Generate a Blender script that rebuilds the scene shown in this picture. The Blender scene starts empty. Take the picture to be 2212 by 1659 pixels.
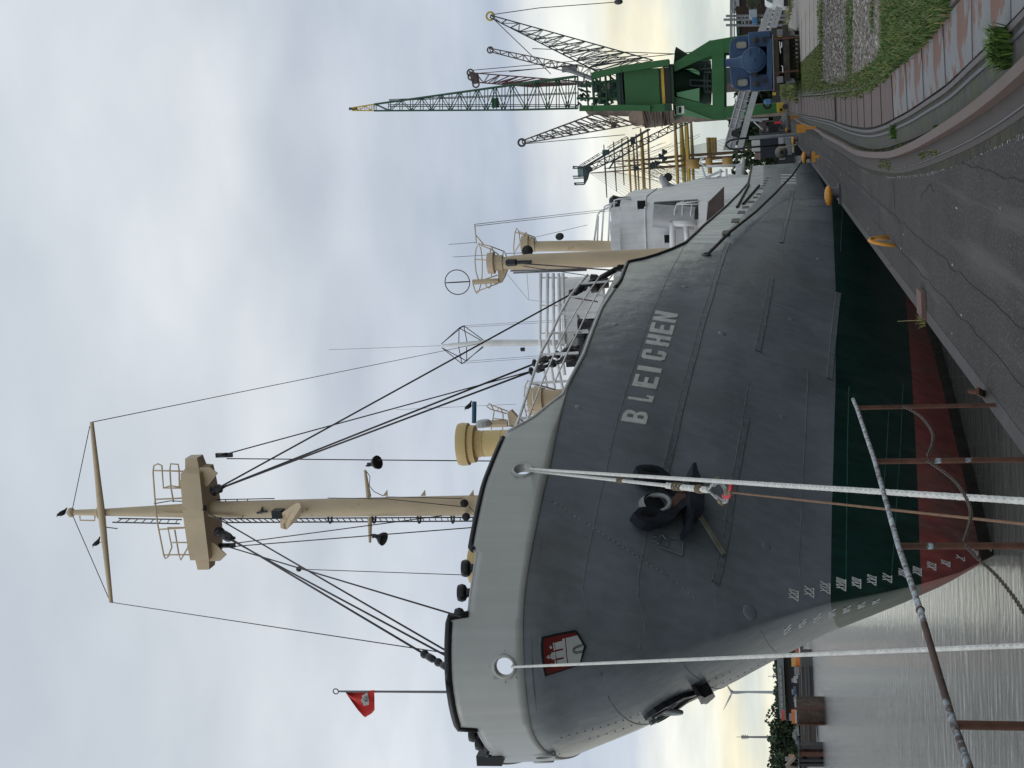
import bpy, math, random
import numpy as np
from mathutils import Vector, noise as mnoise
random.seed(7)
S = bpy.context.scene
COL = S.collection
# ------------------------------------------------------------------ camera, light, exposure
F = 3200.0; EYE = 1.65
PITCH = math.atan(578/F); YAW = math.radians(10.1); ROLL = math.radians(2.3)
CW = np.array([-math.sin(YAW)*math.cos(PITCH), math.cos(YAW)*math.cos(PITCH), math.sin(PITCH)])
_r0 = np.array([math.cos(YAW), math.sin(YAW), 0.0]); _u0 = np.cross(_r0, CW)
CR = math.cos(ROLL)*_r0 - math.sin(ROLL)*_u0          # right hand of the upright view
CU = math.sin(ROLL)*_r0 + math.cos(ROLL)*_u0          # up of the upright view
EYEP = np.array([0.0, 0.0, EYE])
cam = bpy.data.objects.new("camera", bpy.data.cameras.new("camera"))
COL.objects.link(cam); S.camera = cam
from mathutils import Matrix
_m = Matrix(((-CU[0], CR[0], -CW[0], 0), (-CU[1], CR[1], -CW[1], 0), (-CU[2], CR[2], -CW[2], EYE), (0, 0, 0, 1)))
cam.matrix_world = _m                                  # the phone is held sideways: image left is up
cam.data.sensor_width = 36.0; cam.data.lens = 36.0*F/2212.0
cam.data.clip_start = 0.1; cam.data.clip_end = 9000

SUN_EL, SUN_AZ = math.radians(30), math.radians(250)   # sun veiled behind the overcast, to the left and behind the bow
W = bpy.data.worlds.new("World"); S.world = W; W.use_nodes = True
nt = W.node_tree; nt.nodes.clear()
def N(tree, typ, **kw):
    n = tree.nodes.new(typ)
    for k, v in kw.items():
        if k.startswith('i_'): n.inputs[k[2:].replace('_', ' ')].default_value = v
        else: setattr(n, k, v)
    return n
out = N(nt, 'ShaderNodeOutputWorld'); bg = N(nt, 'ShaderNodeBackground'); bg.inputs[1].default_value = 1.10
sky = N(nt, 'ShaderNodeTexSky', sky_type='NISHITA', sun_disc=False, sun_elevation=SUN_EL, sun_rotation=SUN_AZ)
skm = N(nt, 'ShaderNodeVectorMath', operation='SCALE'); skm.inputs['Scale'].default_value = 0.09
tc = N(nt, 'ShaderNodeTexCoord'); sep = N(nt, 'ShaderNodeSeparateXYZ')
nt.links.new(tc.outputs['Generated'], sep.inputs[0])
# cloud deck: direction projected on a high plane, so the clouds flatten towards the horizon
zc = N(nt, 'ShaderNodeMath', operation='MAXIMUM'); zc.inputs[1].default_value = 0.0
nt.links.new(sep.outputs[2], zc.inputs[0])
za = N(nt, 'ShaderNodeMath', operation='ADD'); za.inputs[1].default_value = 0.16
nt.links.new(zc.outputs[0], za.inputs[0])
dx = N(nt, 'ShaderNodeMath', operation='DIVIDE'); dy = N(nt, 'ShaderNodeMath', operation='DIVIDE')
nt.links.new(sep.outputs[0], dx.inputs[0]); nt.links.new(za.outputs[0], dx.inputs[1])
nt.links.new(sep.outputs[1], dy.inputs[0]); nt.links.new(za.outputs[0], dy.inputs[1])
cmb = N(nt, 'ShaderNodeCombineXYZ'); nt.links.new(dx.outputs[0], cmb.inputs[0]); nt.links.new(dy.outputs[0], cmb.inputs[1])
n1 = N(nt, 'ShaderNodeTexNoise'); n1.inputs['Scale'].default_value = 1.1; n1.inputs['Detail'].default_value = 4; n1.inputs['Roughness'].default_value = 0.42
n1.inputs['Distortion'].default_value = 0.15
nt.links.new(cmb.outputs[0], n1.inputs['Vector'])
n2 = N(nt, 'ShaderNodeTexNoise'); n2.inputs['Scale'].default_value = 4.2; n2.inputs['Detail'].default_value = 4
nt.links.new(cmb.outputs[0], n2.inputs['Vector'])
def ramp(tree, stops, interp='LINEAR'):
    r = tree.nodes.new('ShaderNodeValToRGB'); r.color_ramp.interpolation = interp
    e = r.color_ramp.elements
    while len(e) < len(stops): e.new(0.5)
    for i, (p, c) in enumerate(stops):
        e[i].position = p; e[i].color = (*c, 1) if len(c) == 3 else c
    return r
# elevation, made ragged by the large noise
ns = N(nt, 'ShaderNodeMath', operation='MULTIPLY_ADD'); ns.inputs[1].default_value = 0.16; ns.inputs[2].default_value = -0.08
nt.links.new(n1.outputs[0], ns.inputs[0])
el = N(nt, 'ShaderNodeMath', operation='ADD'); nt.links.new(sep.outputs[2], el.inputs[0]); nt.links.new(ns.outputs[0], el.inputs[1])
# more gap in the cloud towards the right of the view (over the cranes)
gx = N(nt, 'ShaderNodeMath', operation='MULTIPLY_ADD'); gx.inputs[1].default_value = -0.10; gx.inputs[2].default_value = -0.016
nt.links.new(sep.outputs[0], gx.inputs[0])
el2 = N(nt, 'ShaderNodeMath', operation='ADD'); nt.links.new(el.outputs[0], el2.inputs[0]); nt.links.new(gx.outputs[0], el2.inputs[1])
rp = ramp(nt, [(0.0, (0.66, 0.72, 0.69)), (0.035, (0.74, 0.79, 0.74)), (0.06, (0.95, 0.89, 0.68)), (0.085, (0.88, 0.90, 0.83)),
               (0.112, (0.92, 0.93, 0.88)), (0.15, (0.47, 0.53, 0.63)), (0.24, (0.54, 0.595, 0.675)), (0.34, (0.68, 0.72, 0.765)), (0.5, (0.58, 0.635, 0.695)), (1.0, (0.66, 0.71, 0.77))])
nt.links.new(el2.outputs[0], rp.inputs[0])
# soft light and dark masses in the cloud
rv = ramp(nt, [(0.33, (0.84, 0.855, 0.87)), (0.5, (0.99, 0.99, 0.985)), (0.67, (1.18, 1.16, 1.13))])
nt.links.new(n1.outputs[0], rv.inputs[0])
rv2 = ramp(nt, [(0.3, (0.92, 0.925, 0.935)), (0.7, (1.08, 1.07, 1.06))])
nt.links.new(n2.outputs[0], rv2.inputs[0])
mu = N(nt, 'ShaderNodeMix', data_type='RGBA', blend_type='MULTIPLY'); mu.inputs[0].default_value = 1
mu2 = N(nt, 'ShaderNodeMix', data_type='RGBA', blend_type='MULTIPLY'); mu2.inputs[0].default_value = 1
nt.links.new(rp.outputs[0], mu.inputs[6]); nt.links.new(rv.outputs[0], mu.inputs[7])
nt.links.new(mu.outputs[2], mu2.inputs[6]); nt.links.new(rv2.outputs[0], mu2.inputs[7])
mx = N(nt, 'ShaderNodeMix', data_type='RGBA'); mx.inputs[0].default_value = 0.9
nt.links.new(sky.outputs[0], skm.inputs[0]); nt.links.new(skm.outputs[0], mx.inputs[6]); nt.links.new(mu2.outputs[2], mx.inputs[7])
nt.links.new(mx.outputs[2], bg.inputs[0]); nt.links.new(bg.outputs[0], out.inputs[0])

sun = bpy.data.objects.new("sun", bpy.data.lights.new("sun", 'SUN')); COL.objects.link(sun)
sun.data.energy = 0.5; sun.data.angle = math.radians(25); sun.data.color = (1.0, 0.95, 0.86)
_sd = Vector((math.sin(SUN_AZ)*math.cos(SUN_EL), math.cos(SUN_AZ)*math.cos(SUN_EL), math.sin(SUN_EL)))
sun.rotation_euler = _sd.to_track_quat('Z', 'Y').to_euler()
S.view_settings.view_transform = 'Standard'; S.view_settings.look = 'None'
S.view_settings.exposure = 0.0; S.view_settings.gamma = 1.0

# ------------------------------------------------------------------ helpers
def ray(ox, oy):
    return CW + (829.5-oy)/F*CR + (1106-ox)/F*CU
def oX(ox, oy, x): d = ray(ox, oy); return EYEP + d*(x/d[0])
def oY(ox, oy, y): d = ray(ox, oy); return EYEP + d*(y/d[1])
def oZ(ox, oy, z=0.0): d = ray(ox, oy); return EYEP + d*((z-EYE)/d[2])
def proj(p):
    d = np.asarray(p, float)-EYEP; z = d@CW
    return 1106-F*(d@CU)/z, 829.5-F*(d@CR)/z
def A(*v): return np.array(v, float)
def unit(v): v = np.asarray(v, float); return v/(np.linalg.norm(v)+1e-12)
def frame(d):
    d = unit(d); t = A(0, 0, 1) if abs(d[2]) < 0.9 else A(0, 1, 0)
    a = unit(np.cross(d, t)); return a, np.cross(d, a)
LOC = {}
class MB:
    def __init__(s): s.v = []; s.f = []; s.mi = []; s.cur = 0
    def add(s, vs, fs):
        b = len(s.v); s.v.extend([tuple(map(float, q)) for q in vs]); s.f.extend([tuple(b+i for i in q) for q in fs]); s.mi.extend([s.cur]*len(fs)); return s
    def box(s, c, size, ax=None, ay=None, az=None):
        c = A(*c); hx, hy, hz = [q/2 for q in size]
        ax = A(1, 0, 0) if ax is None else unit(ax); ay = A(0, 1, 0) if ay is None else unit(ay); az = np.cross(ax, ay) if az is None else unit(az)
        vs = [c+ax*i*hx+ay*j*hy+az*k*hz for i in (-1, 1) for j in (-1, 1) for k in (-1, 1)]
        return s.add(vs, [(0, 1, 3, 2), (4, 6, 7, 5), (0, 4, 5, 1), (2, 3, 7, 6), (0, 2, 6, 4), (1, 5, 7, 3)])
    def bb(s, lo, hi): lo = A(*lo); hi = A(*hi); return s.box((lo+hi)/2, hi-lo)
    def bar(s, p, q, w, h, up=None):                       # rectangular bar between two points
        p = A(*p); q = A(*q); d = q-p; L = np.linalg.norm(d)
        if L < 1e-6: return s
        if up is None: a, b = frame(d)
        else: a = unit(np.cross(d, up)); b = np.cross(a, unit(d))
        return s.box((p+q)/2, (L, w, h), d/L, a, b)
    def tube(s, p, q, r, r2=None, n=8, cap=True):
        return s.pipe([p, q], [r, r if r2 is None else r2], n, cap)
    def pipe(s, pts, r, n=8, cap=True, closed=False):
        pts = [A(*p) for p in pts]; m = len(pts)
        rr = r if isinstance(r, (list, tuple)) else [r]*m
        vs = []; a = None
        for i in range(m):
            if closed: d = pts[(i+1) % m]-pts[i-1]
            else: d = pts[min(i+1, m-1)]-pts[max(i-1, 0)]
            d = unit(d)
            if a is None: a, b = frame(d)
            else:
                a = a-d*(a@d); a = unit(a); b = np.cross(d, a)
            for k in range(n):
                t = 2*math.pi*k/n; vs.append(pts[i]+rr[i]*(math.cos(t)*a+math.sin(t)*b))
        fs = []
        for i in range(m if closed else m-1):
            j = (i+1) % m
            for k in range(n):
                k2 = (k+1) % n; fs.append((i*n+k, i*n+k2, j*n+k2, j*n+k))
        if cap and not closed: fs.append(tuple(range(n-1, -1, -1))); fs.append(tuple((m-1)*n+k for k in range(n)))
        return s.add(vs, fs)
    def ring(s, c, nrm, R, r, n=24, m=8, e=1.0, ea=None):
        a, b = frame(nrm)
        if ea is not None: a = unit(ea); b = unit(np.cross(nrm, a))
        return s.pipe([A(*c)+R*(math.cos(t)*a*e+math.sin(t)*b) for t in [2*math.pi*k/n for k in range(n)]], r, m, closed=True)
    def lathe(s, c, ax, prof, n=16, capped=True):           # profile of (distance along axis, radius)
        a, b = frame(ax); ax = unit(ax); c = A(*c); vs = []; fs = []
        for (h, r) in prof:
            for k in range(n):
                t = 2*math.pi*k/n; vs.append(c+ax*h+max(r, 1e-4)*(math.cos(t)*a+math.sin(t)*b))
        for i in range(len(prof)-1):
            for k in range(n):
                k2 = (k+1) % n; fs.append((i*n+k, i*n+k2, (i+1)*n+k2, (i+1)*n+k))
        if capped: fs.append(tuple(range(n-1, -1, -1))); fs.append(tuple((len(prof)-1)*n+k for k in range(n)))
        return s.add(vs, fs)
    def ball(s, c, r, n=12, sc=(1, 1, 1)):
        vs = []; fs = []; c = A(*c)
        for i in range(n+1):
            ph = math.pi*i/n
            for k in range(n):
                t = 2*math.pi*k/n; vs.append(c+r*A(math.sin(ph)*math.cos(t)*sc[0], math.sin(ph)*math.sin(t)*sc[1], math.cos(ph)*sc[2]))
        for i in range(n):
            for k in range(n): fs.append((i*n+k, i*n+(k+1) % n, (i+1)*n+(k+1) % n, (i+1)*n+k))
        return s.add(vs, fs)
    def prism(s, poly, d):                                  # flat polygon pushed along d
        poly = [A(*p) for p in poly]; d = A(*d); n = len(poly)
        vs = poly+[p+d for p in poly]
        fs = [tuple(range(n-1, -1, -1)), tuple(range(n, 2*n))]+[(i, (i+1) % n, n+(i+1) % n, n+i) for i in range(n)]
        return s.add(vs, fs)
    def grid(s, rows):                                      # rows of points
        R = len(rows); Cn = len(rows[0]); vs = [p for r in rows for p in r]
        return s.add(vs, [(i*Cn+j, i*Cn+j+1, (i+1)*Cn+j+1, (i+1)*Cn+j) for i in range(R-1) for j in range(Cn-1)])
    def build(s, name, mat, parent=None, smooth=False, bevel=0):
        me = bpy.data.meshes.new(name)
        if parent is not None: o0 = LOC[parent.name]
        else:
            v = np.array(s.v); o0 = A((v[:, 0].min()+v[:, 0].max())/2, (v[:, 1].min()+v[:, 1].max())/2, v[:, 2].min())
        me.from_pydata([tuple(np.array(q)-o0) for q in s.v], [], s.f)
        mats = mat if isinstance(mat, (list, tuple)) else [mat]
        for m in mats: me.materials.append(m)
        for p, k in zip(me.polygons, s.mi): p.material_index = k; p.use_smooth = bool(smooth)
        me.update()
        o = bpy.data.objects.new(name, me); COL.objects.link(o)
        if parent is not None: o.parent = parent
        else: o.location = tuple(o0)
        LOC[o.name] = o0
        if smooth == 'auto':
            m = o.modifiers.new('w', 'EDGE_SPLIT'); m.split_angle = math.radians(35)
        if bevel:
            b = o.modifiers.new('b', 'BEVEL'); b.width = bevel; b.segments = 2; b.limit_method = 'ANGLE'
        return o
def tag(o, label=None, cat=None, group=None, kind=None):
    if label: o['label'] = label
    if cat: o['category'] = cat
    if group: o['group'] = group
    if kind: o['kind'] = kind
    return o
def thing(name, loc, label, cat, group=None):
    o = bpy.data.objects.new(name, None); COL.objects.link(o); o.location = tuple(loc); o.empty_display_size = 0.3
    LOC[o.name] = A(*loc); return tag(o, label, cat, group)
def ordinal(n): return '%d%s' % (n, 'th' if 10 <= n % 100 <= 20 else {1: 'st', 2: 'nd', 3: 'rd'}.get(n % 10, 'th'))
def interp(x, xs, ys): return float(np.interp(x, xs, ys))

# ------------------------------------------------------------------ materials
def mat(name, col, rough=0.6, var=0.12, scale=3.0, metal=0.0, dirt=None, dirt_amt=0.0, dirt_scale=1.0, streak=0.0, bump=0.0, bscale=20.0, vs=(1, 1, 1), spec=0.5, thr=0.55, soft=0.08):
    m = bpy.data.materials.new(name); m.use_nodes = True; t = m.node_tree; b = t.nodes['Principled BSDF']
    b.inputs['Roughness'].default_value = rough; b.inputs['Metallic'].default_value = metal
    b.inputs['Specular IOR Level'].default_value = spec
    co = t.nodes.new('ShaderNodeTexCoord'); mp = t.nodes.new('ShaderNodeMapping'); mp.inputs['Scale'].default_value = vs
    t.links.new(co.outputs['Object'], mp.inputs['Vector'])
    n = t.nodes.new('ShaderNodeTexNoise'); n.inputs['Scale'].default_value = scale; n.inputs['Detail'].default_value = 6
    t.links.new(mp.outputs[0], n.inputs['Vector'])
    lo = tuple(max(0, c*(1-var)) for c in col); hi = tuple(min(1, c*(1+var)) for c in col)
    r = ramp(t, [(0.3, lo), (0.7, hi)]); t.links.new(n.outputs[0], r.inputs[0]); last = r.outputs[0]
    if dirt is not None and dirt_amt > 0:
        n2 = t.nodes.new('ShaderNodeTexNoise'); n2.inputs['Scale'].default_value = dirt_scale; n2.inputs['Detail'].default_value = 8; n2.inputs['Roughness'].default_value = 0.62
        t.links.new(mp.outputs[0], n2.inputs['Vector'])
        r2 = ramp(t, [(thr-soft, (0, 0, 0)), (thr+soft, (dirt_amt,)*3)]); t.links.new(n2.outputs[0], r2.inputs[0])
        x = t.nodes.new('ShaderNodeMix'); x.data_type = 'RGBA'; t.links.new(r2.outputs[0], x.inputs[0]); t.links.new(last, x.inputs[6]); x.inputs[7].default_value = (*dirt, 1); last = x.outputs[2]
    if streak > 0:
        mp2 = t.nodes.new('ShaderNodeMapping'); mp2.inputs['Scale'].default_value = (3.0, 3.0, 0.12); t.links.new(co.outputs['Object'], mp2.inputs['Vector'])
        n3 = t.nodes.new('ShaderNodeTexNoise'); n3.inputs['Scale'].default_value = 1.6; n3.inputs['Detail'].default_value = 5; t.links.new(mp2.outputs[0], n3.inputs['Vector'])
        r3 = ramp(t, [(0.35, (1-streak,)*3), (0.65, (1+streak*0.6,)*3)]); t.links.new(n3.outputs[0], r3.inputs[0])
        x = t.nodes.new('ShaderNodeMix'); x.data_type = 'RGBA'; x.blend_type = 'MULTIPLY'; x.inputs[0].default_value = 1
        t.links.new(last, x.inputs[6]); t.links.new(r3.outputs[0], x.inputs[7]); last = x.outputs[2]
    t.links.new(last, b.inputs['Base Color'])
    rr = t.nodes.new('ShaderNodeMapRange'); rr.inputs['To Min'].default_value = max(0, rough-0.12); rr.inputs['To Max'].default_value = min(1, rough+0.12)
    t.links.new(n.outputs[0], rr.inputs['Value']); t.links.new(rr.outputs[0], b.inputs['Roughness'])
    if bump > 0:
        n4 = t.nodes.new('ShaderNodeTexNoise'); n4.inputs['Scale'].default_value = bscale; n4.inputs['Detail'].default_value = 4; t.links.new(mp.outputs[0], n4.inputs['Vector'])
        bp = t.nodes.new('ShaderNodeBump'); bp.inputs['Strength'].default_value = 1.0; bp.inputs['Distance'].default_value = bump
        t.links.new(n4.outputs[0], bp.inputs['Height']); t.links.new(bp.outputs[0], b.inputs['Normal'])
    return m
RUST = (0.16, 0.065, 0.035)
M = {}
M['hull_grey'] = mat('hull grey paint', (0.170, 0.195, 0.224), 0.30, 0.10, 0.5, streak=0.10, dirt=(0.125, 0.12, 0.105), dirt_amt=0.45, dirt_scale=0.22, thr=0.60, bump=0.042, bscale=1.1, vs=(1, 1, 1))
M['hull_green'] = mat('hull green paint', (0.003, 0.028, 0.022), 0.36, 0.2, 0.6, streak=0.3, dirt=(0.02, 0.045, 0.035), dirt_amt=0.5, dirt_scale=0.8, bump=0.03, bscale=1.2)
M['hull_red'] = mat('hull red paint', (0.28, 0.07, 0.062), 0.5, 0.14, 0.6, streak=0.25, dirt=(0.12, 0.11, 0.09), dirt_amt=0.6, dirt_scale=0.6, bump=0.02, bscale=1.0)
M['hull_slime'] = mat('wet weedy hull', (0.035, 0.028, 0.022), 0.25, 0.3, 1.5, streak=0.2, bump=0.02, bscale=3)
M['light_grey'] = mat('light grey paint', (0.40, 0.412, 0.405), 0.36, 0.05, 0.6, streak=0.06, bump=0.012, bscale=1.2)
M['white'] = mat('white paint', (0.78, 0.80, 0.82), 0.45, 0.05, 1.0, streak=0.06, dirt=(0.45, 0.42, 0.38), dirt_amt=0.3, dirt_scale=0.8)
M['white_band'] = mat('white bulwark paint', (0.56, 0.60, 0.60), 0.5, 0.08, 1.5, streak=0.25, dirt=(0.34, 0.33, 0.30), dirt_amt=0.5, dirt_scale=0.9)
M['cream'] = mat('cream mast paint', (0.54, 0.435, 0.295), 0.5, 0.10, 1.2, dirt=(0.30, 0.17, 0.09), dirt_amt=0.5, dirt_scale=2.4, thr=0.66, soft=0.03)
M['yellow_vent'] = mat('ochre vent paint', (0.58, 0.44, 0.19), 0.5, 0.07, 1.5, dirt=(0.3, 0.2, 0.1), dirt_amt=0.3, dirt_scale=3, thr=0.66)
M['black'] = mat('black paint', (0.012, 0.014, 0.018), 0.4, 0.3, 3.0, spec=0.4)
M['wire'] = mat('greased wire', (0.022, 0.018, 0.022), 0.6, 0.2, 8)
M['dark_steel'] = mat('dark steel', (0.045, 0.045, 0.055), 0.5, 0.25, 3)
M['grey_steel'] = mat('grey steel', (0.20, 0.21, 0.23), 0.5, 0.2, 2)
M['rope'] = mat('white braided rope', (0.66, 0.66, 0.63), 0.85, 0.15, 12, bump=0.02, bscale=28)
M['rope_dirty'] = mat('brown twine', (0.17, 0.14, 0.09), 0.9, 0.25, 20)
M['rust'] = mat('rusty steel', (0.105, 0.045, 0.03), 0.85, 0.35, 4, dirt=(0.05, 0.03, 0.022), dirt_amt=0.8, dirt_scale=3)
M['rail_paint'] = mat('peeling pale blue paint', (0.42, 0.47, 0.51), 0.6, 0.2, 5, dirt=(0.07, 0.035, 0.027), dirt_amt=0.9, dirt_scale=26, thr=0.52, soft=0.08, bump=0.004, bscale=25)
M['rail_post'] = mat('rusted rail post', (0.085, 0.036, 0.022), 0.8, 0.5, 9, dirt=(0.34, 0.46, 0.52), dirt_amt=0.9, dirt_scale=5, thr=0.62, soft=0.02)
M['glass_dark'] = mat('dark window glass', (0.006, 0.008, 0.009), 0.35, 0.1, 2, spec=0.2)
M['orange'] = mat('orange yellow paint', (0.62, 0.27, 0.035), 0.55, 0.12, 4, dirt=(0.16, 0.08, 0.03), dirt_amt=0.6, dirt_scale=4, thr=0.6)
M['crane_green'] = mat('crane green paint', (0.022, 0.13, 0.035), 0.45, 0.10, 0.8, streak=0.08)
M['crane_green_light'] = mat('pale green paint', (0.10, 0.26, 0.13), 0.5, 0.08, 1)
M['crane_beige'] = mat('weathered beige paint', (0.25, 0.20, 0.165), 0.6, 0.12, 0.8, dirt=(0.12, 0.07, 0.05), dirt_amt=0.6, dirt_scale=0.6)
M['crane_dark'] = mat('dark green lattice', (0.035, 0.055, 0.06), 0.6, 0.2, 1)
M['crane_brown'] = mat('brown grey lattice', (0.11, 0.09, 0.085), 0.7, 0.2, 1)
M['crane_yellow'] = mat('crane yellow paint', (0.55, 0.38, 0.03), 0.5, 0.1, 2)
M['loco_blue'] = mat('locomotive blue paint', (0.025, 0.07, 0.16), 0.45, 0.12, 1.5, dirt=(0.03, 0.05, 0.08), dirt_amt=0.5, dirt_scale=2)
M['loco_black'] = mat('oily frame', (0.03, 0.027, 0.024), 0.7, 0.3, 4, dirt=(0.07, 0.07, 0.035), dirt_amt=0.6, dirt_scale=2.5)
M['yard_yellow'] = mat('varnished yard', (0.37, 0.24, 0.06), 0.5, 0.15, 1)
M['mast_brown'] = mat('varnished mast', (0.20, 0.12, 0.055), 0.55, 0.15, 1)
M['concrete'] = mat('pale concrete slab', (0.30, 0.28, 0.25), 0.85, 0.12, 2.5, dirt=(0.15, 0.14, 0.11), dirt_amt=0.6, dirt_scale=1.2)
M['flag_red'] = mat('red flag cloth', (0.55, 0.03, 0.025), 0.8, 0.1, 5)
M['red'] = mat('red paint', (0.5, 0.02, 0.03), 0.5, 0.1, 5)
M['blue_tarp'] = mat('blue paint', (0.06, 0.16, 0.32), 0.6, 0.15, 3)
M['bird'] = mat('dark feathers', (0.008, 0.008, 0.009), 0.7, 0.2, 10)
M['alu'] = mat('brushed aluminium', (0.40, 0.41, 0.43), 0.45, 0.08, 4, metal=0.2)
# ================================================================== THE SHIP: hull
CL, HB = -9.9, 6.1                       # centre line and half breadth; bow towards the camera
def Y0f(z): return interp(z, [-4.3, -2.78, -1.86, -1.01, -.14, .82, 2.06, 3.06, 4.5, 5.9, 6.2, 7.9], [34.6, 32.1, 30.9, 30.2, 29.65, 29.15, 28.1, 27.2, 26.0, 25.25, 25.05, 25.0])
def Lf(z): return interp(z, [-4, -1, 1, 3, 6.5], [36, 30, 26, 24, 24])
def qf(z): return interp(z, [-4, -1, 1, 2.5, 3.94, 5, 6.4, 7.5], [1.0, 1.12, 1.2, 1.32, 1.46, 1.70, 1.95, 2.0])
def H(Y, z):
    t = (Y-Y0f(z))/Lf(z)
    if t <= 0: return 0.0
    h = HB*(1-(1-min(t, 1))**2)**(1/qf(z))
    if Y > 98: h *= math.sqrt(max(0.0, 1-((Y-98)/14.5)**2))
    return h
def HN(Y, z, side=1):
    e = 0.05; hy = (H(Y+e, z)-H(Y-e, z))/(2*e); hz = (H(Y, z+e)-H(Y, z-e))/(2*e)
    hy = max(-4, min(6, hy))
    return unit(A(side, -hy, -hz))
def HP(Y, z, out=0.0, side=1): return A(CL+side*H(Y, z), Y, z)+out*HN(Y, z, side)
def hit(ox, oy, side=None):
    d = ray(ox, oy); prev = None; t = 18.0
    def g(t):
        p = EYEP+d*t; return abs(p[0]-CL)-H(p[1], p[2])
    while t < 125:
        f = g(t)
        if prev is not None and prev[1] > 0 >= f and (EYEP+d*t)[1] > 24:
            lo, hi = prev[0], t
            for _ in range(26):
                mid = (lo+hi)/2
                if g(mid) > 0: lo = mid
                else: hi = mid
            return EYEP+d*hi
        prev = (t, f); t += 0.12
    return None
def hn(p): return HN(p[1], p[2], 1 if p[0] >= CL else -1)
def curve(pts, side=1):
    r = [hit(a, b, side) for a, b in pts]; r = [(p[1], p[2]) for p in r if p is not None]
    return sorted(r)
CT = curve([(1645, 350), (1640, 356), (1616, 396), (1598, 417), (1568, 447), (1531, 479), (1506, 502), (1481, 525), (1448, 540), (1418, 551), (1388, 560), (1356, 566)])
ztops = [(24.9, 7.80), (25.38, 7.78), (25.42, 7.43), (26.34, 7.38), (26.46, 7.52), (27.96, 7.49), (29.6, 7.31), (30.19, 6.81), (31.25, 6.29), (33.45, 6.07), (36.86, 5.98), (39.7, 5.76)]
ztops += [c for c in CT if c[0] > 40.2 and c[0] < 108]
ztops += [(112.6, ztops[-1][1]+0.1)]
zt = lambda Y: interp(Y, [a for a, b in ztops], [b for a, b in ztops])
CD = curve([(1366, 540), (1222, 855), (1190, 1000), (1160, 1130), (1135, 1270), (1130, 1330), (1131, 1400)])
zd = lambda Y: interp(Y, [a for a, b in CD], [b for a, b in CD])
CW_ = curve([(1551, 522), (1573, 497), (1593, 477), (1631, 437), (1648, 416), (1668, 350)])
zw = lambda Y: interp(Y, [a for a, b in CW_]+[113], [b for a, b in CW_]+[CW_[-1][1]+.1])
YW0 = curve([(1483, 525)])[0][0]                             # where the white bulwark begins
CG = curve([(1797, 442), (1800, 500), (1805, 622), (1805, 830), (1800, 1000), (1797, 1100), (1795, 1244), (1794, 1290)])
zg = lambda Y: interp(Y, [a for a, b in CG]+[113], [b for a, b in CG]+[CG[-1][1]-0.6])
CRD = curve([(1955, 627), (1971, 830), (1980, 1000), (1989, 1244)])
zr = lambda Y: interp(Y, [a for a, b in CRD]+[113], [b for a, b in CRD]+[CRD[-1][1]-1.0])
WL = -2.75
ship = thing('cargo_ship', (CL, 68, WL), 'grey cargo ship with light grey bow bulwark and green and red lower hull moored alongside', 'ship')
ys = sorted(set([24.9+0.06*i for i in range(36)]+[27.06+0.2*i for i in range(120)]+[51.0+1.0*i for i in range(47)]+[98+0.7*i for i in range(21)]+[25.38, 25.42, 26.34, 26.46, YW0]))
def cut(Y, z): return z
def band(name, zlo, zhi, n, m, y_from=24.5, y_to=113, sides=(1, -1), label=None, solid=0.0, warp=True):
    o = MB()
    yy = [y for y in ys if y_from <= y <= y_to]
    for sd in sides:
        rows = []
        for i in range(n+1):
            row = []
            for Y in yy:
                a, b = zlo(Y), zhi(Y)
                if b < a+1e-3: b = a+1e-3
                z = a+(b-a)*i/n
                if warp:                                     # near the bow the columns follow the raked stem
                    Yr = Y
                    for _ in range(3):
                        a2, b2 = zlo(Yr), zhi(Yr); b2 = max(b2, a2+1e-3); z = a2+(b2-a2)*i/n
                        Yr = Y+(Y0f(z)-24.9)*max(0.0, 1-(Y-24.9)/13.0)
                else: Yr = max(Y, Y0f(z))
                row.append(A(CL+sd*H(Yr, z), Yr, z))
            rows.append(row)
        o.grid(rows if sd < 0 else [r[::-1] for r in rows])
    b = o.build(name, m, ship, smooth=True)
    me = b.data
    import bmesh
    bm = bmesh.new(); bm.from_mesh(me); bmesh.ops.remove_doubles(bm, verts=bm.verts, dist=0.002)
    bmesh.ops.dissolve_degenerate(bm, dist=0.001, edges=bm.edges); bmesh.ops.recalc_face_normals(bm, faces=bm.faces); bm.to_mesh(me); bm.free()
    for p in me.polygons: p.use_smooth = True
    if solid:
        s = b.modifiers.new('s', 'SOLIDIFY'); s.thickness = solid; s.offset = 0
    if label: b['label'] = label
    return b
band('bottom_plating', lambda Y: -4.3, lambda Y: -2.45+0*Y, 4, M['hull_slime'], label='dark wet band of weed at the waterline')
band('lower_hull', lambda Y: -2.45, zr, 5, M['hull_red'], label='red antifouling paint')
band('boot_topping', zr, zg, 5, M['hull_green'], label='dark green boot topping')
zside = lambda Y: zd(Y) if Y < 40.2 else (min(zt(Y), 9) if Y < YW0 else zw(Y))
band('topside', zg, zside, 22, M['hull_grey'], label='dark grey side plating')
bw = band('bulwark', zd, zt, 8, M['light_grey'], 24.5, 40.3, solid=0.05, warp=False, label='light grey bow bulwark')
band('side_bulwark', zw, zt, 3, M['white_band'], YW0, 113, label='white bulwark', warp=False)
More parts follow.
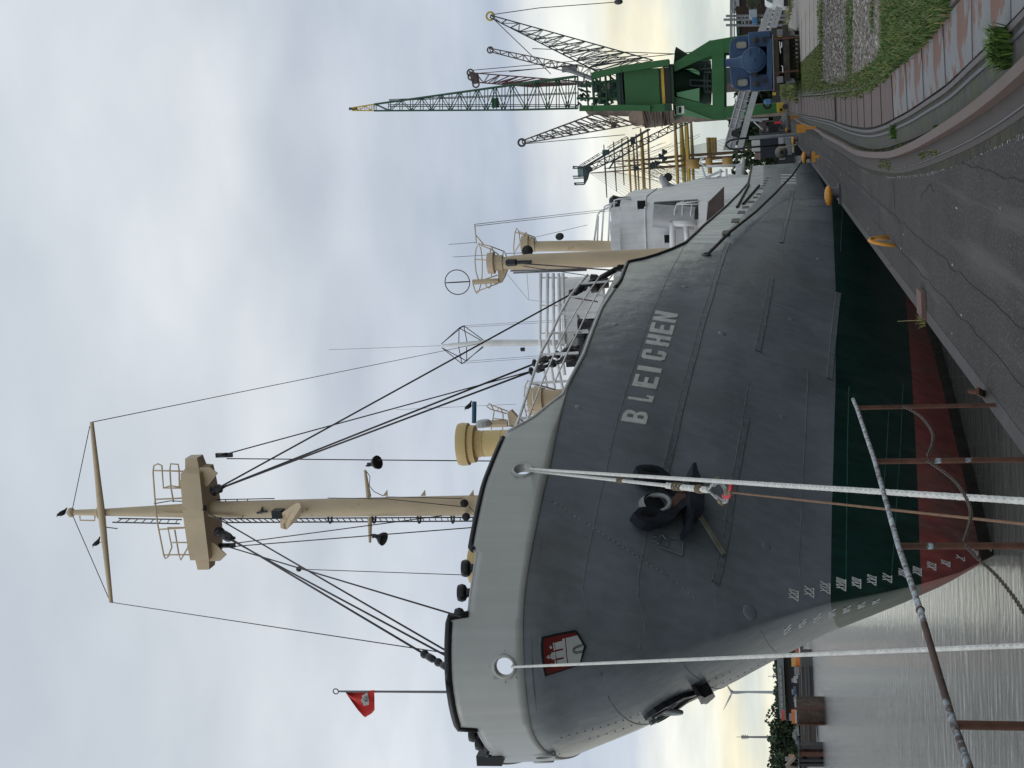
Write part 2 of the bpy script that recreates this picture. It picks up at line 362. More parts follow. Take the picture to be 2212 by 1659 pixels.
# chock holes cut right through the bow bulwark
CHK = [hit(1090, 1440), hit(1130, 1018), hit(1177, 1630)]
def mirror(p): return A(2*CL-p[0], p[1], p[2])
_p3 = mirror(CHK[1])
cutters = []
for q in CHK+[_p3]:
    n = hn(q)
    c = MB().lathe(q-n*0.5, n, [(0, 0.165), (1.0, 0.165)], 20).build('cutter', M['black'])
    md = bw.modifiers.new('c', 'BOOLEAN'); md.object = c; md.operation = 'DIFFERENCE'; md.solver = 'EXACT'; cutters.append(c)
bpy.context.view_layer.update()
_dg = bpy.context.evaluated_depsgraph_get()
_me = bpy.data.meshes.new_from_object(bw.evaluated_get(_dg)); bw.modifiers.clear(); bw.data = _me
for c in cutters: bpy.data.objects.remove(c)
for q in CHK+[_p3]:
    n = hn(q)
    m = MB().lathe(q, n, [(-.14, .165), (-.14, .21), (-.03, .215), (.03, .225), (.06, .205), (.065, .185), (.05, .17), (-.14, .165)], 28, False)
    for k in range(8):
        a, b = frame(n); t = k*math.pi/4; m.ball(q+n*0.01+0.29*(math.cos(t)*a+math.sin(t)*b), 0.018, 6)
    m.build('fairlead', M['light_grey'], ship, smooth='auto')
# bulwark capping rail: black on the forecastle steps and on the midship sweep
def toprail(name, y0, y1, r, m, dz=0.0):
    for sd in (1, -1):
        pts = [A(CL+sd*H(max(Y, Y0f(zt(Y))), zt(Y)), max(Y, Y0f(zt(Y))), zt(Y)+dz) for Y in ys if y0 <= Y <= y1]
        MB().pipe(pts, r, 8).build(name, m, ship, smooth=True)
toprail('bulwark_capping', 24.9, 25.43, 0.075, M['black'])
toprail('bulwark_capping', 25.43, 26.40, 0.03, M['light_grey'])
toprail('bulwark_capping', 26.40, 29.62, 0.06, M['black'])
toprail('bulwark_capping', 29.62, 38.8, 0.05, M['light_grey'])
toprail('bulwark_capping', 38.8, 111, 0.06, M['black'])
# decks (seen only from higher or further aside)
dk = MB(); dk.grid([[A(CL+s*max(0, H(max(Y, Y0f(zd(Y)-.15)), zd(Y)-.15)-0.02), max(Y, Y0f(zd(Y)-.15)), zd(Y)-.15) for s in (-1, 0, 1)] for Y in ys if Y < 42])
dk.grid([[A(CL+s*max(0, H(Y, 3)-0.02), Y, min(zt(Y), zw(Y))-0.1) for s in (-1, 0, 1)] for Y in ys if Y >= 42]); 
dk.build('deck', mat('deck paint', (0.12, 0.05, 0.04), 0.8, 0.2, 2), ship)
MB().grid([[A(CL+s*H(42, z), 42.0, z) for s in (-1, 0, 1)] for z in (2.0, 3, 4, 5, 5.6)]).build('forecastle_bulkhead', M['white'], ship)

def resample(c, step=0.35):
    c = np.array(c); d = np.r_[0, np.cumsum(np.hypot(np.diff(c[:, 0]), np.diff(c[:, 1])))]
    n = max(2, int(d[-1]/step)+1); s = np.linspace(0, d[-1], n)
    return np.c_[np.interp(s, d, c[:, 0]), np.interp(s, d, c[:, 1])]
def hstrip(mb, c, half, out0, out1, side=1):
    """raised band that follows the plating; c = (Y, z) centre line"""
    c = resample(c); vs = []; fs = []
    for i, (Y, z) in enumerate(c):
        t = c[min(i+1, len(c)-1)]-c[max(i-1, 0)]; t = t/(np.linalg.norm(t)+1e-9); nn = (-t[1], t[0])
        for k, o in ((-1, out0), (-0.85, out1), (0.85, out1), (1, out0)): vs.append(HP(Y+nn[0]*half*k, z+nn[1]*half*k, o, side))
    for i in range(len(c)-1):
        for k in range(3): fs.append((4*i+k, 4*i+k+1, 4*i+4+k+1, 4*i+4+k))
    mb.add(vs, fs)
M['seam'] = mat('weld seam with painted-in light', (0.17, 0.19, 0.20), 0.35, 0.25, 4)  # light caught along the weld is put into the colour
M['seam_green'] = mat('green weld seam', (0.02, 0.10, 0.08), 0.35, 0.3, 4)
seams = [[(1478, 531), (1466, 555), (1448, 587), (1428, 632), (1406, 682), (1383, 750), (1358, 825), (1341, 880), (1326, 937), (1311, 1010), (1296, 1072), (1281, 1142), (1261, 1245), (1257, 1274), (1266, 1331), (1272, 1406), (1272, 1470)],
         [(1295, 1020), (1403, 1150)][:0],
         [(1426, 1020), (1403, 1100), (1393, 1170), (1379, 1244), (1374, 1270), (1388, 1331), (1391, 1380), (1388, 1420), (1383, 1437), (1400, 1460)],
         [(1616, 830), (1605, 900)],
         [(1745, 802), (1745, 830), (1740, 930), (1734, 1030), (1730, 1130), (1725, 1215), (1728, 1244)],
         [(1540, 1244), (1536, 1258), (1548, 1290), (1556, 1330), (1552, 1365)],
         [(1492, 870), (1480, 842)], [(1560, 590), (1500, 830)][:0], [(1697, 490), (1640, 760)][:0]]
for c in seams:
    if len(c) < 2: continue
    cc = curve(c)
    if len(cc) > 1: m = MB(); hstrip(m, cc, 0.008, 0.0, 0.010); m.build('weld_seam', M['seam'], ship)
for c in ([(1834, 835), (1831, 955), (1830, 1055), (1828, 1205), (1828, 1270)], [(1951, 830), (1946, 955), (1939, 1055), (1933, 1155), (1926, 1240)], [(1821, 450), (1816, 545)], [(1920, 890), (1915, 990), (1908, 1060)]):
    m = MB(); hstrip(m, curve(c), 0.010, 0.0, 0.012); m.build('weld_seam', M['seam_green'], ship)
for c in ([(1213, 872), (1193, 942), (1178, 1005), (1156, 1105), (1143, 1180), (1130, 1244), (1125, 1290)], [(1034, 1190), (1022, 1260), (1011, 1345)], [(1083, 1200), (1072, 1290), (1062, 1370), (1045, 1378), (1018, 1365)], [(1116, 1225), (1103, 1300), (1098, 1330)]):
    m = MB(); hstrip(m, curve(c), 0.012, 0.0, 0.014); m.build('weld_seam', mat('pale weld seam', (0.55, 0.56, 0.54), 0.4), ship)
# doubler plates: flat bars welded along the side, caught light painted as a paler strip on the upper edge
M['doubler'] = mat('doubler bar paint', (0.135, 0.16, 0.182), 0.42, 0.2, 6, bump=0.02, bscale=14)
doubs = [[(1568, 525), (1546, 585), (1528, 647), (1511, 697), (1496, 757), (1476, 827), (1464, 875), (1449, 942), (1438, 985), (1429, 1017)],
         [(1709, 414), (1704, 440), (1698, 465), (1683, 524)],
         [(1661, 600), (1658, 622), (1643, 697), (1631, 757)],
         [(1605, 903), (1597, 942), (1587, 1000), (1577, 1042), (1569, 1095), (1562, 1145), (1554, 1185), (1542, 1244), (1537, 1255)],
         [(1806, 632), (1799, 690), (1791, 765), (1786, 817)]]
for c in doubs:
    cc = curve(c)
    m = MB(); hstrip(m, [(y, z-0.07) for y, z in cc], 0.070, 0.0, 0.022); m.build('doubler_bar', M['doubler'], ship)
    m = MB(); hstrip(m, cc, 0.008, 0.01, 0.028); m.build('weld_seam', M['seam'], ship)
# riveted frame line running down across the shell
for a, b, n in (((1191, 1082), (1440, 1243), 25), ((1238, 922), (1391, 1015), 17), ((1440, 1243), (1500, 1290), 6)):
    m = MB()
    for i in range(n):
        t = i/(n-1); p = hit(a[0]+(b[0]-a[0])*t, a[1]+(b[1]-a[1])*t)
        if p is not None: m.ball(p, 0.022 if n != 17 else 0.016, 6)
    m.build('rivet_row', M['hull_grey'], ship, smooth=True)
# starboard: same frame lines
for yy0, yy1, z0, z1 in ((27.2, 31.2, 5.6, 2.2), (26.2, 29.2, 6.0, 2.9)):
    m = MB()
    for i in range(24): m.ball(HP(yy0+(yy1-yy0)*i/23, z0+(z1-z0)*i/23, 0, -1), 0.016, 6)
    m.build('rivet_row', M['dark_steel'], ship, smooth=True)
for c in ([(25.7, 5.1), (27, 4.9), (29, 4.7), (32, 4.5), (36, 4.3)], [(26.9, 3.7), (28, 3.5), (30, 3.3), (34, 3.1)], [(28.2, 2.2), (30, 2.0), (34, 1.8)]):
    m = MB(); hstrip(m, c, 0.012, 0.0, 0.012, -1); m.build('weld_seam', M['seam'], ship)
# dents
for (ox, oy, r) in ((1620, 1322, 0.17), (1250, 880, 0.10), (1330, 700, .09), (1655, 1180, .12), (1560, 720, .11), (1690, 900, .08), (1735, 1120, .07), (1480, 620, .10), (1770, 560, .12), (1500, 1010, 0.08), (1710, 690, 0.10), (1585, 940, 0.07), (1497, 1103, 0.05)):
    p = hit(ox, oy)
    if p is not None:
        n = hn(p); a, b = frame(n); MB().lathe(p-n*0.01, n, [(0, r), (r*.12, r*.86), (r*.2, r*.55), (r*.24, 0.001)], 20).build('dent', M['hull_grey'], ship, smooth=True)
# ---- ship's name
M['letter'] = mat('white lettering', (0.60, 0.62, 0.61), 0.6, 0.12, 4, dirt=(0.24, 0.26, 0.27), dirt_amt=0.7, dirt_scale=5, thr=0.66)
GL = {'B': [[(0, 0), (.62, 0), (.95, .10), (1, .25), (.92, .42), (.80, .5), (.92, .58), (1, .75), (.95, .9), (.62, 1), (0, 1)]],
      'L': [[(0, 0), (1, 0), (1, .30), (.82, .30), (.82, .17), (.38, .17), (.38, 1), (0, 1)]],
      'E': [[(0, 0), (1, 0), (1, .17), (.38, .17), (.38, .42), (.85, .42), (.85, .58), (.38, .58), (.38, .83), (1, .83), (1, 1), (0, 1)]],
      'I': [[(0, 0), (1, 0), (1, 1), (0, 1)]],
      'C': [[(1, .36), (1, .14), (.82, 0), (.2, 0), (0, .14), (0, .86), (.2, 1), (.82, 1), (1, .86), (1, .64), (.64, .64), (.64, .84), (.36, .84), (.36, .16), (.64, .16), (.64, .36)]],
      'H': [[(0, 0), (.36, 0), (.36, .42), (.64, .42), (.64, 0), (1, 0), (1, 1), (.64, 1), (.64, .58), (.36, .58), (.36, 1), (0, 1)]],
      'N': [[(0, 0), (.33, 0), (.33, .55), (.67, 0), (1, 0), (1, 1), (.67, 1), (.67, .45), (.33, 1), (0, 1)]]}
from mathutils.geometry import tessellate_polygon
def hull_patch(mb, fn, poly, out, back=None, sub=2):
    """flat outline laid on the plating: outline -> image -> shell, raised by out"""
    tr = [tuple(t) for t in tessellate_polygon([[Vector((x, y, 0)) for x, y in poly]])]
    V = [tuple(p) for p in poly]
    edges = [(i, (i+1) % len(poly)) for i in range(len(poly))]
    for _ in range(sub):
        mid = {}
        def mp_(i, j):
            k = (min(i, j), max(i, j))
            if k not in mid: mid[k] = len(V); V.append(((V[i][0]+V[j][0])/2, (V[i][1]+V[j][1])/2))
            return mid[k]
        nt_ = []
        for a, b, c in tr:
            ab, bc, ca = mp_(a, b), mp_(b, c), mp_(c, a); nt_ += [(a, ab, ca), (ab, b, bc), (ca, bc, c), (ab, bc, ca)]
        edges = [e for i, j in edges for e in ((i, mp_(i, j)), (mp_(i, j), j))]; tr = nt_
    T = []; B = []
    for x, y in V:
        o = fn(x, y); p = hit(*o); k = 0
        while p is None and k < 30: k += 1; p = hit(o[0], o[1]-2*k)
        n = hn(p); T.append(p+n*out); B.append(p+n*(-0.01 if back is None else back))
    n = len(V); mb.add(T+B, list(tr)+[(i, j, n+j, n+i) for i, j in edges]+([(n+c, n+b, n+a) for a, b, c in tr] if back is not None else []))
boxes = [('B', 918, 888), ('L', 871, 853), ('E', 842, 812), ('I', 806, 797), ('C', 782, 757), ('H', 751, 725), ('E', 725, 700), ('N', 700, 675)]
def letter_fn(yL, yR):
    def fn(u, v):
        oy = yL+(yR-yL)*u-8*v+2
        tb = 1399+(1463-1399)*(903-oy)/(903-685); tt = 1343+(1411-1343)*(903-oy)/(903-688)
        return tb+(tt-tb)*v, oy
    return fn
for ch, a, b in boxes:
    m = MB(); fn = letter_fn(a-2.6, b+2.6) if ch != 'I' else letter_fn(a-1, b-1)
    hull_patch(m, fn, GL[ch][0], 0.018)
    lt = m.build('letter', M['letter'], ship); lt['label'] = 'white letter %s of the ship name' % ch
    if ch == 'B':
        for v0 in (.17, .59):
            q = MB(); hull_patch(q, fn, [(.38, v0), (.62, v0), (.66, v0+.06), (.66, v0+.18), (.62, v0+.24), (.38, v0+.24)], 0.021); q.build('letter_counter', M['hull_grey'], lt)
# ---- draught marks
def strokes(s):
    out = []; x = 0
    for ch in s:
        if ch == 'I': out.append([(x+.08, 0), (x+.08, 1)]); x += .34
        if ch == 'V': out += [[(x, 1), (x+.3, 0)], [(x+.3, 0), (x+.6, 1)]]; x += .78
        if ch == 'X': out += [[(x, 0), (x+.6, 1)], [(x, 1), (x+.6, 0)]]; x += .78
    return out, x
M['mark'] = mat('white draught paint', (0.62, 0.63, 0.63), 0.6, 0.1, 6)
def mark(s, top, L, R, bot, side=1):
    """top/bot: ox of the upper and lower end, L/R: oy of left and right end"""
    st, w = strokes(s); m = MB()
    st = st+[[(-0.05, -.06), (w, -.06)]] if side > 0 else st
    for seg in st:
        pts = []
        for k in range(5):
            t = k/4; u = (seg[0][0]+(seg[1][0]-seg[0][0])*t)/w; v = seg[0][1]+(seg[1][1]-seg[0][1])*t
            ox = bot+(top-bot)*v; oy = L+(R-L)*u-(7 if side > 0 else -2)*(v-1)*-1*(-1 if side > 0 else 1)
            p = hit(ox, oy)
            if p is not None: pts.append(p+hn(p)*0.008)
        if len(pts) > 1: m.pipe(pts, 0.011, 5)
    if m.v:
        o = m.build('draught_mark', M['mark'], ship); o['label'] = 'white roman numeral %s' % s
zz = lambda zx, zy: ((3140+zx/3.687)*.54, (2180+zy/3.687)*.54)
for s, (x0, y0), (x1, y1) in (('XXI', (60, 770), (185, 640)), ('XX', (285, 715), (415, 600)), ('XIX', (522, 665), (655, 530)), ('XVIII', (755, 620), (888, 475)), ('XVII', (985, 585), (1110, 470)), ('XVI', (1212, 540), (1335, 430)), ('XV', (1440, 500), (1565, 415)), ('XIV', (1675, 430), (1790, 350))):
    a = zz(x0, y0); b = zz(x1, y1); mark(s, a[0], a[1]+1.5, b[1]-1.5, b[0])
zq = lambda zx, zy: ((3500+zx/3.711)*.54, (2000+zy/3.711)*.54)
for s, (x0, y0), (x1, y1) in (('XIII', (560, 1070), (680, 980)), ('XII', (775, 990), (895, 910)), ('XI', (980, 935), (1105, 885)), ('X', (1205, 850), (1322, 815)), ('IX', (1430, 770), (1520, 720)), ('V', (1625, 700), (1715, 680))):
    a = zq(x0, y0); b = zq(x1, y1); mark(s, a[0], a[1]+1.5, b[1]-1.5, b[0])
for i, s in enumerate(('XXI', 'XX', 'XIX', 'XVIII', 'XVII', 'XVI', 'XV')):
    z = 1.62-0.305*i; y0 = Y0f(z)+0.35; st, w = strokes(s); m = MB()
    for seg in st:
        m.pipe([HP(y0+0.22*(seg[0][0]+(seg[1][0]-seg[0][0])*t/3), z+0.15*(seg[0][1]+(seg[1][1]-seg[0][1])*t/3), 0.006, -1) for t in range(4)], 0.009, 5)
    o = m.build('draught_mark', M['mark'], ship); o['label'] = 'white roman numeral %s on the far side of the stem' % s
# midship draught marks
for zx0 in (1225, 1280, 1330):
    pass
m = MB()
for dy in (378, 384, 390, 396): m.pipe([p+hn(p)*0.01 for p in [hit(1688+i*4, dy) for i in range(9)] if p is not None], 0.03, 4)
m.build('plimsoll_mark', M['mark'], ship)
# ---- crest
cz = lambda zx, zy: ((2140+zx/7.54)*.54, (2500+zy/7.54)*.54)
crest = None
def cpoly(poly, out, m, name, parent):
    q = MB(); idf = lambda x, y: cz(x*1000, y*1000)
    hull_patch(q, idf, [(x/1000, y/1000) for x, y in poly], out); return q.build(name, m, parent)
M['crest_red'] = mat('crest red', (0.13, 0.008, 0.008), 0.5, 0.1, 4); M['crest_white'] = mat('crest white', (0.42, 0.44, 0.44), 0.5, 0.06, 4)
cpoly([(140, 350), (640, 232), (1190, 140), (1300, 220), (1420, 400), (1560, 640), (1470, 900), (1345, 1230), (800, 1400), (260, 1570), (190, 1250), (140, 900), (125, 600)], 0.02, M['seam'], 'crest_edge', ship)
crest = cpoly([(185, 365), (640, 262), (1180, 160), (1270, 215), (1400, 420), (1535, 650), (1455, 880), (1330, 1210), (800, 1390), (285, 1550), (220, 1250), (180, 900), (165, 600)], 0.035, M['black'], 'crest', ship)
crest['label'] = 'red and white shield with a three towered castle'
cpoly([(245, 425), (640, 335), (1195, 235), (1245, 300), (1300, 420), (1445, 640), (1400, 860), (1300, 1170), (800, 1340), (340, 1500), (280, 1250), (245, 900), (235, 650)], 0.042, M['crest_red'], 'field', crest)
cpoly([(905, 405), (1245, 325), (1320, 440), (1445, 650), (1400, 850), (1310, 1130), (970, 1215), (940, 800)], 0.049, M['crest_white'], 'castle_wall', crest)
cpoly([(800, 430), (875, 412), (905, 650), (940, 1000), (955, 1215), (865, 1230), (850, 1040), (635, 1090), (625, 1240), (790, 1200), (800, 1200), (640, 1245), (600, 1090), (850, 1030), (845, 1000), (625, 1000), (600, 810), (835, 750), (830, 705), (600, 750), (565, 545), (790, 490)][:0] or [(800, 430), (875, 412), (945, 1215), (860, 1230)], 0.049, M['crest_white'], 'parapet', crest)
for tw in ([(565, 545), (800, 485), (835, 700), (600, 750)], [(605, 805), (840, 750), (855, 955), (630, 1000)], [(630, 1060), (860, 1010), (880, 1200), (640, 1245)], [(510, 545), (545, 540), (580, 765), (545, 775)], [(560, 1065), (595, 1055), (610, 1255), (575, 1265)]):
    cpoly(tw, 0.049, M['crest_white'], 'tower', crest)
cpoly([(585, 805), (480, 830), (425, 920), (440, 990), (500, 1035), (605, 1025)], 0.049, M['crest_white'], 'dome', crest)
for cx, cy in ((450, 680), (470, 1200)):
    cpoly([(cx+(50 if k % 2 == 0 else 26)*math.cos(k*math.pi/6), cy+(58 if k % 2 == 0 else 30)*math.sin(k*math.pi/6)) for k in range(12)], 0.049, M['crest_white'], 'star', crest)
cpoly([(330, 945), (430, 960), (430, 985), (330, 985)], 0.049, M['crest_white'], 'cross', crest); cpoly([(362, 905), (392, 905), (400, 1020), (372, 1020)], 0.051, M['crest_white'], 'cross', crest)
for off in (0, 45):
    pts = [(1410, 590+off), (1230, 640+off), (1130+off*.8, 700+off*.5), (1112+off, 760), (1130+off*.8, 820-off*.4), (1190, 858-off*.9), (1430, 815-off)]
    P = [hit(*cz(*p)) for p in pts]; MB().pipe([p+hn(p)*0.055 for p in P], 0.006, 5).build('gate', M['black'], crest)
# ================================================================== quay, water, setting
def gz(zx, zy, z=0.0): return oZ(1659+zx/4, zy/4, z)       # helper for the quay surface
QX = -2.47
def sheet(name, poly, m, z, kind='structure', label=None, cat=None):
    pl = [A(p[0], p[1], z) for p in poly]
    o = MB().add(pl, [tuple(range(len(pl)))]).build(name, m)
    tag(o, label, cat, None, kind); return o
# water
wm = bpy.data.materials.new('harbour water'); wm.use_nodes = True; t = wm.node_tree; b = t.nodes['Principled BSDF']
b.inputs['Base Color'].default_value = (0.115, 0.12, 0.112, 1); b.inputs['Roughness'].default_value = 0.06; b.inputs['IOR'].default_value = 1.33
co = t.nodes.new('ShaderNodeTexCoord'); mp = t.nodes.new('ShaderNodeMapping'); mp.inputs['Scale'].default_value = (0.55, 1.5, 1); mp.inputs['Rotation'].default_value = (0, 0, -0.28); t.links.new(co.outputs['Object'], mp.inputs[0])
na = t.nodes.new('ShaderNodeTexNoise'); na.inputs['Scale'].default_value = 1.5; na.inputs['Detail'].default_value = 7; na.inputs['Roughness'].default_value = 0.62; na.inputs['Distortion'].default_value = 0.8; t.links.new(mp.outputs[0], na.inputs['Vector'])
nb = t.nodes.new('ShaderNodeTexNoise'); nb.inputs['Scale'].default_value = 0.8; nb.inputs['Detail'].default_value = 3; t.links.new(mp.outputs[0], nb.inputs['Vector'])
ad = t.nodes.new('ShaderNodeMath'); ad.operation = 'ADD'; t.links.new(na.outputs[0], ad.inputs[0]); t.links.new(nb.outputs[0], ad.inputs[1])
bp = t.nodes.new('ShaderNodeBump'); bp.inputs['Distance'].default_value = 0.125; bp.inputs['Strength'].default_value = 1; t.links.new(ad.outputs[0], bp.inputs['Height']); t.links.new(bp.outputs[0], b.inputs['Normal'])
o = MB().add([A(-3000, -60, WL), A(QX+1.5, -60, WL), A(QX+1.5, 3000, WL), A(-3000, 3000, WL)], [(0, 1, 2, 3)]).build('water', wm); tag(o, kind='structure')
# asphalt quay with the joint lines, white salts and specks of the surface
am = bpy.data.materials.new('old asphalt'); am.use_nodes = True; t = am.node_tree; b = t.nodes['Principled BSDF']; b.inputs['Roughness'].default_value = 0.85
co = t.nodes.new('ShaderNodeTexCoord')
def nz(scale, detail=6, vs=(1, 1, 1), dist=0.0):
    mp = t.nodes.new('ShaderNodeMapping'); mp.inputs['Scale'].default_value = vs; t.links.new(co.outputs['Object'], mp.inputs[0])
    n = t.nodes.new('ShaderNodeTexNoise'); n.inputs['Scale'].default_value = scale; n.inputs['Detail'].default_value = detail; n.inputs['Distortion'].default_value = dist; t.links.new(mp.outputs[0], n.inputs['Vector']); return n.outputs[0]
def mixc(a, bcol, fac):
    x = t.nodes.new('ShaderNodeMix'); x.data_type = 'RGBA'; t.links.new(fac, x.inputs[0])
    if isinstance(a, tuple): x.inputs[6].default_value = (*a, 1)
    else: t.links.new(a, x.inputs[6])
    x.inputs[7].default_value = (*bcol, 1); return x.outputs[2]
def rp2(src, stops): r = ramp(t, stops); t.links.new(src, r.inputs[0]); return r.outputs[0]
base = rp2(nz(0.7, 8), [(0.3, (0.020, 0.0185, 0.0175)), (0.7, (0.042, 0.038, 0.036))])
base = mixc(base, (0.17, 0.16, 0.145), rp2(nz(48, 2), [(0.58, (0, 0, 0)), (0.70, (0.8,)*3)]))     # stones in the asphalt
base = mixc(base, (0.016, 0.015, 0.015), rp2(nz(0.9, 7, (1, .6, 1), 1.5), [(0.56, (0, 0, 0)), (0.66, (0.6,)*3)]))
base = mixc(base, (0.10, 0.095, 0.088), rp2(nz(1.2, 5, (3, .12, 1)), [(0.57, (0, 0, 0)), (0.68, (0.55,)*3)]))   # wheel streaks along the quay
base = mixc(base, (0.55, 0.55, 0.53), rp2(nz(3.2, 2, (2.2, .5, 1)), [(0.735, (0, 0, 0)), (0.75, (0.75,)*3)]))  # gull droppings
t.links.new(base, b.inputs['Base Color'])
bp = t.nodes.new('ShaderNodeBump'); bp.inputs['Distance'].default_value = 0.01; t.links.new(nz(70, 3), bp.inputs['Height']); t.links.new(bp.outputs[0], b.inputs['Normal'])
o = MB().bb((QX, -60, -0.6), (900, 500, 0.0)).build('quay_surface', am); tag(o, kind='structure')
M['quay_wall'] = mat('quay wall concrete', (0.10, 0.09, 0.08), 0.9, 0.25, 1.2, streak=0.3, dirt=(0.03, 0.035, 0.02), dirt_amt=0.7, dirt_scale=0.8)
o = MB().bb((QX+0.03, -60, -6), (QX+1.4, 500, -0.602)).build('quay_wall', M['quay_wall']); tag(o, kind='structure')
# steel edge angle of the coping
o = MB().bb((QX-0.04, -10, -0.18), (QX+0.10, 420, 0.004)).build('quay_edge_angle', mat('edge steel', (0.05, 0.047, 0.047), 0.7, 0.3, 3, dirt=(0.05, 0.035, 0.03), dirt_amt=0.8, dirt_scale=5)); tag(o, 'worn steel angle along the quay edge beside the hull', 'quay edging')
# --- service duct with cover plates
UP = [(160, 850), (300, 835), (480, 825), (600, 810), (700, 805), (800, 790), (880, 760), (950, 725), (1030, 670), (1100, 620), (1250, 490), (1400, 355), (1550, 170), (1650, 60), (1720, -20), (1850, -190), (2000, -400)]
LO = [(165, 960), (300, 990), (430, 1010), (560, 1035), (700, 1080), (800, 1100), (880, 1105), (950, 1095), (1050, 1060), (1120, 1020), (1250, 950), (1400, 850), (1600, 710), (1800, 520), (2000, 330), (2212, 110), (2400, -90)]
up = lambda zx: interp(zx, [a for a, b in UP], [b for a, b in UP])
lo_ = lambda zx: interp(zx, [a for a, b in LO], [b for a, b in LO])
def gpath(pts, z, k=14):
    """smooth path on the quay through the given points"""
    P = [gz(a, b, z) for a, b in pts]; out = []
    for i in range(len(P)-1):
        p0, p1, p2, p3 = P[max(i-1, 0)], P[i], P[i+1], P[min(i+2, len(P)-1)]
        for j in range(k):
            u = j/k; out.append(0.5*((2*p1)+(-p0+p2)*u+(2*p0-5*p1+4*p2-p3)*u*u+(-p0+3*p1-3*p2+p3)*u**3))
    out.append(P[-1]); return out
def offs(path, d):
    out = []
    for i, p in enumerate(path):
        tt = unit(path[min(i+1, len(path)-1)]-path[max(i-1, 0)]); out.append(p+d*A(-tt[1], tt[0], 0))
    return out
def ribbon(path, w0, w1, z0, z1):
    """flat bar: offsets w0..w1 from the path, top z1, bottom z0"""
    a = offs(path, w0); b = offs(path, w1); m = MB()
    rows = [[A(p[0], p[1], z0) for p in a], [A(p[0], p[1], z1) for p in a], [A(p[0], p[1], z1) for p in b], [A(p[0], p[1], z0) for p in b]]
    return m.grid(rows)
pu = gpath(UP, 0.0, 6); pl = gpath(LO, 0.0, 6)
dist_ = np.linalg.norm(pu[0]-pl[0])
dm = mat('duct concrete kerb', (0.055, 0.053, 0.047), 0.9, 0.5, 9, dirt=(0.05, 0.06, 0.025), dirt_amt=0.8, dirt_scale=2.5)
ribbon(pu, 0.02, 0.30, -0.02, 0.030).build('duct_kerb', dm)
k2 = ribbon(pl, -0.02, -0.34, -0.02, 0.030).build('duct_kerb', dm)
for o in [x for x in COL.objects if x.name.startswith('duct_kerb')]: tag(o, kind='structure')
for path, sgn in ((pu, 1), (pl, -1)):
    o = ribbon(path, sgn*0.03, sgn*0.075, 0.0, 0.055).build('duct_rail', mat('duct rail steel', (0.07, 0.06, 0.06), 0.6, 0.3, 5))
    tag(o, 'thin steel rail along the %s side of the cover plate duct' % ('grassy' if sgn > 0 else 'waterside'), 'rail')
    o = ribbon(path, sgn*0.12, sgn*0.15, 0.0, 0.045).build('duct_rail', M['dark_steel'])
    tag(o, 'second dark steel strip on the %s kerb of the duct' % ('grassy' if sgn > 0 else 'waterside'), 'rail')
ju = [165, 200, 232, 262, 290, 315, 340, 362, 384, 408, 435, 460, 490, 520, 550, 585, 605, 640, 680, 730, 782, 842, 910, 990, 1088, 1210, 1355, 1543, 1795, 2145, 2400]
jl = [168, 205, 240, 272, 300, 328, 352, 378, 400, 428, 452, 480, 512, 545, 578, 592, 612, 648, 690, 740, 795, 852, 918, 1005, 1110, 1232, 1378, 1572, 1808, 2148, 2400]
pm = mat('brown cover plate', (0.082, 0.048, 0.040), 0.65, 0.25, 2.5, dirt=(0.16, 0.14, 0.12), dirt_amt=0.5, dirt_scale=2.5, thr=0.64)
pg = mat('grey cover plate flaking to rust', (0.155, 0.162, 0.17), 0.65, 0.22, 2.5, dirt=(0.125, 0.052, 0.03), dirt_amt=0.97, dirt_scale=1.5, thr=0.51, soft=0.02, bump=0.006, bscale=10)
names = {24: 'clean grey cover plate next to the brown ones', 25: 'grey cover plate with rust fingers, second from the brown plates', 26: 'cover plate mostly rusted orange brown with a grey corner', 27: 'cover plate with a large rust patch and white flakes', 28: 'wide grey cover plate with small rust islands near the corner', 29: 'nearest grey cover plate at the picture edge'}
for i in range(len(ju)-1):
    g = 0.14*(1 if i < 24 else 1)
    a0, a1, b0, b1 = ju[i], ju[i+1], jl[i], jl[i+1]
    e = min(7, (a1-a0)*0.09)*0.5
    q = [gz(a0+e, up(a0+e)), gz(a1-e, up(a1-e)), gz(b1-e, lo_(b1-e)), gz(b0+e, lo_(b0+e))]
    c = sum(q)/4; q = [c+(p-c)*0.985 for p in q]
    w = np.linalg.norm(q[0]-q[1])
    o = MB().prism([A(p[0], p[1], 0.006) for p in q], (0, 0, 0.03)).build('cover_plate', pm if i < 24 else pg)
    tag(o, names.get(i, 'brown steel cover plate, %s counted from the grey plates towards the crane' % ordinal(24-i)), 'cover plate', 'brown steel cover plates' if i < 24 else None)
    if i == 15: bpy.data.objects.remove(o)                 # the missing plate: an open dark slot
dirtm = mat('dark silted strip', (0.030, 0.027, 0.022), 0.95, 0.6, 12, dirt=(0.05, 0.055, 0.02), dirt_amt=0.8, dirt_scale=3, bump=0.02, bscale=45)
o = ribbon(pl, -0.34, -0.75, -0.01, 0.006).build('silt_strip', dirtm); tag(o, kind='structure')
# --- crane rail on its upstand, curving along the quay
RL = [(175, 965), (260, 1030), (420, 1100), (500, 1150), (650, 1220), (780, 1285), (900, 1308), (1050, 1308), (1150, 1290), (1300, 1230), (1450, 1150), (1600, 1060), (1800, 930), (2000, 780), (2212, 600), (2450, 380)]
rl = gpath(RL, 0.0, 8)
rlm = mat('crane rail brown paint', (0.10, 0.064, 0.053), 0.6, 0.12, 2, dirt=(0.25, 0.22, 0.2), dirt_amt=0.35, dirt_scale=4, thr=0.68)
o = ribbon(rl, 0.0, -0.09, 0.0, 0.10).build('crane_rail', rlm); tag(o, 'brown painted crane rail curving along the quay towards the green crane', 'rail')
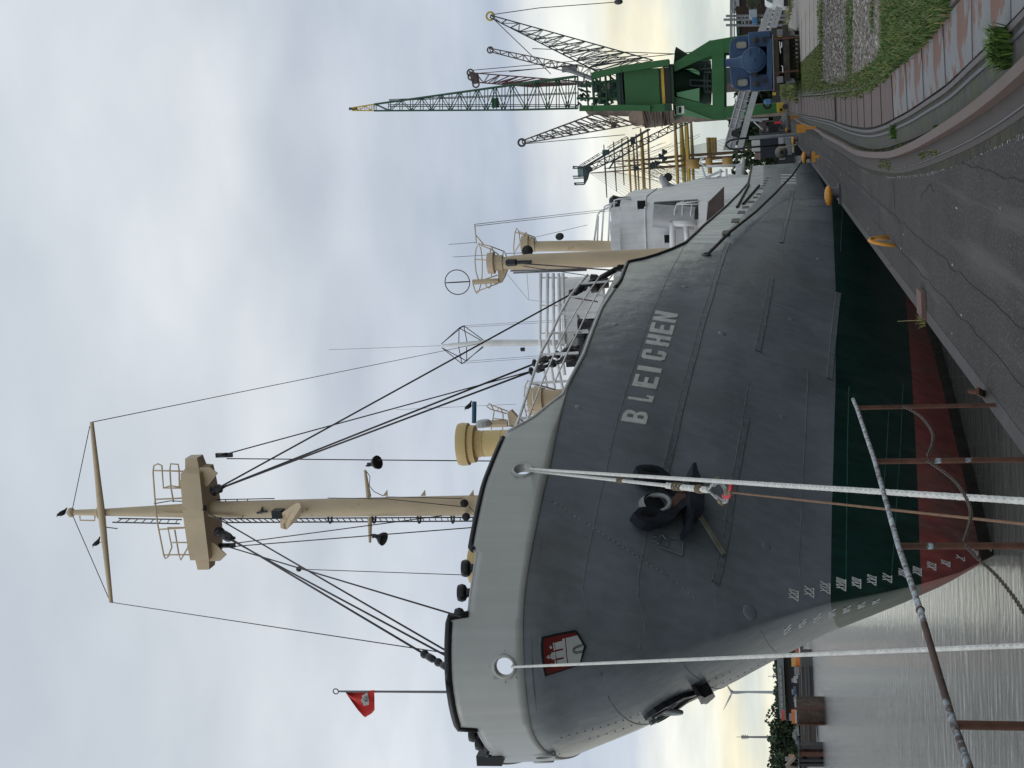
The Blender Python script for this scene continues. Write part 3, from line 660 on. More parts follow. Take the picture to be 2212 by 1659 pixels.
# rusty flange and open slot beside it with dark clips
o = ribbon(rl[20:], -0.092, -0.30, 0.0, 0.012).build('rail_flange', mat('flange', (0.06, 0.05, 0.046), 0.8, 0.2, 3)); tag(o, 'flat grey brown flange beside the crane rail', 'rail flange')
fl = offs(rl, -0.24)
CLIPS = []; n = 0
for i in range(len(rl)//2-14, len(rl)-1, 1):
    p = fl[i]; q = fl[i+1]; L = np.linalg.norm(q-p); k = max(1, int(L/0.34))
    for j in range(k):
        c = p+(q-p)*(j+random.random()*.3)/k; tt = unit(q-p)
        o = MB().box((c[0], c[1], 0.02), (0.20, 0.13, 0.03), tt).build('rail_clip', M['black']); n += 1; CLIPS.append(o)
for k, o in enumerate(reversed(CLIPS)): tag(o, 'small black clip beside the brown crane rail, %s from the picture edge' % ordinal(k+1), 'rail clip', 'black clips beside the crane rail')
# moss, dirt and salt lines along the rail
def patchy(name, col, thr, scale, size=1.0, col2=None):
    m = mat(name, col, 0.95, 0.35, scale*1.5, bump=0.01, bscale=40)
    t = m.node_tree; b = t.nodes['Principled BSDF']; co = t.nodes.new('ShaderNodeTexCoord'); n = t.nodes.new('ShaderNodeTexNoise'); n.inputs['Scale'].default_value = scale; n.inputs['Detail'].default_value = 8; n.inputs['Roughness'].default_value = 0.65
    t.links.new(co.outputs['Object'], n.inputs['Vector']); r = ramp(t, [(thr-.02, (0, 0, 0)), (thr+.02, (1, 1, 1))]); t.links.new(n.outputs[0], r.inputs[0]); t.links.new(r.outputs[0], b.inputs['Alpha']); return m
salt = patchy('white salt bloom', (0.40, 0.40, 0.38), 0.565, 16)
SL = [(530, 1210), (620, 1270), (760, 1340), (860, 1420), (1000, 1500), (1080, 1510), (1300, 1490), (1500, 1440), (1700, 1350), (1850, 1280), (2000, 1215), (2212, 1130)]
o = ribbon(gpath(SL, 0, 6), -0.05, 0.05, 0.004, 0.0045).build('salt_line', salt); tag(o, kind='structure')
o = ribbon(gpath([(1480, 1345), (1600, 1280), (1800, 1195), (2000, 1060), (2212, 960)], 0, 6), -0.04, 0.05, 0.004, 0.0045).build('salt_line', salt); tag(o, kind='structure')
crack = mat('open joint', (0.012, 0.012, 0.012), 0.9)
o = ribbon(gpath(SL, 0, 6), 0.055, 0.075, 0.003, 0.0042).build('asphalt_joint', crack); tag(o, kind='structure')
random.seed(17)
for x0, y0, y1, w in ((-1.62, 9, 60, .007), (-0.62, 7, 30, .005), (-2.02, 10, 26, .004), (-1.95, 30, 52, .007)):
    P = [A(x0+random.gauss(0, .012), y, 0) for y in np.arange(y0, y1, .35)]
    o = ribbon(P, 0, w, .001, .0045).build('asphalt_joint', crack); tag(o, kind='structure')
for x0, y0, a0, n in ((-1.0, 16, 1.1, 9), (-1.5, 21, .2, 10)):
    P = [A(x0, y0, 0)]; a = a0
    for _ in range(n): a += random.gauss(0, .5); P.append(P[-1]+.16*A(math.cos(a)*.6, math.sin(a), 0))
    o = ribbon(P, 0, .003, .001, .0048).build('asphalt_crack', crack); tag(o, kind='structure')
for x0, x1, y0, y1 in ((-2.0, -1.75, 24, 33),):
    o = MB().bb((x0, y0, .0005), (x1, y1, .0035)).build('asphalt_patch', mat('tar patch', (.022, .021, .021), .8, .35, 8, bump=.006, bscale=60)); tag(o, kind='structure')
# --- gravel, slabs, grass beyond the duct
soil = mat('weedy soil', (0.075, 0.072, 0.05), 0.95, 0.35, 3, dirt=(0.055, 0.085, 0.02), dirt_amt=0.85, dirt_scale=1.3, thr=0.5, bump=0.03, bscale=20)
grav = mat('rail ballast', (0.14, 0.125, 0.105), 0.9, 0.5, 24, dirt=(0.33, 0.31, 0.29), dirt_amt=0.9, dirt_scale=30, thr=0.56, soft=0.03, bump=0.06, bscale=26)
def zone(name, pts, m, z):
    pts = [oZ(1659+a/4, b/4, 0) for a, b in pts]; o = MB().add([A(p[0], p[1], z) for p in pts], [tuple(range(len(pts)))]).build(name, m); tag(o, kind='structure'); return o
edge = [(x, up(x)-4) for x in (90, 160, 300, 480, 600, 700, 800, 880, 950, 1030, 1100, 1250, 1400, 1550, 1650, 1720)]
zone('weedy_ground', [(60, 835)]+edge+[(1720, -400), (60, -900)], soil, 0.010)
zone('gravel_bed', [(480, 690), (560, 720), (700, 700), (800, 620), (900, 560), (1000, 430), (1040, 300), (1040, -300), (480, -300)], grav, 0.016)
slab = M['concrete']
for i, (a, b) in enumerate(((270, 300), (300, 335), (335, 372), (372, 410), (410, 440), (440, 470))):
    z0 = 560-(a-270)*1.0; z1 = 560-(b-270)*1.0
    pts = [(a+2, z0), (b-2, z1), (b-2, -60-(b-270)*1.5), (a+2, -60-(a-270)*1.5)]
    P = [oZ(1659+x/4, y/4, 0) for x, y in pts]
    o = MB().prism([A(p[0], p[1], 0.0) for p in P], (0, 0, 0.05)).build('concrete_slab', slab); tag(o, 'long pale concrete slab in front of the locomotive', 'slab', 'pale concrete slabs by the locomotive')
P = [oZ(1659+x/4, y/4, 0) for x, y in ((160, 230), (255, 260), (400, -20), (150, -60))]
o = MB().prism([A(p[0], p[1], 0.0) for p in P], (0, 0, 0.045)).build('concrete_slab', slab); tag(o, 'broad pale concrete slab to the right of the locomotive', 'slab')
# gravel stones (counted as stuff) and grass blades
def scatter_in(pts, n):
    P = [oZ(1659+a/4, b/4, 0)[:2] for a, b in pts]; out = []
    def ins(x, y):
        c = False
        for i in range(len(pts)):
            (x1, y1), (x2, y2) = pts[i], pts[i-1]
            if (y1 > y) != (y2 > y) and x < (x2-x1)*(y-y1)/(y2-y1)+x1: c = not c
        return c
    xs = [a for a, b in pts]; yy = [b for a, b in pts]
    while len(out) < n:
        x = random.uniform(min(xs), max(xs)); y = random.uniform(min(yy), max(yy))
        if ins(x, y): out.append(oZ(1659+x/4, y/4, 0))
    return out
m = MB()
for p in scatter_in([(480, 690), (560, 720), (700, 700), (800, 620), (900, 560), (1000, 430), (1045, 300), (1045, 0), (480, 0)], 9000):
    s = random.uniform(.02, .055); a = random.random()*6.3; ax = A(math.cos(a), math.sin(a), random.uniform(-.4, .4))
    m.cur = random.choice((0, 0, 1, 2)); m.box((p[0], p[1], 0.02+s*.2), (s*random.uniform(.8, 1.5), s, s*.8), ax, np.cross(unit(ax), A(0, 0, 1))+A(0, 0, random.uniform(-.5, .5)))
o = m.build('gravel', [mat('stone grey', (0.20, 0.185, 0.165), .9, .3, 20), mat('stone pale', (0.34, 0.325, 0.30), .9, .3, 20), mat('stone brown', (0.13, 0.105, 0.085), .9, .3, 20)]); tag(o, kind='stuff')
gm = [mat('grass green', (0.085, 0.165, 0.028), .8, .3, 5), mat('grass dark', (0.045, 0.095, 0.018), .8, .3, 5), mat('grass straw', (0.24, 0.22, 0.09), .8, .3, 5)]
def blades(m, p, h, n, spread, w=0.012, wt=(0, 0, 1, 1, 2)):
    for _ in range(n):
        a = random.random()*6.283; r = spread*math.sqrt(random.random()); b0 = A(p[0]+r*math.cos(a), p[1]+r*math.sin(a), 0.01)
        hh = h*random.uniform(.5, 1.15); a2 = random.random()*6.283; le = random.uniform(.15, .9)*hh
        d = A(math.cos(a2), math.sin(a2), 0); s = A(-d[1], d[0], 0)*w*random.uniform(.6, 1.3)
        p1 = b0+d*le*.35+A(0, 0, hh*.65); p2 = b0+d*le+A(0, 0, hh*random.uniform(.75, 1))
        m.cur = random.choice(wt); m.add([b0-s, b0+s, p1+s*.7, p1-s*.7, p2], [(0, 1, 2, 3), (3, 2, 4)])
m = MB()
for p in scatter_in([(1040, 430), (1000, 560), (1100, 560), (1250, 440), (1400, 300), (1500, 170), (1600, 40), (1640, -20), (1040, -20)], 1500): blades(m, p, 0.16, 14, 0.12, 0.006)
for p in scatter_in([(800, 700), (920, 700), (1060, 600), (1180, 480), (1080, 420), (1000, 480), (900, 600)], 260): blades(m, p, 0.10, 12, 0.10, 0.006)
for p in scatter_in([(270, 700), (300, 820), (600, 800), (800, 760), (930, 690), (900, 620), (760, 690), (560, 740), (470, 700), (470, 400), (280, 560)], 1600): blades(m, p, 0.07, 10, 0.22, 0.010, (0, 1, 1, 2, 2))
for p in scatter_in([(700, 0), (760, 0), (750, 700), (715, 700)], 260): blades(m, p, 0.10, 9, 0.14, 0.008)
for p in scatter_in([(930, 0), (950, 0), (940, 260), (925, 260)], 40): blades(m, p, 0.10, 9, 0.1, 0.008)
for p in scatter_in([(60, 700), (100, 830), (270, 820), (270, 560), (220, 640)], 420): blades(m, p, 0.30, 10, 0.5, 0.03, (0, 1, 2, 2))
for p in scatter_in([(470, 690), (490, 690), (490, 0), (440, 0)], 120): blades(m, p, 0.12, 9, 0.2, 0.01)
for p in scatter_in([(600, 810), (800, 795), (950, 735), (1100, 630), (1090, 600), (940, 690), (780, 760)], 260): blades(m, p, 0.08, 8, 0.07, 0.006)
for p in scatter_in([(120, 250), (170, 250), (240, 0), (190, 0)], 120): blades(m, p, 0.2, 8, 0.3, 0.02, (1, 2, 2))
o = m.build('grass', gm); tag(o, kind='stuff')
# moss and weeds in the joints by the rail
moss = MB()
for q in [(900, 1285), (980, 1280), (1060, 1270), (820, 1270), (760, 1230), (1020, 1400), (1050, 1440), (1000, 1430), (960, 1200), (1650, 830), (1700, 800), (1900, 600), (1950, 560), (2010, 500), (740, 1180), (700, 1190), (1150, 1250), (1450, 1320), (1350, 1340)]:
    for _ in range(26):
        p = gz(q[0]+random.gauss(0, 26), q[1]+random.gauss(0, 12)); blades(moss, p, 0.025, 4, 0.03, 0.006, (1, 1, 2))
o = moss.build('moss', gm); tag(o, kind='stuff')
for lb, (cx, cy), hh, sp, n in (('bushy green weed growing by the kerb at the picture edge', (2130, 400), 0.20, 0.13, 420), ('green weed tuft growing between crane rail and duct', (1125, 1140), 0.12, 0.08, 180), ('small weed sprig beside the crane rail', (1495, 1115), 0.07, 0.04, 60)):
    m = MB(); blades(m, gz(cx, cy), hh, n, sp, 0.010, (0, 0, 0, 1)); o = m.build('weed', gm); tag(o, lb, 'weed')
# ================================================================== ship fittings
def zf(x0, y0, s=2.1602): return lambda a, b: ((x0+a/s)*.54, (y0+b/s)*.54)
ZA = zf(0, 1536); ZB = zf(1024, 1536); ZC = zf(1024, 768); ZD = zf(2048, 768); ZE = zf(1024, 2304)
ZP = zf(1850, 850, 4.424); ZR = zf(2050, 1100, 5.53); ZV = zf(1850, 1400, 4.424); ZH = zf(2500, 700, 3.687); ZN = zf(2400, 1800, 3.687); ZO = zf(2600, 550, 5.53)
def Yp(f, a, b, Y): return oY(*f(a, b), Y)
MY = 37.5
def mp(f, a, b, dy=0): return Yp(f, a, b, MY+dy)
# ---- foremast
pts = [(1060, 1092, 22.5), (1028, 1092, 22.5), (800, 1095, 21), (560, 1099.5, 19.5), (470, 1100.5, 18.5), (400, 1103, 16), (345, 1104, 13.5), (230, 1106.5, 8.5), (155, 1107, 6)]
P = [oY(a, b, MY) for a, b, w in pts]; P[0] = A(P[1][0], MY, 5.2)
R = [w/82.0 for a, b, w in pts]
fm = MB().pipe(P, R, 20).build('foremast', M['cream'], ship, smooth='auto')
top = P[-1]
MB().ball(top+A(0, 0, 0.02), 0.14, 12, (1, 1, .8)).build('mast_cap', M['cream'], fm, smooth=True)
# crosstree: a hollow box beam, deeper in the middle
ct = MB(); zc = oY(415, 1100, MY-0.5)[2]; cx = CL-0.02
def beam_ring(x, y0, y1, z0, z1): return [A(x, y0, z1), A(x, y1, z1), A(x, y1, z0), A(x, y0, z0)]
secs = [(-1.58, -.22, .22, .02, .36), (-1.30, -.25, .3, -.02, .38), (-1.22, -.5, .55, -.12, .42), (-.9, -.55, .60, -.14, .43), (0, -.62, .72, -.16, .43), (.9, -.55, .60, -.14, .43), (1.22, -.5, .55, -.12, .42), (1.30, -.25, .3, -.02, .38), (1.58, -.22, .22, .02, .36)]
vs = []; fs = []
for s in secs: vs += beam_ring(cx+s[0], MY+s[1], MY+s[2], zc-.2+s[3], zc-.2+s[4])
for i in range(len(secs)-1):
    for k in range(4): fs.append((4*i+k, 4*i+(k+1) % 4, 4*i+4+(k+1) % 4, 4*i+4+k))
fs += [(0, 1, 2, 3), (4*len(secs)-1, 4*len(secs)-2, 4*len(secs)-3, 4*len(secs)-4)]
ct.add(vs, fs); ct.build('crosstree', M['cream'], fm)
for sx in (-1, 1): MB().prism([A(cx+sx*1.32, MY-.28, zc-.25), A(cx+sx*1.32, MY-.28, zc-.55), A(cx+sx*1.15, MY-.28, zc-.75), A(cx+sx*.8, MY-.28, zc-.42), A(cx+sx*.8, MY-.28, zc-.3)], (0, .04, 0)).build('lug_plate', M['cream'], fm)
# long stiffener on the mast front
m = MB(); m.bar(mp(ZA, 1400, 1115, -.28), mp(ZA, 2100, 1145, -.36), .06, .10); m.build('mast_stiffener', M['cream'], fm)
# yard near the top
ya, yb = oY(198, 912, MY-.15), oY(240, 1301, MY-.15); zy = (ya[2]+yb[2])/2
m = MB().pipe([ya, ya*.66+yb*.34, ya*.5+yb*.5, ya*.34+yb*.66, yb], [.055, .085, .105, .085, .055], 12)
m.build('yard', M['cream'], fm, smooth='auto')
m = MB().ring(oY(215, 1107, MY), (0, 0, 1), .17, .03, 20, 6); m.build('yard_clamp', M['cream'], fm)
for a, b in (((157, 1097), (194, 920)), ((158, 1116), (237, 1297))):
    MB().tube(oY(*a, MY), oY(*b, MY-.15), .012).build('yard_lift', M['wire'], fm)
def pipes(name, lst, r, m, parent, close=None):
    b = MB()
    for l in lst: b.pipe(l, r, 6)
    return b.build(name, m, parent, smooth=True)
# cages on the crosstree
g = lambda L, dy=0: [mp(ZA, a, b, dy) for a, b in L]
pipes('platform_railing', [g([(1605, 755), (1330, 748)]), g([(1610, 985), (1340, 997)]), g([(1340, 1010), (1322, 760), (1330, 705), (1365, 690), (1398, 705), (1412, 900), (1605, 900)], -.3),
      g([(1500, 1020), (1478, 900), (1468, 740), (1475, 690), (1540, 695), (1548, 750), (1550, 890)], .3), g([(1410, 900), (1475, 880), (1605, 900)])], .022, M['cream'], fm)
pipes('platform_railing', [g([(1340, 1010), (1360, 1200), (1415, 1480), (1430, 1510), (1450, 1495), (1485, 1410), (1450, 1240), (1645, 1240)], -.3), g([(1690, 1475), (1420, 1477)]), g([(1665, 1370), (1490, 1370)]), g([(1645, 1240), (1380, 1257)]),
      g([(1510, 1260), (1545, 1470), (1562, 1522), (1620, 1420), (1628, 1380), (1605, 1240)], .3)], .022, M['cream'], fm)
MB().prism([mp(ZA, 1550, 890), mp(ZA, 1550, 825), mp(ZA, 1605, 890)], (0, .03, 0)).build('gusset', M['cream'], fm)
# ladder
def ladder(a0, a1, b0, b1, n, r=.02, m=M['dark_steel'], parent=fm):
    q = MB(); q.tube(a0, a1, r); q.tube(b0, b1, r)
    for i in range(n):
        t = (i+.5)/n; q.tube(a0+(a1-a0)*t, b0+(b1-b0)*t, r*.7)
    return q.build('ladder', m, parent)
ladder(mp(ZA, 1025, 1162), mp(ZA, 1570, 1172), mp(ZA, 972, 1195, .3), mp(ZA, 1552, 1208, .3), 8)
ladder(mp(ZA, 1890, 1165), mp(ZB, 1900, 1152), mp(ZA, 1950, 1198, .35), mp(ZB, 1900, 1185, .35), 42)
for zx in (640, 1020, 1410, 1700):
    m = MB(); m.ring(mp(ZB, zx, 1150, .12), (0, 0, 1), .16, .03, 12, 5); m.build('ladder_bracket', M['dark_steel'], fm)
pipes('mast_step', [[mp(ZA, 690, 1140), mp(ZA, 692, 1178), mp(ZA, 818, 1180), mp(ZA, 820, 1138)]], .02, M['cream'], fm)
pipes('handrail', [[mp(ZA, 1870, 1000), mp(ZB, 160, 990)]]+[[mp(ZA, z, 1000), mp(ZA, z, 1015)] for z in (1950, 2050, 2140)]+[[mp(ZA, 1330, 1035), mp(ZA, 1470, 1010), mp(ZA, 1600, 1015)]], .014, M['dark_steel'], fm)
# radar shelf
q = [mp(ZB, 230, 1130, -.5), mp(ZB, 375, 1030, -.9), mp(ZB, 388, 1060, -.9), mp(ZB, 390, 1140, -.4), mp(ZB, 265, 1258, -.4), mp(ZB, 238, 1250, -.45)]
m = MB().prism(q, (0.0, 0.05, 0.10)); m.bar(mp(ZB, 320, 1130, -.35), mp(ZB, 440, 1085, -.3), .05, .12); m.build('radar_shelf', M['cream'], fm)
m = MB().box(mp(ZB, 190, 1120, -.4), (.22, .25, .28)); m.tube(mp(ZB, 200, 1110, -.4), mp(ZB, 270, 1105, -.4), .05); m.build('loudhailer', M['black'], fm)
m = MB().tube(mp(ZB, 10, 1115, -.3), mp(ZB, 95, 1100, -.35), .035); m.prism([mp(ZB, 30, 1110, -.3), mp(ZB, 55, 1055, -.3), mp(ZB, 65, 1105, -.3)], (0, .03, 0)); m.build('block_bracket', M['black'], fm)
for zx, zy in ((1110, 930), (1437, 945), (1855, 940)):
    MB().prism([mp(ZB, zx-15, 968), mp(ZB, zx+22, 935-20), mp(ZB, zx+28, 966)], (0, .03, 0)).build('cleat', M['cream'], fm)
# floodlights on perforated arms
def flood(arm0, arm1, lamp, parent=fm, dirn=(0.35, -.5, -1.0), s=.19, armm=M['cream']):
    if arm0 is not None: MB().pipe([arm0, arm1], [.07, .035], 6).build('lamp_arm', armm, parent)
    d = unit(dirn)
    m = MB().lathe(lamp-d*s*1.6, d, [(0, s*.22), (s*.5, s*.3), (s*.8, s*.35), (s*1.5, s*.9), (s*1.9, s*1.0), (s*1.95, s*.9)], 16); m.tube(lamp-d*s*1.4, lamp-d*s*2.1, s*.12)
    m.box(lamp-d*s*1.2+A(0, 0, s*.3), (s*.5, s*.5, s*.3))
    o = m.build('floodlight', M['black'], parent, smooth='auto'); return o
flood(mp(ZB, 975, 975), mp(ZB, 942, 745, -.1), mp(ZB, 1040, 680, -.15)); flood(mp(ZB, 985, 1150), mp(ZB, 985, 1370, -.1), mp(ZB, 1090, 1335, -.15), dirn=(-.25, -.4, -1))
flood(None, None, mp(ZB, 1800, 1030, -.45), dirn=(.2, -1, -.25), s=.11); flood(None, None, mp(ZB, 1815, 1145, -.45), dirn=(0, -1, -.25), s=.11)
pipes('lamp_cable', [[mp(ZB, 955, 755, -.1), mp(ZB, 985, 800, -.1), mp(ZB, 980, 880), mp(ZB, 1020, 930), mp(ZB, 1100, 968)], [mp(ZB, 620, 985, -.3), mp(ZB, 1120, 992, -.36), mp(ZB, 1780, 1060, -.36)], [mp(ZB, 1120, 975, -.3), mp(ZB, 1780, 990, -.3)], [mp(ZB, 1840, 1060, -.4), mp(ZB, 1915, 1140, -.35)]], .010, M['wire'], fm)
pipes('aerial_bracket', [[mp(ZA, 910, 1237), mp(ZA, 1015, 1250)]], .015, M['dark_steel'], fm)
# ---- standing and running rigging
def wire(name, pts, r=.018, m=M['wire'], parent=ship): return MB().pipe(pts, r, 6).build(name, m, parent, smooth=True)
S1 = mp(ZA, 1830, 930, -.3); S2 = mp(ZA, 1880, 1270, -.3); BT = mp(ZA, 1900, 620); BL = mp(ZA, 1930, 1395)
e3 = oX(1347, 573, -4.25); e4 = oX(1250, 748, -5.4); e5 = oX(1256, 762, -5.5); e1 = oX(1246, 775, -6.4)
f1 = oX(973, 1411, -9.4); f2 = oX(974, 1447, -9.75); f3 = oX(972, 1421, -9.5); f4 = oX(996, 1332, -8.6)
wire('shroud', [S1, e3], .024); wire('shroud', [S1, e4], .024); wire('shroud', [S1, e5], .024)
wire('runner', [BT, e1], .017); wire('runner', [mp(ZA, 1960, 645), oY(1075, 996, 37.2)], .015)
wire('forestay', [S2, f2], .024); wire('forestay', [mp(ZA, 1960, 1330, -.3), f3], .022); wire('forestay', [mp(ZA, 1740, 1080, -.5), f1], .020)
wire('runner', [BL, f4], .018); wire('runner', [mp(ZA, 1880, 1415), oY(1040, 1138, 37)], .015); wire('runner', [mp(ZA, 1970, 1385), oY(955, 1114, 37.1)], .014)
k = mp(ZB, 370, 1600, -3.5); wire('guy_wire', [k, oY(1032, 1243, 33.0)], .010); MB().ball(k, .07, 8).build('snatch_block', M['black'], ship)
wt = oY(1046, 740, 71)
wire('aerial_wire', [ya+A(.0, 0, 0), wt], .012); wire('aerial_wire', [yb, oX(973, 1412, -9.9)], .011)
# rigging screws and sockets
def screw(name, a, b, r=.07, parent=ship):
    L = np.linalg.norm(b-a); d = (b-a)/L
    m = MB().lathe(a, d, [(0, r*.4), (L*.12, r*1.15), (L*.2, r*1.1), (L*.26, r*.4), (L*.36, r*.45), (L*.45, r*.95), (L*.8, r*.95), (L*.86, r*.4), (L, r*.45)], 10)
    u, v = frame(d)
    for t in (.3, .9): m.ring(a+d*L*t, u, r*.9, r*.3, 12, 6)
    return m.build(name, M['black'], parent, smooth=True)
def on(a, b, ox):
    """point of the segment a-b that has image coordinate ox"""
    lo, hi = 0., 1.; s = 1 if proj(b)[0] > proj(a)[0] else -1
    for _ in range(30):
        mid = (lo+hi)/2
        if (proj(a+(b-a)*mid)[0]-ox)*s < 0: lo = mid
        else: hi = mid
    return a+(b-a)*lo
screw('rigging_screw', on(S1, e4, 1150), on(S1, e4, 1190), .10); screw('rigging_screw', on(S1, e4, 1196), e4, .09)
screw('rigging_screw', on(S1, e5, 1143), on(S1, e5, 1180), .10); screw('rigging_screw', on(S1, e5, 1184), e5, .09)
screw('rigging_screw', on(S1, e3, 1230), on(S1, e3, 1262), .12); screw('rigging_screw', on(S1, e3, 1266), e3, .09)
screw('rigging_screw', on(S2, f2, 913), on(S2, f2, 941), .075); screw('rigging_screw', on(S2, f2, 942), f2, .07)
screw('wire_socket', S1, on(S1, e4, 480), .13, fm); screw('wire_socket', S2, on(S2, f2, 500), .13, fm)
for c, rr in ((mp(ZA, 1925, 615), .16), (mp(ZA, 1950, 1395), .13)):
    m = MB().lathe(c-A(.05, 0, 0), (1, .2, .2), [(0, rr*.7), (.02, rr), (.08, rr), (.10, rr*.7)], 16); m.bar(c+A(0, 0, .2), c+A(0, 0, -.28), .12, .07); m.build('block', M['black'], fm, smooth='auto')
m = MB().box(mp(ZA, 1735, 1075, -.5), (.12, .14, .28)); m.build('wire_socket', M['black'], fm)
# ---- jackstaff
js0 = A(CL-.28, 25.15, 7.5); js1 = oY(731, 1493.5, 24.75)
MB().pipe([js0, js1], [.028, .018], 8).build('jackstaff', M['grey_steel'], ship)
MB().ring(js1+A(0, 0, .05), (0, 1, 0), .05, .012, 12, 5).build('truck', M['grey_steel'], ship)
# ---- mushroom ventilators
def vent(cx_, cy_, zt_, R, z0, name='ventilator'):
    m = MB().lathe((cx_, cy_, zt_), (0, 0, -1), [(0, R*.75), (.02, R*.98), (.10, R*1.02), (.26, R), (.28, R*.86), (.30, R*.9), (.42, R*.88), (.45, R*.66), (.62, R*.60), (.64, R*.62), (zt_-z0, R*.6)], 28)
    for h in (.62, 1.05): m.ring((cx_, cy_, zt_-h), (0, 0, 1), R*.61, .012, 28, 5)
    return m.build(name, M['yellow_vent'], ship, smooth='auto')
c = oY(990, 960, 33.5); vent(c[0], 33.5, c[2], .50, 6.0)
c = oY(1014, 1222, 31.5); vent(c[0], 31.5, c[2], .40, 6.0)
c = oY(1152, 862, 36.5); m = MB().lathe((c[0], 36.5, c[2]), (0, 0, -1), [(0, .2), (.04, .33), (.25, .33), (.27, .24), (1.2, .22)], 20); m.build('ventilator', M['cream'], ship, smooth='auto')
# ---- roller fairleads standing behind the cut-down bulwark
for (ox, oy) in ((1025, 1218), (1014, 1273), (1003, 1327)):
    p = hit(ox+14, oy); zt0 = zt(p[1]); 
    for sd in (1, -1):
        x = CL+sd*(p[0]-CL); n = hn(A(x, p[1], 7)); b0 = A(x, p[1], zt0-.35)-n*.14; n[2] = 0
        m = MB().lathe(b0, (0, 0, 1), [(0, .14), (.30, .13), (.33, .085), (.45, .085), (.49, .15), (.55, .17), (.62, .15), (.64, .02)], 18); m.build('fairlead_roller', M['black'], ship, smooth='auto')
m = MB().bb((CL-2.35, 26.5, 7.25), (CL-2.15, 26.95, 7.75)); m.build('closed_chock', M['black'], ship)
# ---- open rail above the side bulwark of the forecastle
rail_top = [(1269, 594), (1252, 613), (1230, 642), (1210, 678), (1191, 720), (1168, 763), (1146, 828), (1121, 904), (1111, 930)]
def inb(y): return interp(y, [594, 700, 930], [-4.30, -4.95, -6.35])
def rz(L): return [oX(a, b, inb(b)) for a, b in L]
rails = [rz(rail_top), rz([(1297, 594), (1262, 645), (1244, 672), (1219, 718), (1201, 756), (1170, 828), (1140, 905)]), rz([(1323, 594), (1290, 635), (1273, 666), (1251, 712), (1228, 756), (1198, 826)])]
m = MB(); m.pipe(rails[0], .035, 8); m.build('hand_rail', M['white'], ship, smooth=True)
for r_ in rails[1:]: MB().pipe(r_, .018, 6).build('guard_rail', M['white'], ship, smooth=True)
for a, b in (((1252, 613), (1325, 607)), ((1230, 642), (1308, 637)), ((1210, 678), (1288, 674)), ((1191, 720), (1270, 714)), ((1167, 766), (1250, 762)), ((1146, 828), (1228, 823)), ((1121, 904), (1158, 901))):
    x = inb(a[1]); MB().bar(oX(*a, x), oX(*b, x), .05, .07).build('stanchion', M['white'], ship)
for a, b in (((1146, 828), (1198, 842)), ((1230, 642), (1290, 652)), ((1120, 905), (1146, 925))):
    x = inb(a[1]); MB().bar(oX(*a, x), oX(*b, x-.4), .04, .04).build('rail_brace', M['white'], ship)
# dark deck gear behind that rail
def gear(name, ox, oy, X, prof, ax=(0, 0, 1), m=M['black']):
    c = oX(ox, oy, X); return MB().lathe(c, ax, prof, 18).build(name, m, ship, smooth='auto')
gear('mooring_bitt', 1290, 612, -5.0, [(-.35, .16), (-.1, .18), (0, .28), (.18, .30), (.2, .22)])
gear('mooring_bitt', 1265, 703, -5.5, [(-.5, .16), (.1, .16), (.12, .20), (.2, .20), (.22, .05)])
gear('winch_drum', 1262, 752, -6.3, [(-.4, .28), (-.35, .28), (-.34, .18), (.3, .18), (.31, .28), (.4, .28)], (1, .2, 0), M['black'])
m = MB().bb(oX(1262, 765, -6.5)-A(.3, .3, .6), oX(1235, 745, -6.5)+A(.25, .3, -.1)); m.build('winch_frame', M['black'], ship)
pipes('davit_pipe', [[oX(1290, 690, -5.2), oX(1252, 692, -5.2), oX(1248, 682, -5.2)]], .035, M['black'], ship)
MB().bb(A(CL-1.0, 33, 5.4), A(CL+1.0, 35, 6.6)).build('windlass', M['dark_steel'], ship)
# derrick heads and cradles seen through the rail
KY = 46
def kp(f, a, b, Y=KY): return Yp(f, a, b, Y)
m = MB().prism([kp(ZV, 790, 1110), kp(ZV, 860, 1070), kp(ZV, 1000, 1230), kp(ZV, 1100, 1310), kp(ZV, 960, 1390), kp(ZV, 830, 1330)], (0, .25, 0)); m.tube(kp(ZV, 390, 1310), kp(ZV, 800, 1300), .12)
m.build('derrick_cradle', M['cream'], ship)
pipes('derrick_guard', [[kp(ZV, *q) for q in L] for L in ([(510, 1410), (545, 1180), (560, 1080), (500, 960), (470, 950), (430, 1000), (500, 1050), (780, 1125)], [(500, 970), (800, 1085)], [(710, 1410), (720, 1150), (690, 1060), (650, 1015), (615, 1080)], [(545, 1280), (900, 1360)], [(560, 1215), (780, 1240)])], .02, M['cream'], ship)
m = MB().tube(kp(ZV, 205, 1290), kp(ZV, 210, 915), .075); m.build('derrick_post', mat('blue post', (.02, .09, .17), .5), ship)
m = MB().lathe(kp(ZV, 370, 1300, KY-1), (1, 0, .1), [(-.1, .25), (-.05, .3), (.1, .2), (.12, .1)], 12); m.build('derrick_head', M['light_grey'], ship)
m = MB().lathe(kp(ZV, 1280, 910, 50), (0, 0, -1), [(-.2, .45), (0, .5), (.35, .5), (.38, .33), (1.5, .3)], 20); m.build('ventilator', M['cream'], ship, smooth='auto')
pipes('derrick_guard', [[kp(ZV, *q) for q in L] for L in ([(1090, 830), (1110, 640), (1160, 540), (1190, 560), (1225, 780)], [(1130, 675), (1440, 775)], [(1240, 600), (1420, 700)], [(1275, 760), (1290, 670), (1320, 625), (1350, 680), (1365, 800)], [(1090, 975), (1140, 1190)], [(1100, 975), (1330, 965)], [(1110, 1090), (1290, 1045)], [(1225, 1040), (1200, 1190)])], .02, M['cream'], ship)
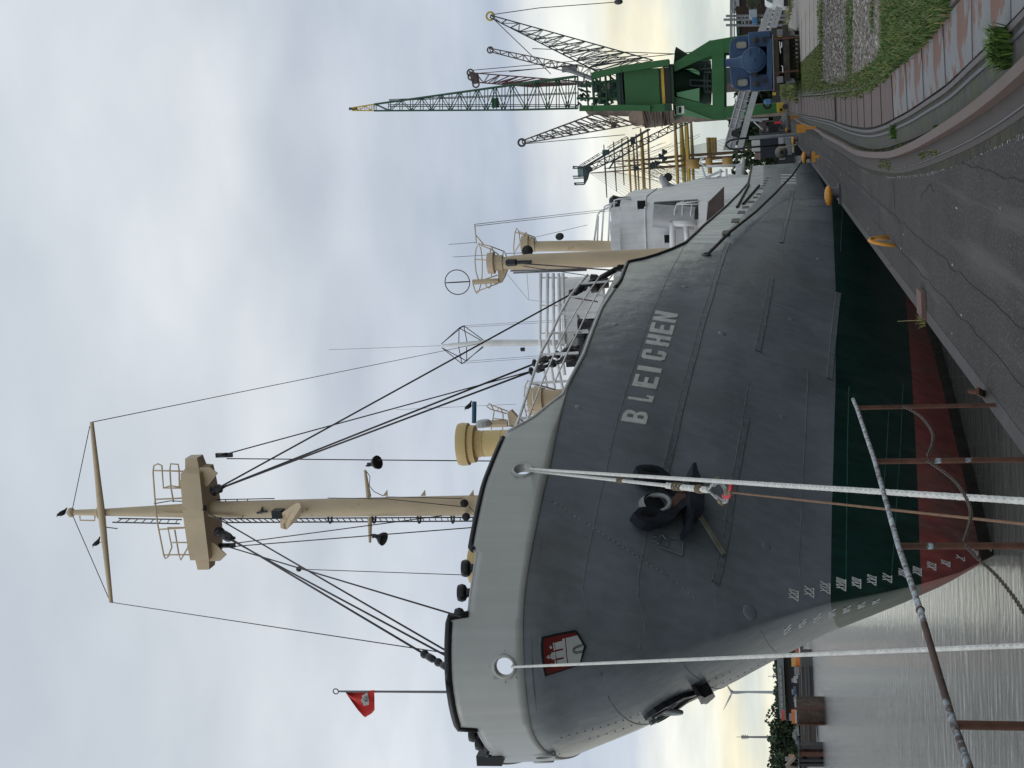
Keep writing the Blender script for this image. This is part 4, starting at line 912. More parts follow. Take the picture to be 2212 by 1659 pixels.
# ---- samson posts and what sits on them
AY, BY = 50.0, 74.0
def post(name, pts, Y, foot):
    P = [oY(a, b, Y) for a, b, w in pts]; R = [w/2/(3200/(Y*1.03)) for a, b, w in pts]; P.append(A(P[-1][0], Y, foot)); R.append(R[-1]); return MB().pipe(P, R, 20).build(name, M['cream'], ship, smooth='auto')
zpa = lambda a, b: ZP(a, b)
sa = post('samson_post', [(*zpa(590, 900), 25), (*zpa(780, 895), 27), (*zpa(900, 890), 31), (*zpa(1200, 870), 33), (*zpa(2200, 838), 35), (1400, 556, 36)], AY, 3.5)
m = MB().lathe(oY(*zpa(440, 900), AY), (0, 0, -1), [(0, .2), (.03, .36), (.25, .38), (.27, .28), (.55, .26)], 24); m.build('post_cap', M['cream'], sa, smooth='auto')
sb = post('samson_post', [(*zpa(1120, 600), 22), (*zpa(1300, 600), 22), (*zpa(2200, 590), 24), (1320, 533, 24)], BY, 6)
m = MB().lathe(oY(*zpa(1040, 590), BY), (0, 0, -1), [(0, .3), (.05, .5), (.4, .5), (.42, .36), (.7, .35)], 20); m.build('post_cap', M['cream'], sb, smooth='auto')
za = lambda a, b, dy=0: Yp(ZP, a, b, AY+dy); zb = lambda a, b, dy=0: Yp(ZP, a, b, BY+dy)
pipes('cage', [[za(*q) for q in L] for L in ([(290, 1215), (240, 1050), (220, 850), (240, 640), (285, 550), (325, 640), (350, 850), (350, 1050), (340, 1230), (290, 1390), (255, 1440), (225, 1390), (185, 1260)],
     [(285, 550), (500, 600), (740, 690)], [(325, 580), (500, 650), (640, 745)], [(215, 210), (235, 400), (245, 550)], [(235, 400), (370, 560)], [(235, 830), (700, 860)], [(740, 690), (780, 780)], [(290, 1215), (620, 1110)], [(240, 1405), (640, 1250)],
     [(490, 700), (495, 640), (520, 615), (550, 690)], [(510, 1130), (530, 1000)], [(395, 1240), (440, 1330), (480, 1340), (510, 1260)], [(670, 790), (660, 900), (700, 1050)], [(720, 700), (705, 860), (720, 1080)])], .02, M['cream'], sa)
MB().prism([za(620, 1000), za(790, 1010), za(730, 1160), za(680, 1250), za(640, 1245)], (0, .35, 0)).build('post_bracket', M['cream'], sa)
m = MB().tube(za(180, 1232), za(640, 1210), .09); m.build('aerial_post', M['cream'], sa)
c = Yp(ZC, 1740, 780, AY); rr = 108/4/(3200/(AY*1.03))
m = MB(); m.ring(c, (0.1, 1, 0), rr, .018, 36, 5); m.ring(c, (1, .12, 0), rr, .018, 36, 5); m.build('loop_aerial', M['dark_steel'], sa)
pipes('whip_aerial', [[Yp(ZC, 1665, 453, AY), Yp(ZC, 1910, 435, AY)], [Yp(ZC, 1700, 562, AY), Yp(ZC, 2000, 545, AY)]], .008, M['wire'], sa)
pipes('aerial_wire', [[za(215, 210), oY(1320, 451, 70)], [za(235, 240), oY(1320, 455, 70)], [za(770, 725), za(1070, 715, 0)], [zb(1300, 435), zb(2212, 220)], [zb(935, 700), zb(1025, 550)]], .010, M['wire'], ship)
m = MB().lathe(za(770, 890, -.5), (0, -.1, -1), [(0, .09), (.05, .13), (.35, .12), (.4, .07), (.9, .06)], 10); m.build('block', M['black'], sa)
wire('shroud', [za(1080, 905, -.4), za(1900, 965, -2), oX(1352, 586, -4.3)], .022); wire('shroud', [za(1080, 950, -.4), oX(1300, 600, -5)], .014)
pipes('ladder', [[za(850, 1035), za(2200, 1000)], [za(900, 1070), za(2200, 1020)]], .03, M['grey_steel'], sa)
pipes('cage', [[zb(*q) for q in L] for L in ([(915, 770), (905, 600), (930, 350), (960, 275), (1000, 350), (1022, 540), (935, 690)], [(930, 345), (1280, 465)], [(1000, 340), (1290, 440)], [(1085, 460), (1100, 370), (1125, 350), (1150, 400), (1165, 560)], [(1280, 530), (1290, 440), (1315, 530)])], .03, M['cream'], sb)
def lampb(p, d, s, par):
    d = unit(d); MB().lathe(p, d, [(-s*.7, s*.3), (-s*.5, s*.6), (0, s), (.06*s, s*.9)], 14).build('floodlight', M['black'], par, smooth='auto')
lampb(zb(1150, 680, -20), (.1, -1, -.1), .21, sb); lampb(zb(1720, 425, -20), (.7, -1, 0), .16, sb)
# ---- superstructure
HY = 73.0
def hp(ox, oy, Y=HY): return oY(ox, oy, Y)
def box_img(name, o1, o2, Y, depth, m, parent=ship, **k):
    """block whose front face lies in the cross-ship plane Y and spans two image corners"""
    a, b = oY(*o1, Y), oY(*o2, Y); x0, x1 = sorted((a[0], b[0])); z0, z1 = sorted((a[2], b[2]))
    return MB().bb((x0, Y, z0), (x1, Y+depth, z1)).build(name, m, parent, **k)
a = hp(1345, 432); b = hp(1520, 432); x1 = a[0]
house = MB()
zr0 = hp(1338, 480)[2]; z_ = lambda ox, oy=480: hp(ox, oy)[2]
# rounded front: plan curve from the ship's side to the far side
plan = [(x1, HY+9), (x1, HY+8), (x1, HY+1.6), (x1-.3, HY+.7), (x1-1.1, HY+.25), (x1-2.2, HY), (CL+1, HY-.3), (CL, HY-.35), (CL-1, HY-.3), (2*CL-x1+1.1, HY+.25), (2*CL-x1, HY+1.6), (2*CL-x1, HY+8), (2*CL-x1, HY+9)]
rows = [[A(x, y, z) for x, y in plan] for z in (2.0, z_(1450), z_(1394), z_(1392), zr0)]
zl1 = z_(1490)
MB().bb((2*CL-x1, HY+9, 2.0), (x1, HY+19, zl1)).build('lower_house', M['white'], ship)
MB().prism([A(x1, HY+9, zl1), A(x1, HY+19, zl1), A(x1, HY+9, z_(1394))], (-11, 0, 0)).build('house_quarter', M['white'], ship)
house.grid(rows); n0 = len(house.v); house.add(rows[-1], [tuple(range(len(plan)))])
hs = house.build('superstructure', M['white'], ship, smooth='auto')
m = MB(); m.pipe([A(x, y-.02, z_(1393)) for x, y in plan], .05, 6); m.build('deck_edge', M['white'], hs, smooth=True)
m = MB(); m.prism([A(x, y, zr0) for x, y in [(x1-.4, HY+.6), (x1-2.0, HY+.1), (CL, HY-.2), (CL-4, HY+.6), (CL-4, HY+9), (x1-.4, HY+9)]], (0, 0, .45)); m.build('bridge_roof', M['white'], hs)
m = MB()
a = hp(1318, 477, HY-.05); b = hp(1343, 545, HY-.05)
m.bb((b[0], HY-.35, b[2]), (a[0], HY-.3, a[2]))
for i in range(5): zq_ = b[2]+(a[2]-b[2])*(i+.5)/5; m.bb((b[0]+(a[0]-b[0])*i/5, HY-.45, b[2]), (b[0]+(a[0]-b[0])*i/5+.06, HY-.36, a[2]))
m.build('wind_screen', M['white'], hs)
for o1, o2 in (((1372, 436), (1393, 457)), ((1435, 473), (1453, 491)), ((1433, 508), (1451, 526)), ((1372, 500), (1393, 520))[:0] or ((1434, 560), (1452, 578))):
    a, b = hp(*o1, HY-.4), hp(*o2, HY-.4); mm = MB(); x0, x2 = sorted((a[0], b[0])); z0, z1 = sorted((a[2], b[2]))
    yy = interp(-(x0+x2)/2, [-p[0] for p in plan], [p[1] for p in plan])
    mm.bb((x0, yy-.10, z0), (x2, yy+.3, z1)); w = mm.build('window', M['glass_dark'], hs, bevel=.04)
    f = MB(); f.pipe([A(x0, yy-.1, z0), A(x2, yy-.1, z0), A(x2, yy-.1, z1), A(x0, yy-.1, z1)], .03, 4, closed=True); f.build('window_frame', M['white'], w)
for ox0, oy0, ox1, oy1 in ((1392, 420, 1420, 424), (1450, 412, 1472, 417)):
    pass
# deck house opening and side, their shade painted as dark panels, tank, posts
SY = 70.6
box_img('recess_shade_block', (1412, 438), (1508, 474), SY+1.2, .8, mat('painted recess shade', (.10, .10, .10), .7, .2, 2), ship)  # solid dark block, the shade of the opening is put into its colour
c = oY(1500, 472, SY+.5); d = oY(1412, 466, SY+.5); MB().pipe([c, d], .55, 20).build('tank', M['alu'], ship, smooth='auto')
c = oY(1505, 456, SY+1.0); d = oY(1440, 452, SY+1.0); MB().pipe([c, d], .3, 16).build('winch_motor', M['dark_steel'], ship, smooth='auto')
for (o1, o2, r_) in (((1390, 477, 0), (1452+56, 482, 0), .12),):
    pass
for oa, ob, r_ in (((1455, 486), (1520, 483), .16), ((1456, 486), (1506, 484), .13)):
    pass
pa = [ZD(1390, 260), ZD(1390, 490)]
m = MB().tube(oY(1453, 480, SY), oY(1453, 537, SY)*1.0, .15, n=12); m.build('goal_post', M['white'], ship, smooth=True)
MB().tube(oY(1453, 483, SY), oY(1505, 482, SY), .15, n=12).build('goal_post', M['white'], ship, smooth=True)
MB().tube(oY(1481, 485, SY), oY(1485, 528, SY), .12, n=12).build('goal_post', M['white'], ship, smooth=True)
hz = lambda a, b, Y: Yp(ZH, a, b, Y)
m = MB().prism([hz(1090, 400, SY), hz(1220, 380, SY), hz(1200, 690, SY), hz(1080, 815, SY)], (0, .3, 0)); m.build('bulkhead_plate', M['white'], ship)
m = MB().prism([hz(1230, 400, SY), hz(1460, 170, SY), hz(1460, 470, SY), hz(1200, 690, SY)], (0, .3, 0)); m.build('painted_shade_panel', mat('rusty brown with painted shade', (.07, .055, .05), .8, .3, 2), ship)  # shade on this side is put into the dark brown
pipes('awning_frame', [[hz(*q, SY) for q in L] for L in ([(720, 690), (735, 520), (760, 435), (870, 380)], [(840, 700), (850, 440)], [(960, 690), (985, 440)], [(760, 435), (1085, 430)], [(770, 420), (1100, 385)])], .035, M['white'], ship)
# after side structure further aft
for L, w, Y in (([(1290, 350), (1620, 310)], .35, 80), ([(1380, 180), (1820, 130)], .35, 88)):
    m = MB().bar(hz(*L[0], Y), hz(*L[1], Y), w, w); m.build('deck_beam', M['white'], ship)
m = MB().bar(hz(1660, 0, 90), hz(1640, 300, 90), 1.0, 1.1, (0, 0, 1)); m.build('deck_pillar', M['white'], ship)
zo = lambda a, b, Y: Yp(ZO, a, b, Y)
MB().prism([zo(1880, 1290, 92), zo(1900, 600, 92), zo(2040, 560, 92), zo(2000, 1290, 92)], (0, .5, 0)).build('deck_pillar', M['white'], ship)
MB().prism([zo(770, 1000, 90), zo(800, 1055, 90), zo(1000, 1000, 90), zo(1640, 760, 90), zo(1560, 720, 90), zo(1200, 880, 90)], (0, .6, 0)).build('lifeboat_davit', M['white'], ship)
pipes('after_railing', [[zo(*q, 90) for q in L] for L in ([(1240, 640), (1900, 610)], [(1560, 700), (1560, 1070)], [(1690, 690), (1700, 920)], [(1560, 920), (1880, 920)], [(1240, 640), (1100, 560), (1130, 480), (1200, 460)], [(1150, 650), (1260, 1000), (1260, 1130)], [(880, 1200), (1300, 1000), (1560, 850)], [(1290, 1130), (1290, 870)], [(1000, 940), (1150, 970), (1560, 1060)])], .07, M['white'], ship)
m = MB().pipe([zo(420, 1250, 84), zo(330, 1000, 84), zo(260, 880, 84), zo(290, 850, 84)], [.24, .22, .2, .16], 12); m.tube(zo(340, 970, 84), zo(800, 1220, 84), .06); m.build('crane_arm', mat('pale grey davit', (.42, .43, .45), .5), ship)
MB().lathe(zo(400, 880, 84), (.1, -1, 0), [(-.2, .12), (0, .26), (.05, .22)], 8).build('floodlight', M['black'], ship)
m = MB().pipe([oX(1598, 405, -5.5), oX(1605, 345, -6.5)], .3, 8); m.build('pipe_bend', M['white'], ship)
# boarding gate cut in the white bulwark
m = MB(); 
for a, b in (((1605, 440), (1640, 400)), ((1592, 447), (1618, 398))): m.tube(oX(*a, CL+HB+.05), oX(*b, CL+HB+.05), .05)
m.build('gate_bar', M['black'], ship)
# freeing ports along the foot of the white bulwark
for zx, zy, w in ((1500, 840, 60), (1630, 675, 55), (1715, 555, 45), (1780, 480, 40), (1860, 400, 36), (1925, 335, 30), (1975, 285, 26), (2010, 200, 22), (2040, 160, 20), (2065, 120, 18), (2085, 85, 16), (2100, 45, 14)):
    p = hit(*ZH(zx, zy))
    if p is None: continue
    n = hn(p); L = w/36*.55
    m = MB().box((p[0]+.012, p[1], p[2]), (.02, L*2, .26 if zx < 1900 else .2)); m.build('freeing_port', mat('painted freeing port shade', (.14, .12, .11), .8) if zx < 1900 else M['black'], ship)  # solid plates, the dark inside of the ports is painted shade
# ---- white radar mast with its diamond aerial, bridge bars
RY = 71.0
rp_ = lambda a, b: Yp(ZC, a, b, RY)
wm_ = MB().pipe([rp_(1610, 1328), rp_(1980, 1305), oY(1180, 740, RY), oY(1225, 741, RY)], [.07, .17, .15, .15], 12).build('radar_mast', M['white'], ship, smooth=True)
dia = [[(1600, 1315), (1755, 1175)], [(1600, 1315), (1795, 1155)], [(1605, 1345), (1780, 1485)], [(1605, 1345), (1820, 1460)], [(1755, 1175), (1795, 1155)], [(1780, 1485), (1820, 1460)], [(1755, 1175), (1960, 1290)], [(1795, 1155), (1965, 1280)], [(1780, 1485), (1965, 1340)], [(1820, 1460), (1965, 1330)], [(1755, 1175), (1752, 1340)], [(1752, 1340), (1780, 1485)], [(1795, 1155), (1825, 1300)], [(1820, 1340), (1820, 1460)]]
pipes('diamond_aerial', [[rp_(*q) for q in L] for L in dia], .022, M['dark_steel'], wm_)
pipes('whip_aerial', [[rp_(630, 1363), rp_(1600, 1328)]], .008, M['wire'], wm_)
pipes('aerial_wire', [[rp_(1800, 1155), oY(1225, 690, RY)], [rp_(1790, 1170), oY(1225, 694, RY)], [rp_(1790, 1480), oY(1200, 770, RY)], [rp_(1820, 1462), oY(1210, 765, RY)], [oY(855, 885, RY), oY(1115, 873, RY)], [Yp(ZP, 790, 1090, RY), Yp(ZP, 1165, 1545, RY), Yp(ZP, 1600, 1600, RY)], [Yp(ZP, 1140, 1070, RY), Yp(ZP, 1175, 1540, RY)]], .008, M['wire'], ship)
for L in ([(1168, 590), (1166, 731), (1173, 790), (1189, 885)], [(1183, 590), (1181, 735), (1190, 790), (1203, 872)], [(1195, 590), (1196, 740), (1207, 800), (1217, 850)], [(1207, 590), (1209, 740), (1220, 810)], [(1216, 590), (1218, 690), (1226, 780)]):
    MB().pipe([oY(a, b, RY-1) for a, b in L], .08, 8).build('windbreak_bar', M['white'], ship, smooth=True)
for a, b in ((1163, 600), (1163, 660), (1162, 720)):
    MB().tube(oY(a+2, b, RY-.8), oY(1226, b, RY-.8), .04).build('windbreak_stanchion', M['white'], ship)
m = MB().bb(oY(1300, 600, RY+.5), oY(1219, 775, RY+.5)+A(0, 1, 0)); m.build('deck_locker', M['white'], ship)
c = oY(1206, 730, RY-2); MB().lathe(c, (0, 0, -1), [(0, .2), (.1, .3), (.35, .32), (.4, .2)], 14).build('search_light', M['light_grey'], ship, smooth='auto')
MB().lathe(oY(1125, 755, RY), (0, 0, 1), [(-.2, .1), (0, .1), (.02, .06)], 8).build('bridge_lamp', M['black'], ship)
pipes('bridge_rail', [[Yp(ZD, a, b, HY+1.2) for a, b in L] for L in ([(700, 510), (740, 200), (760, 170), (850, 125), (870, 100)], [(735, 505), (745, 210)], [(770, 500), (790, 180), (800, 125), (870, 95)], [(830, 490), (845, 180), (848, 100), (910, 90)], [(880, 200), (885, 70), (930, 60), (1030, 62)])], .05, M['white'], ship)
m = MB().lathe(Yp(ZD, 930, 100, HY+2), (0, 0, 1), [(-.6, .3), (0, .35), (.3, .45), (.5, .3)], 10); m.build('compass_stand', M['black'], ship)
# ---- anchors in their hawse pipes
def slab_m(name, f, poly, o0, o1, m, parent=ship, sub=1):
    for sd in (1, -1):
        b = MB(); hull_patch(b, f, poly, o1, o0, sub)
        if sd < 0: b.v = [(2*CL-x, y, z) for x, y, z in b.v]; b.f = [q[::-1] for q in b.f]
        yield b
def anchor_parts(sd):
    root = None
    def mk(name, poly, o0, o1, m, parent):
        b = MB(); hull_patch(b, ZN, poly, o1, o0, 1)
        if sd < 0: b.v = [(2*CL-x+.32, y, z) for x, y, z in b.v]; b.f = [q[::-1] for q in b.f]
        return b.build(name, m, parent, smooth=False)
    root = mk('anchor', [(1240, 440), (1285, 440), (1310, 560), (1370, 700), (1405, 820), (1385, 1050), (1390, 1130), (1250, 1110), (1235, 1200), (1190, 1380), (1150, 1370), (1150, 1300), (1195, 1180), (1175, 950), (1180, 700), (1230, 600)], .10, .50, M['anchor'], ship)
    mk('fluke', [(395, 1090), (480, 1010), (620, 985), (720, 1010), (800, 1050), (950, 1010), (1100, 900), (1210, 840), (1215, 940), (1080, 1060), (960, 1170), (840, 1205), (750, 1215), (690, 1255), (560, 1235), (450, 1160)], .12, .34, M['anchor'], root)
    mk('fluke_palm', [(490, 1075), (560, 1040), (640, 1045), (710, 1085), (660, 1125), (570, 1120)], .33, .355, M['black'], root)
    mk('fluke', [(435, 430), (500, 395), (650, 385), (770, 410), (850, 470), (960, 560), (1100, 640), (1200, 680), (1200, 770), (1050, 770), (980, 700), (870, 620), (750, 600), (680, 635), (560, 590), (470, 520)], .12, .34, M['anchor'], root)
    mk('fluke_palm', [(535, 450), (620, 430), (700, 440), (750, 485), (680, 490), (590, 480)], .33, .355, M['black'], root)
    mk('shank', [(900, 880), (1100, 735), (1180, 725), (1180, 880), (960, 985)], -.05, .30, mat('rusty shank', (.13, .075, .06), .8, .3, 6), root)
    p = hit(*ZN(775, 870)); n = hn(p)
    if sd < 0: p = mirror(p)+A(.1, 0, 0); n = n*A(-1, 1, 1)
    u = unit(np.cross(n, A(0, 0, 1)))
    m = MB().ring(p+n*.17, unit(n+A(0, 0, -.3)), .25, .05, 32, 10, 1.05, A(0, 0, 1)); m.lathe(p, n, [(0, .32), (.14, .28)], 32, False); m.build('hawse_pipe', mat('hawse lip', (.24, .26, .27), .4, .1, 3), ship, smooth=True)
    m = MB().lathe(p+n*.0, n, [(0, .23), (.13, .23)], 24); m.build('hawse_opening', M['black'], ship)
    if sd > 0:
        a = hit(*ZN(1380, 1090)); b = hit(*ZN(1800, 1570)); mm = MB().bar(a+hn(a)*.28, b+hn(b)*.08, .11, .03, hn(b)); mm.build('flat_bar', mat('worn bar', (.20, .20, .17), .6, .2, 6, dirt=(.16, .11, .05), dirt_amt=.6, dirt_scale=4), ship)
        mm = MB()
        for L in ([(860, 1440), (1000, 1490), (1200, 1565)], [(1200, 1565), (1215, 1380)], [(900, 1260), (960, 1330), (1010, 1330)], [(1010, 1300), (1130, 1330)], [(990, 1340), (975, 1440)], [(870, 1270), (880, 1300), (850, 1400), (810, 1370), (860, 1310)], [(785, 1290), (830, 1305)], [(765, 1355), (815, 1365)]):
            mm.pipe([q+hn(q)*.03 for q in [hit(*ZN(*z)) for z in L]], .018, 5)
        mm.build('anchor_rest', M['hull_grey'], ship)
M['anchor'] = mat('tarred anchor', (.022, .026, .036), .34, .3, 4)
anchor_parts(1); anchor_parts(-1)
# side hawse hole with the dark mooring line
p = hit(*ZD(1680, 543)); n = hn(p); MB().ring(p+n*.01, n, .17, .03, 20, 6, .55, A(0, 0, 1)).build('fairlead', M['dark_steel'], ship, smooth=True); MB().lathe(p-n*.01, n, [(0, .15), (.02, .15)], 20).build('fairlead_opening', M['black'], ship)
# ---- flag and birds (separate things)
fz = lambda a, b, Y: oY((1360+a/8.295)*.54, (2680+b/8.295)*.54, Y)
rows = []
edge_top = [(170, 735), (380, 720), (620, 705), (900, 690), (1090, 670), (1140, 665)]
edge_bot = [(180, 740), (440, 1120), (600, 1340), (820, 1580), (1060, 1440), (1150, 1320)]
mid = [(175, 738), (420, 900), (640, 1010), (900, 1080), (1050, 1000), (1110, 950)]
FY = 24.8
def fl(u, v):
    k = u*(len(edge_top)-1); i = min(int(k), len(edge_top)-2); t = k-i
    a = np.array(edge_top[i])*(1-t)+np.array(edge_top[i+1])*t; b = np.array(edge_bot[i])*(1-t)+np.array(edge_bot[i+1])*t
    p = a*(1-v)+b*v; return fz(p[0], p[1], FY+.05*math.sin(9*v+3*u)+.06*v*math.sin(5*u))
fo = MB().grid([[fl(i/18, j/14) for j in range(15)] for i in range(19)]).build('flag', M['flag_red'], None, smooth=True); tag(fo, 'small torn red flag with a white castle flying from the staff at the bow', 'flag')
m = MB(); q = [(905, 740), (720, 860), (745, 930), (690, 1000), (720, 1060), (750, 1090), (785, 1195), (965, 1150), (945, 950)]
m.prism([fz(a, b, FY-.10) for a, b in q], (0, .004, 0)); m.build('flag_castle', M['crest_white'], fo)
m = MB()
for L in ([(870, 870), (900, 930)], [(800, 900), (920, 960)], [(800, 1000), (920, 1010)], [(820, 1050), (900, 1040)], [(760, 960), (820, 1000)]): m.bar(fz(*L[0], FY-.11), fz(*L[1], FY-.11), .010, .004)
m.build('castle_line', M['black'], fo)
def bird(base, s, face, label):
    d = unit(A(*face)); b = A(*base); m = MB()
    m.pipe([b+A(0, 0, s*.25)-d*s*.75, b+A(0, 0, s*.35)-d*s*.4, b+A(0, 0, s*.5), b+A(0, 0, s*.8)+d*s*.2, b+A(0, 0, s*1.0)+d*s*.3, b+A(0, 0, s*1.12)+d*s*.36], [s*.06, s*.14, s*.3, s*.28, s*.16, s*.15], 10)
    m.lathe(b+A(0, 0, s*1.1)+d*s*.45, d, [(0, s*.06), (s*.25, .002)], 6)
    for sg in (-1, 1):
        w = np.cross(d, A(0, 0, 1))*sg*s*.1; m.tube(b+w, b+w+A(0, 0, s*.35), s*.03)
    o = m.build('bird', M['bird'], None, smooth=True); tag(o, label, 'bird')
bird(top+A(0, 0, .14), .24, (-.4, -.6, 0), 'dark bird perched on the very top of the foremast')
bird(on(ya, yb, 226)+A(0, 0, .10), .22, (-.8, -.4, 0), 'dark bird standing on the yard left of the foremast')
bird(kp(ZV, 185, 960)+A(-.05, 0, 0), .24, (-.5, -.3, 0), 'dark bird beside the top of the blue post behind the bow')
# ================================================================== mooring lines, rail at the quay edge, quay furniture
def at_dist(ox, oy, dist): d = ray(ox, oy); return EYEP+d/np.linalg.norm(d)*dist
def braid(name, pts, R, m, label, cat='mooring rope', n=6, parent=None, pitch=None):
    P = [A(*p) for p in pts]; d = np.r_[0, np.cumsum([np.linalg.norm(P[i+1]-P[i]) for i in range(len(P)-1)])]
    step = R*1.1; N_ = max(8, int(d[-1]/step)); s = np.linspace(0, d[-1], N_); Q = np.stack([np.interp(s, d, [p[k] for p in P]) for k in range(3)], 1)
    b = MB(); pitch = pitch or R*9
    t0 = unit(Q[-1]-Q[0]); a, c = frame(t0)
    for k in range(4):
        sg = 1 if k % 2 else -1
        pp = [Q[i]+R*.5*(math.cos(sg*2*math.pi*s[i]/pitch+k*math.pi/2)*a+math.sin(sg*2*math.pi*s[i]/pitch+k*math.pi/2)*c) for i in range(N_)]
        b.pipe(pp, R*.62, n)
    o = b.build(name, m, parent, smooth=True)
    if parent is None: tag(o, label, cat)
    return o
def sag(p, q, s, n=24): return [p+(q-p)*t-A(0, 0, 4*s*t*(1-t)) for t in [i/(n-1) for i in range(n)]]
c2 = CHK[1]+hn(CHK[1])*.05-A(0, 0, .14); c1 = CHK[0]+hn(CHK[0])*.05-A(0, 0, .14)
e_a = at_dist(2240, 1084, 10.4)
braid('mooring_rope', [c2-hn(CHK[1])*.3]+sag(c2, e_a, .0)+[e_a+(e_a-c2)*.05], .0235, M['rope'], 'long white braided rope from the round side chock straight down to the near quay edge')
e_c = at_dist(2240, 1393, 12.6)
braid('mooring_rope', [c1-hn(CHK[0])*.3]+sag(c1, e_c, .0)+[e_c+(e_c-c1)*.05], .0215, M['rope'], 'white braided rope hanging from the bow chock across the red and white crest')
# short rope with the eye splice and shackle
r2 = thing('eye_splice_rope', c2, 'short white rope with a spliced thimble eye hanging beside the anchor', 'mooring rope')
e_b = at_dist(2240, 1135, 10.9)
c2b = c2+A(-.04, 0, -.02)
p_s = on(c2b, e_b, 1530); p_k = on(c2b, e_b, 1440); p_w = on(c2b, e_b, 1341); p_e = on(c2b, e_b, 1556)
braid('rope_leg', [c2b, p_k], .024, M['rope'], None, parent=r2); braid('rope_splice', [p_k, p_s], .038, M['rope'], None, parent=r2)
for i, (o_, l_, r_) in enumerate(((1341, 9, .034), (1465, 16, .046), (1512, 9, .046))):
    a = on(c2b, e_b, o_-l_/2); b = on(c2b, e_b, o_+l_/2); dd = b-a; mm = MB()
    for k in range(5): mm.ring(a+dd*k/4, dd, r_*.95, .012, 14, 5)
    mm.build('whipping', M['rope_dirty'], r2, smooth=True)
dd = unit(e_b-c2b); side = unit(np.cross(dd, CW)); L = np.linalg.norm(on(c2b, e_b, 1572)-p_s)
loop = [p_s+dd*L*t+side*L*.19*w for t, w in ((0, 0), (.3, .55), (.62, .95), (.85, .85), (.98, .3), (.98, -.3), (.85, -.85), (.62, -.95), (.3, -.55), (0, 0))]
braid('eye', loop, .028, M['rope'], None, parent=r2)
MB().pipe([q-(dd*.0)+(p_s+dd*L*.55-q)*.22 for q in loop[1:-1]], .018, 8).build('thimble', M['grey_steel'], r2, smooth=True)
for j in (2, 7): MB().pipe([loop[j]*.9+loop[j-1]*.1, loop[j], loop[j]*.6+loop[j+1]*.4], .038, 8).build('chafe_sleeve', M['rope_dirty'], r2, smooth=True)
sh = on(c2b, e_b, 1568); m = MB()
m.pipe([sh-dd*.12-side*.05, sh-dd*.02-side*.07, sh+dd*.10-side*.04, sh+dd*.2+side*.03, sh+dd*.28+side*.10, sh+dd*.20+side*.12], .028, 8); m.build('shackle', M['red'], r2, smooth=True)
m = MB().ball(sh+dd*.1, .05, 8); m.tube(sh+dd*.1, sh+dd*.24, .03); m.build('lashing', M['rope_dirty'], r2)
o = MB().pipe([sh+dd*.22, e_b+(e_b-sh)*.02], .011, 6).build('heaving_line', mat('thin brown line', (.20, .115, .07), .9, .2, 10)); tag(o, 'thin brown line running down from the red shackle to the quay', 'rope')
# dark line to the bollard
dl = [(1531, 551), (1576, 502), (1633, 457), (1673, 419), (1712, 378), (1736, 343), (1739, 320)]
p0 = hit(*dl[0])+A(.05, 0, 0); p1 = oZ(1748, 322, .35); ps = []
for i, (a, b) in enumerate(dl):
    X = p0[0]+(p1[0]-p0[0])*(i/6); ps.append(oX(a, b, X) if 0 < i < 5 else (p0 if i == 0 else None))
o0 = oZ(1745, 343, .5)
lp = [p0, p0*.0+oX(1576, 502, -3.7), oX(1633, 457, -3.55), oX(1673, 419, -3.4), oX(1712, 378, -3.2), oX(1736, 343, -2.85), oX(1739, 320, -2.5)]
o = MB().pipe(lp, .045, 8).build('mooring_line', mat('tarry line', (.05, .047, .043), .8, .3, 8), None, smooth=True); tag(o, 'dark worn mooring line from the hull side down to a yellow bollard', 'mooring rope')
# ---- steel rail along the edge
RX = -2.40
M['rail_brown'] = mat('rust brown rail', (0.075, 0.04, 0.032), 0.75, 0.4, 8, dirt=(0.36, 0.45, 0.52), dirt_amt=0.9, dirt_scale=6, thr=0.63, soft=0.03, bump=0.003, bscale=40)
M['rail_mixed'] = mat('pale blue and rust rail', (0.085, 0.05, 0.04), 0.7, 0.4, 8, dirt=(0.36, 0.43, 0.48), dirt_amt=0.85, dirt_scale=14, thr=0.54, soft=0.06, bump=0.003, bscale=40)
tops = [(1851, 881), (1890, 997), (1941, 1180), (2061, 1566)]
feet = [oX(a, b, RX) for a, b in tops]
rail = thing('quay_railing', (RX, feet[0][1], 0), 'rusty handrail with peeling pale blue paint and slack chains at the quay edge', 'railing')
tr = [oX(a, b, RX) for a, b in ((1843, 863), (1851, 881), (1890, 997), (1941, 1180), (1988, 1318), (2035, 1480), (2061, 1566), (2098, 1670))]
dd = tr[-1]-tr[-2]; tr.append(tr[-1]+dd*1.2)
cutp = tr[4]*.8+tr[5]*.2; cut2 = tr[5]*.45+tr[6]*.55
tra = MB().pipe(tr[:5]+[cutp], .0155, 12).build('top_rail', M['rail_paint'], rail, smooth='auto')
MB().pipe([cutp, tr[5], cut2], .0160, 12).build('top_rail', M['rail_brown'], rail, smooth='auto')
MB().pipe([cut2]+tr[6:], .0155, 12).build('top_rail', M['rail_mixed'], rail, smooth='auto')
MB().ring(tr[4], tr[5]-tr[3], .016, .006, 14, 6).build('rail_coupling', M['rust'], rail)
for f, w in zip(feet, (.034, .038, .038, .036)):
    m = MB(); m.tube(A(f[0], f[1], f[2]-.01), A(f[0]+(-.02), f[1], -.12), w/2, n=12); m.build('post', M['rail_post'], rail, smooth='auto')
m = MB().tube(oZ(2120, 853)-A(0, .02, .1), oZ(2118, 838)+A(-.02, 0, .10), .02); m.bar(oZ(2125, 852), oZ(2112, 845, .12), .06, .02); m.build('post_foot', M['rust'], rail)
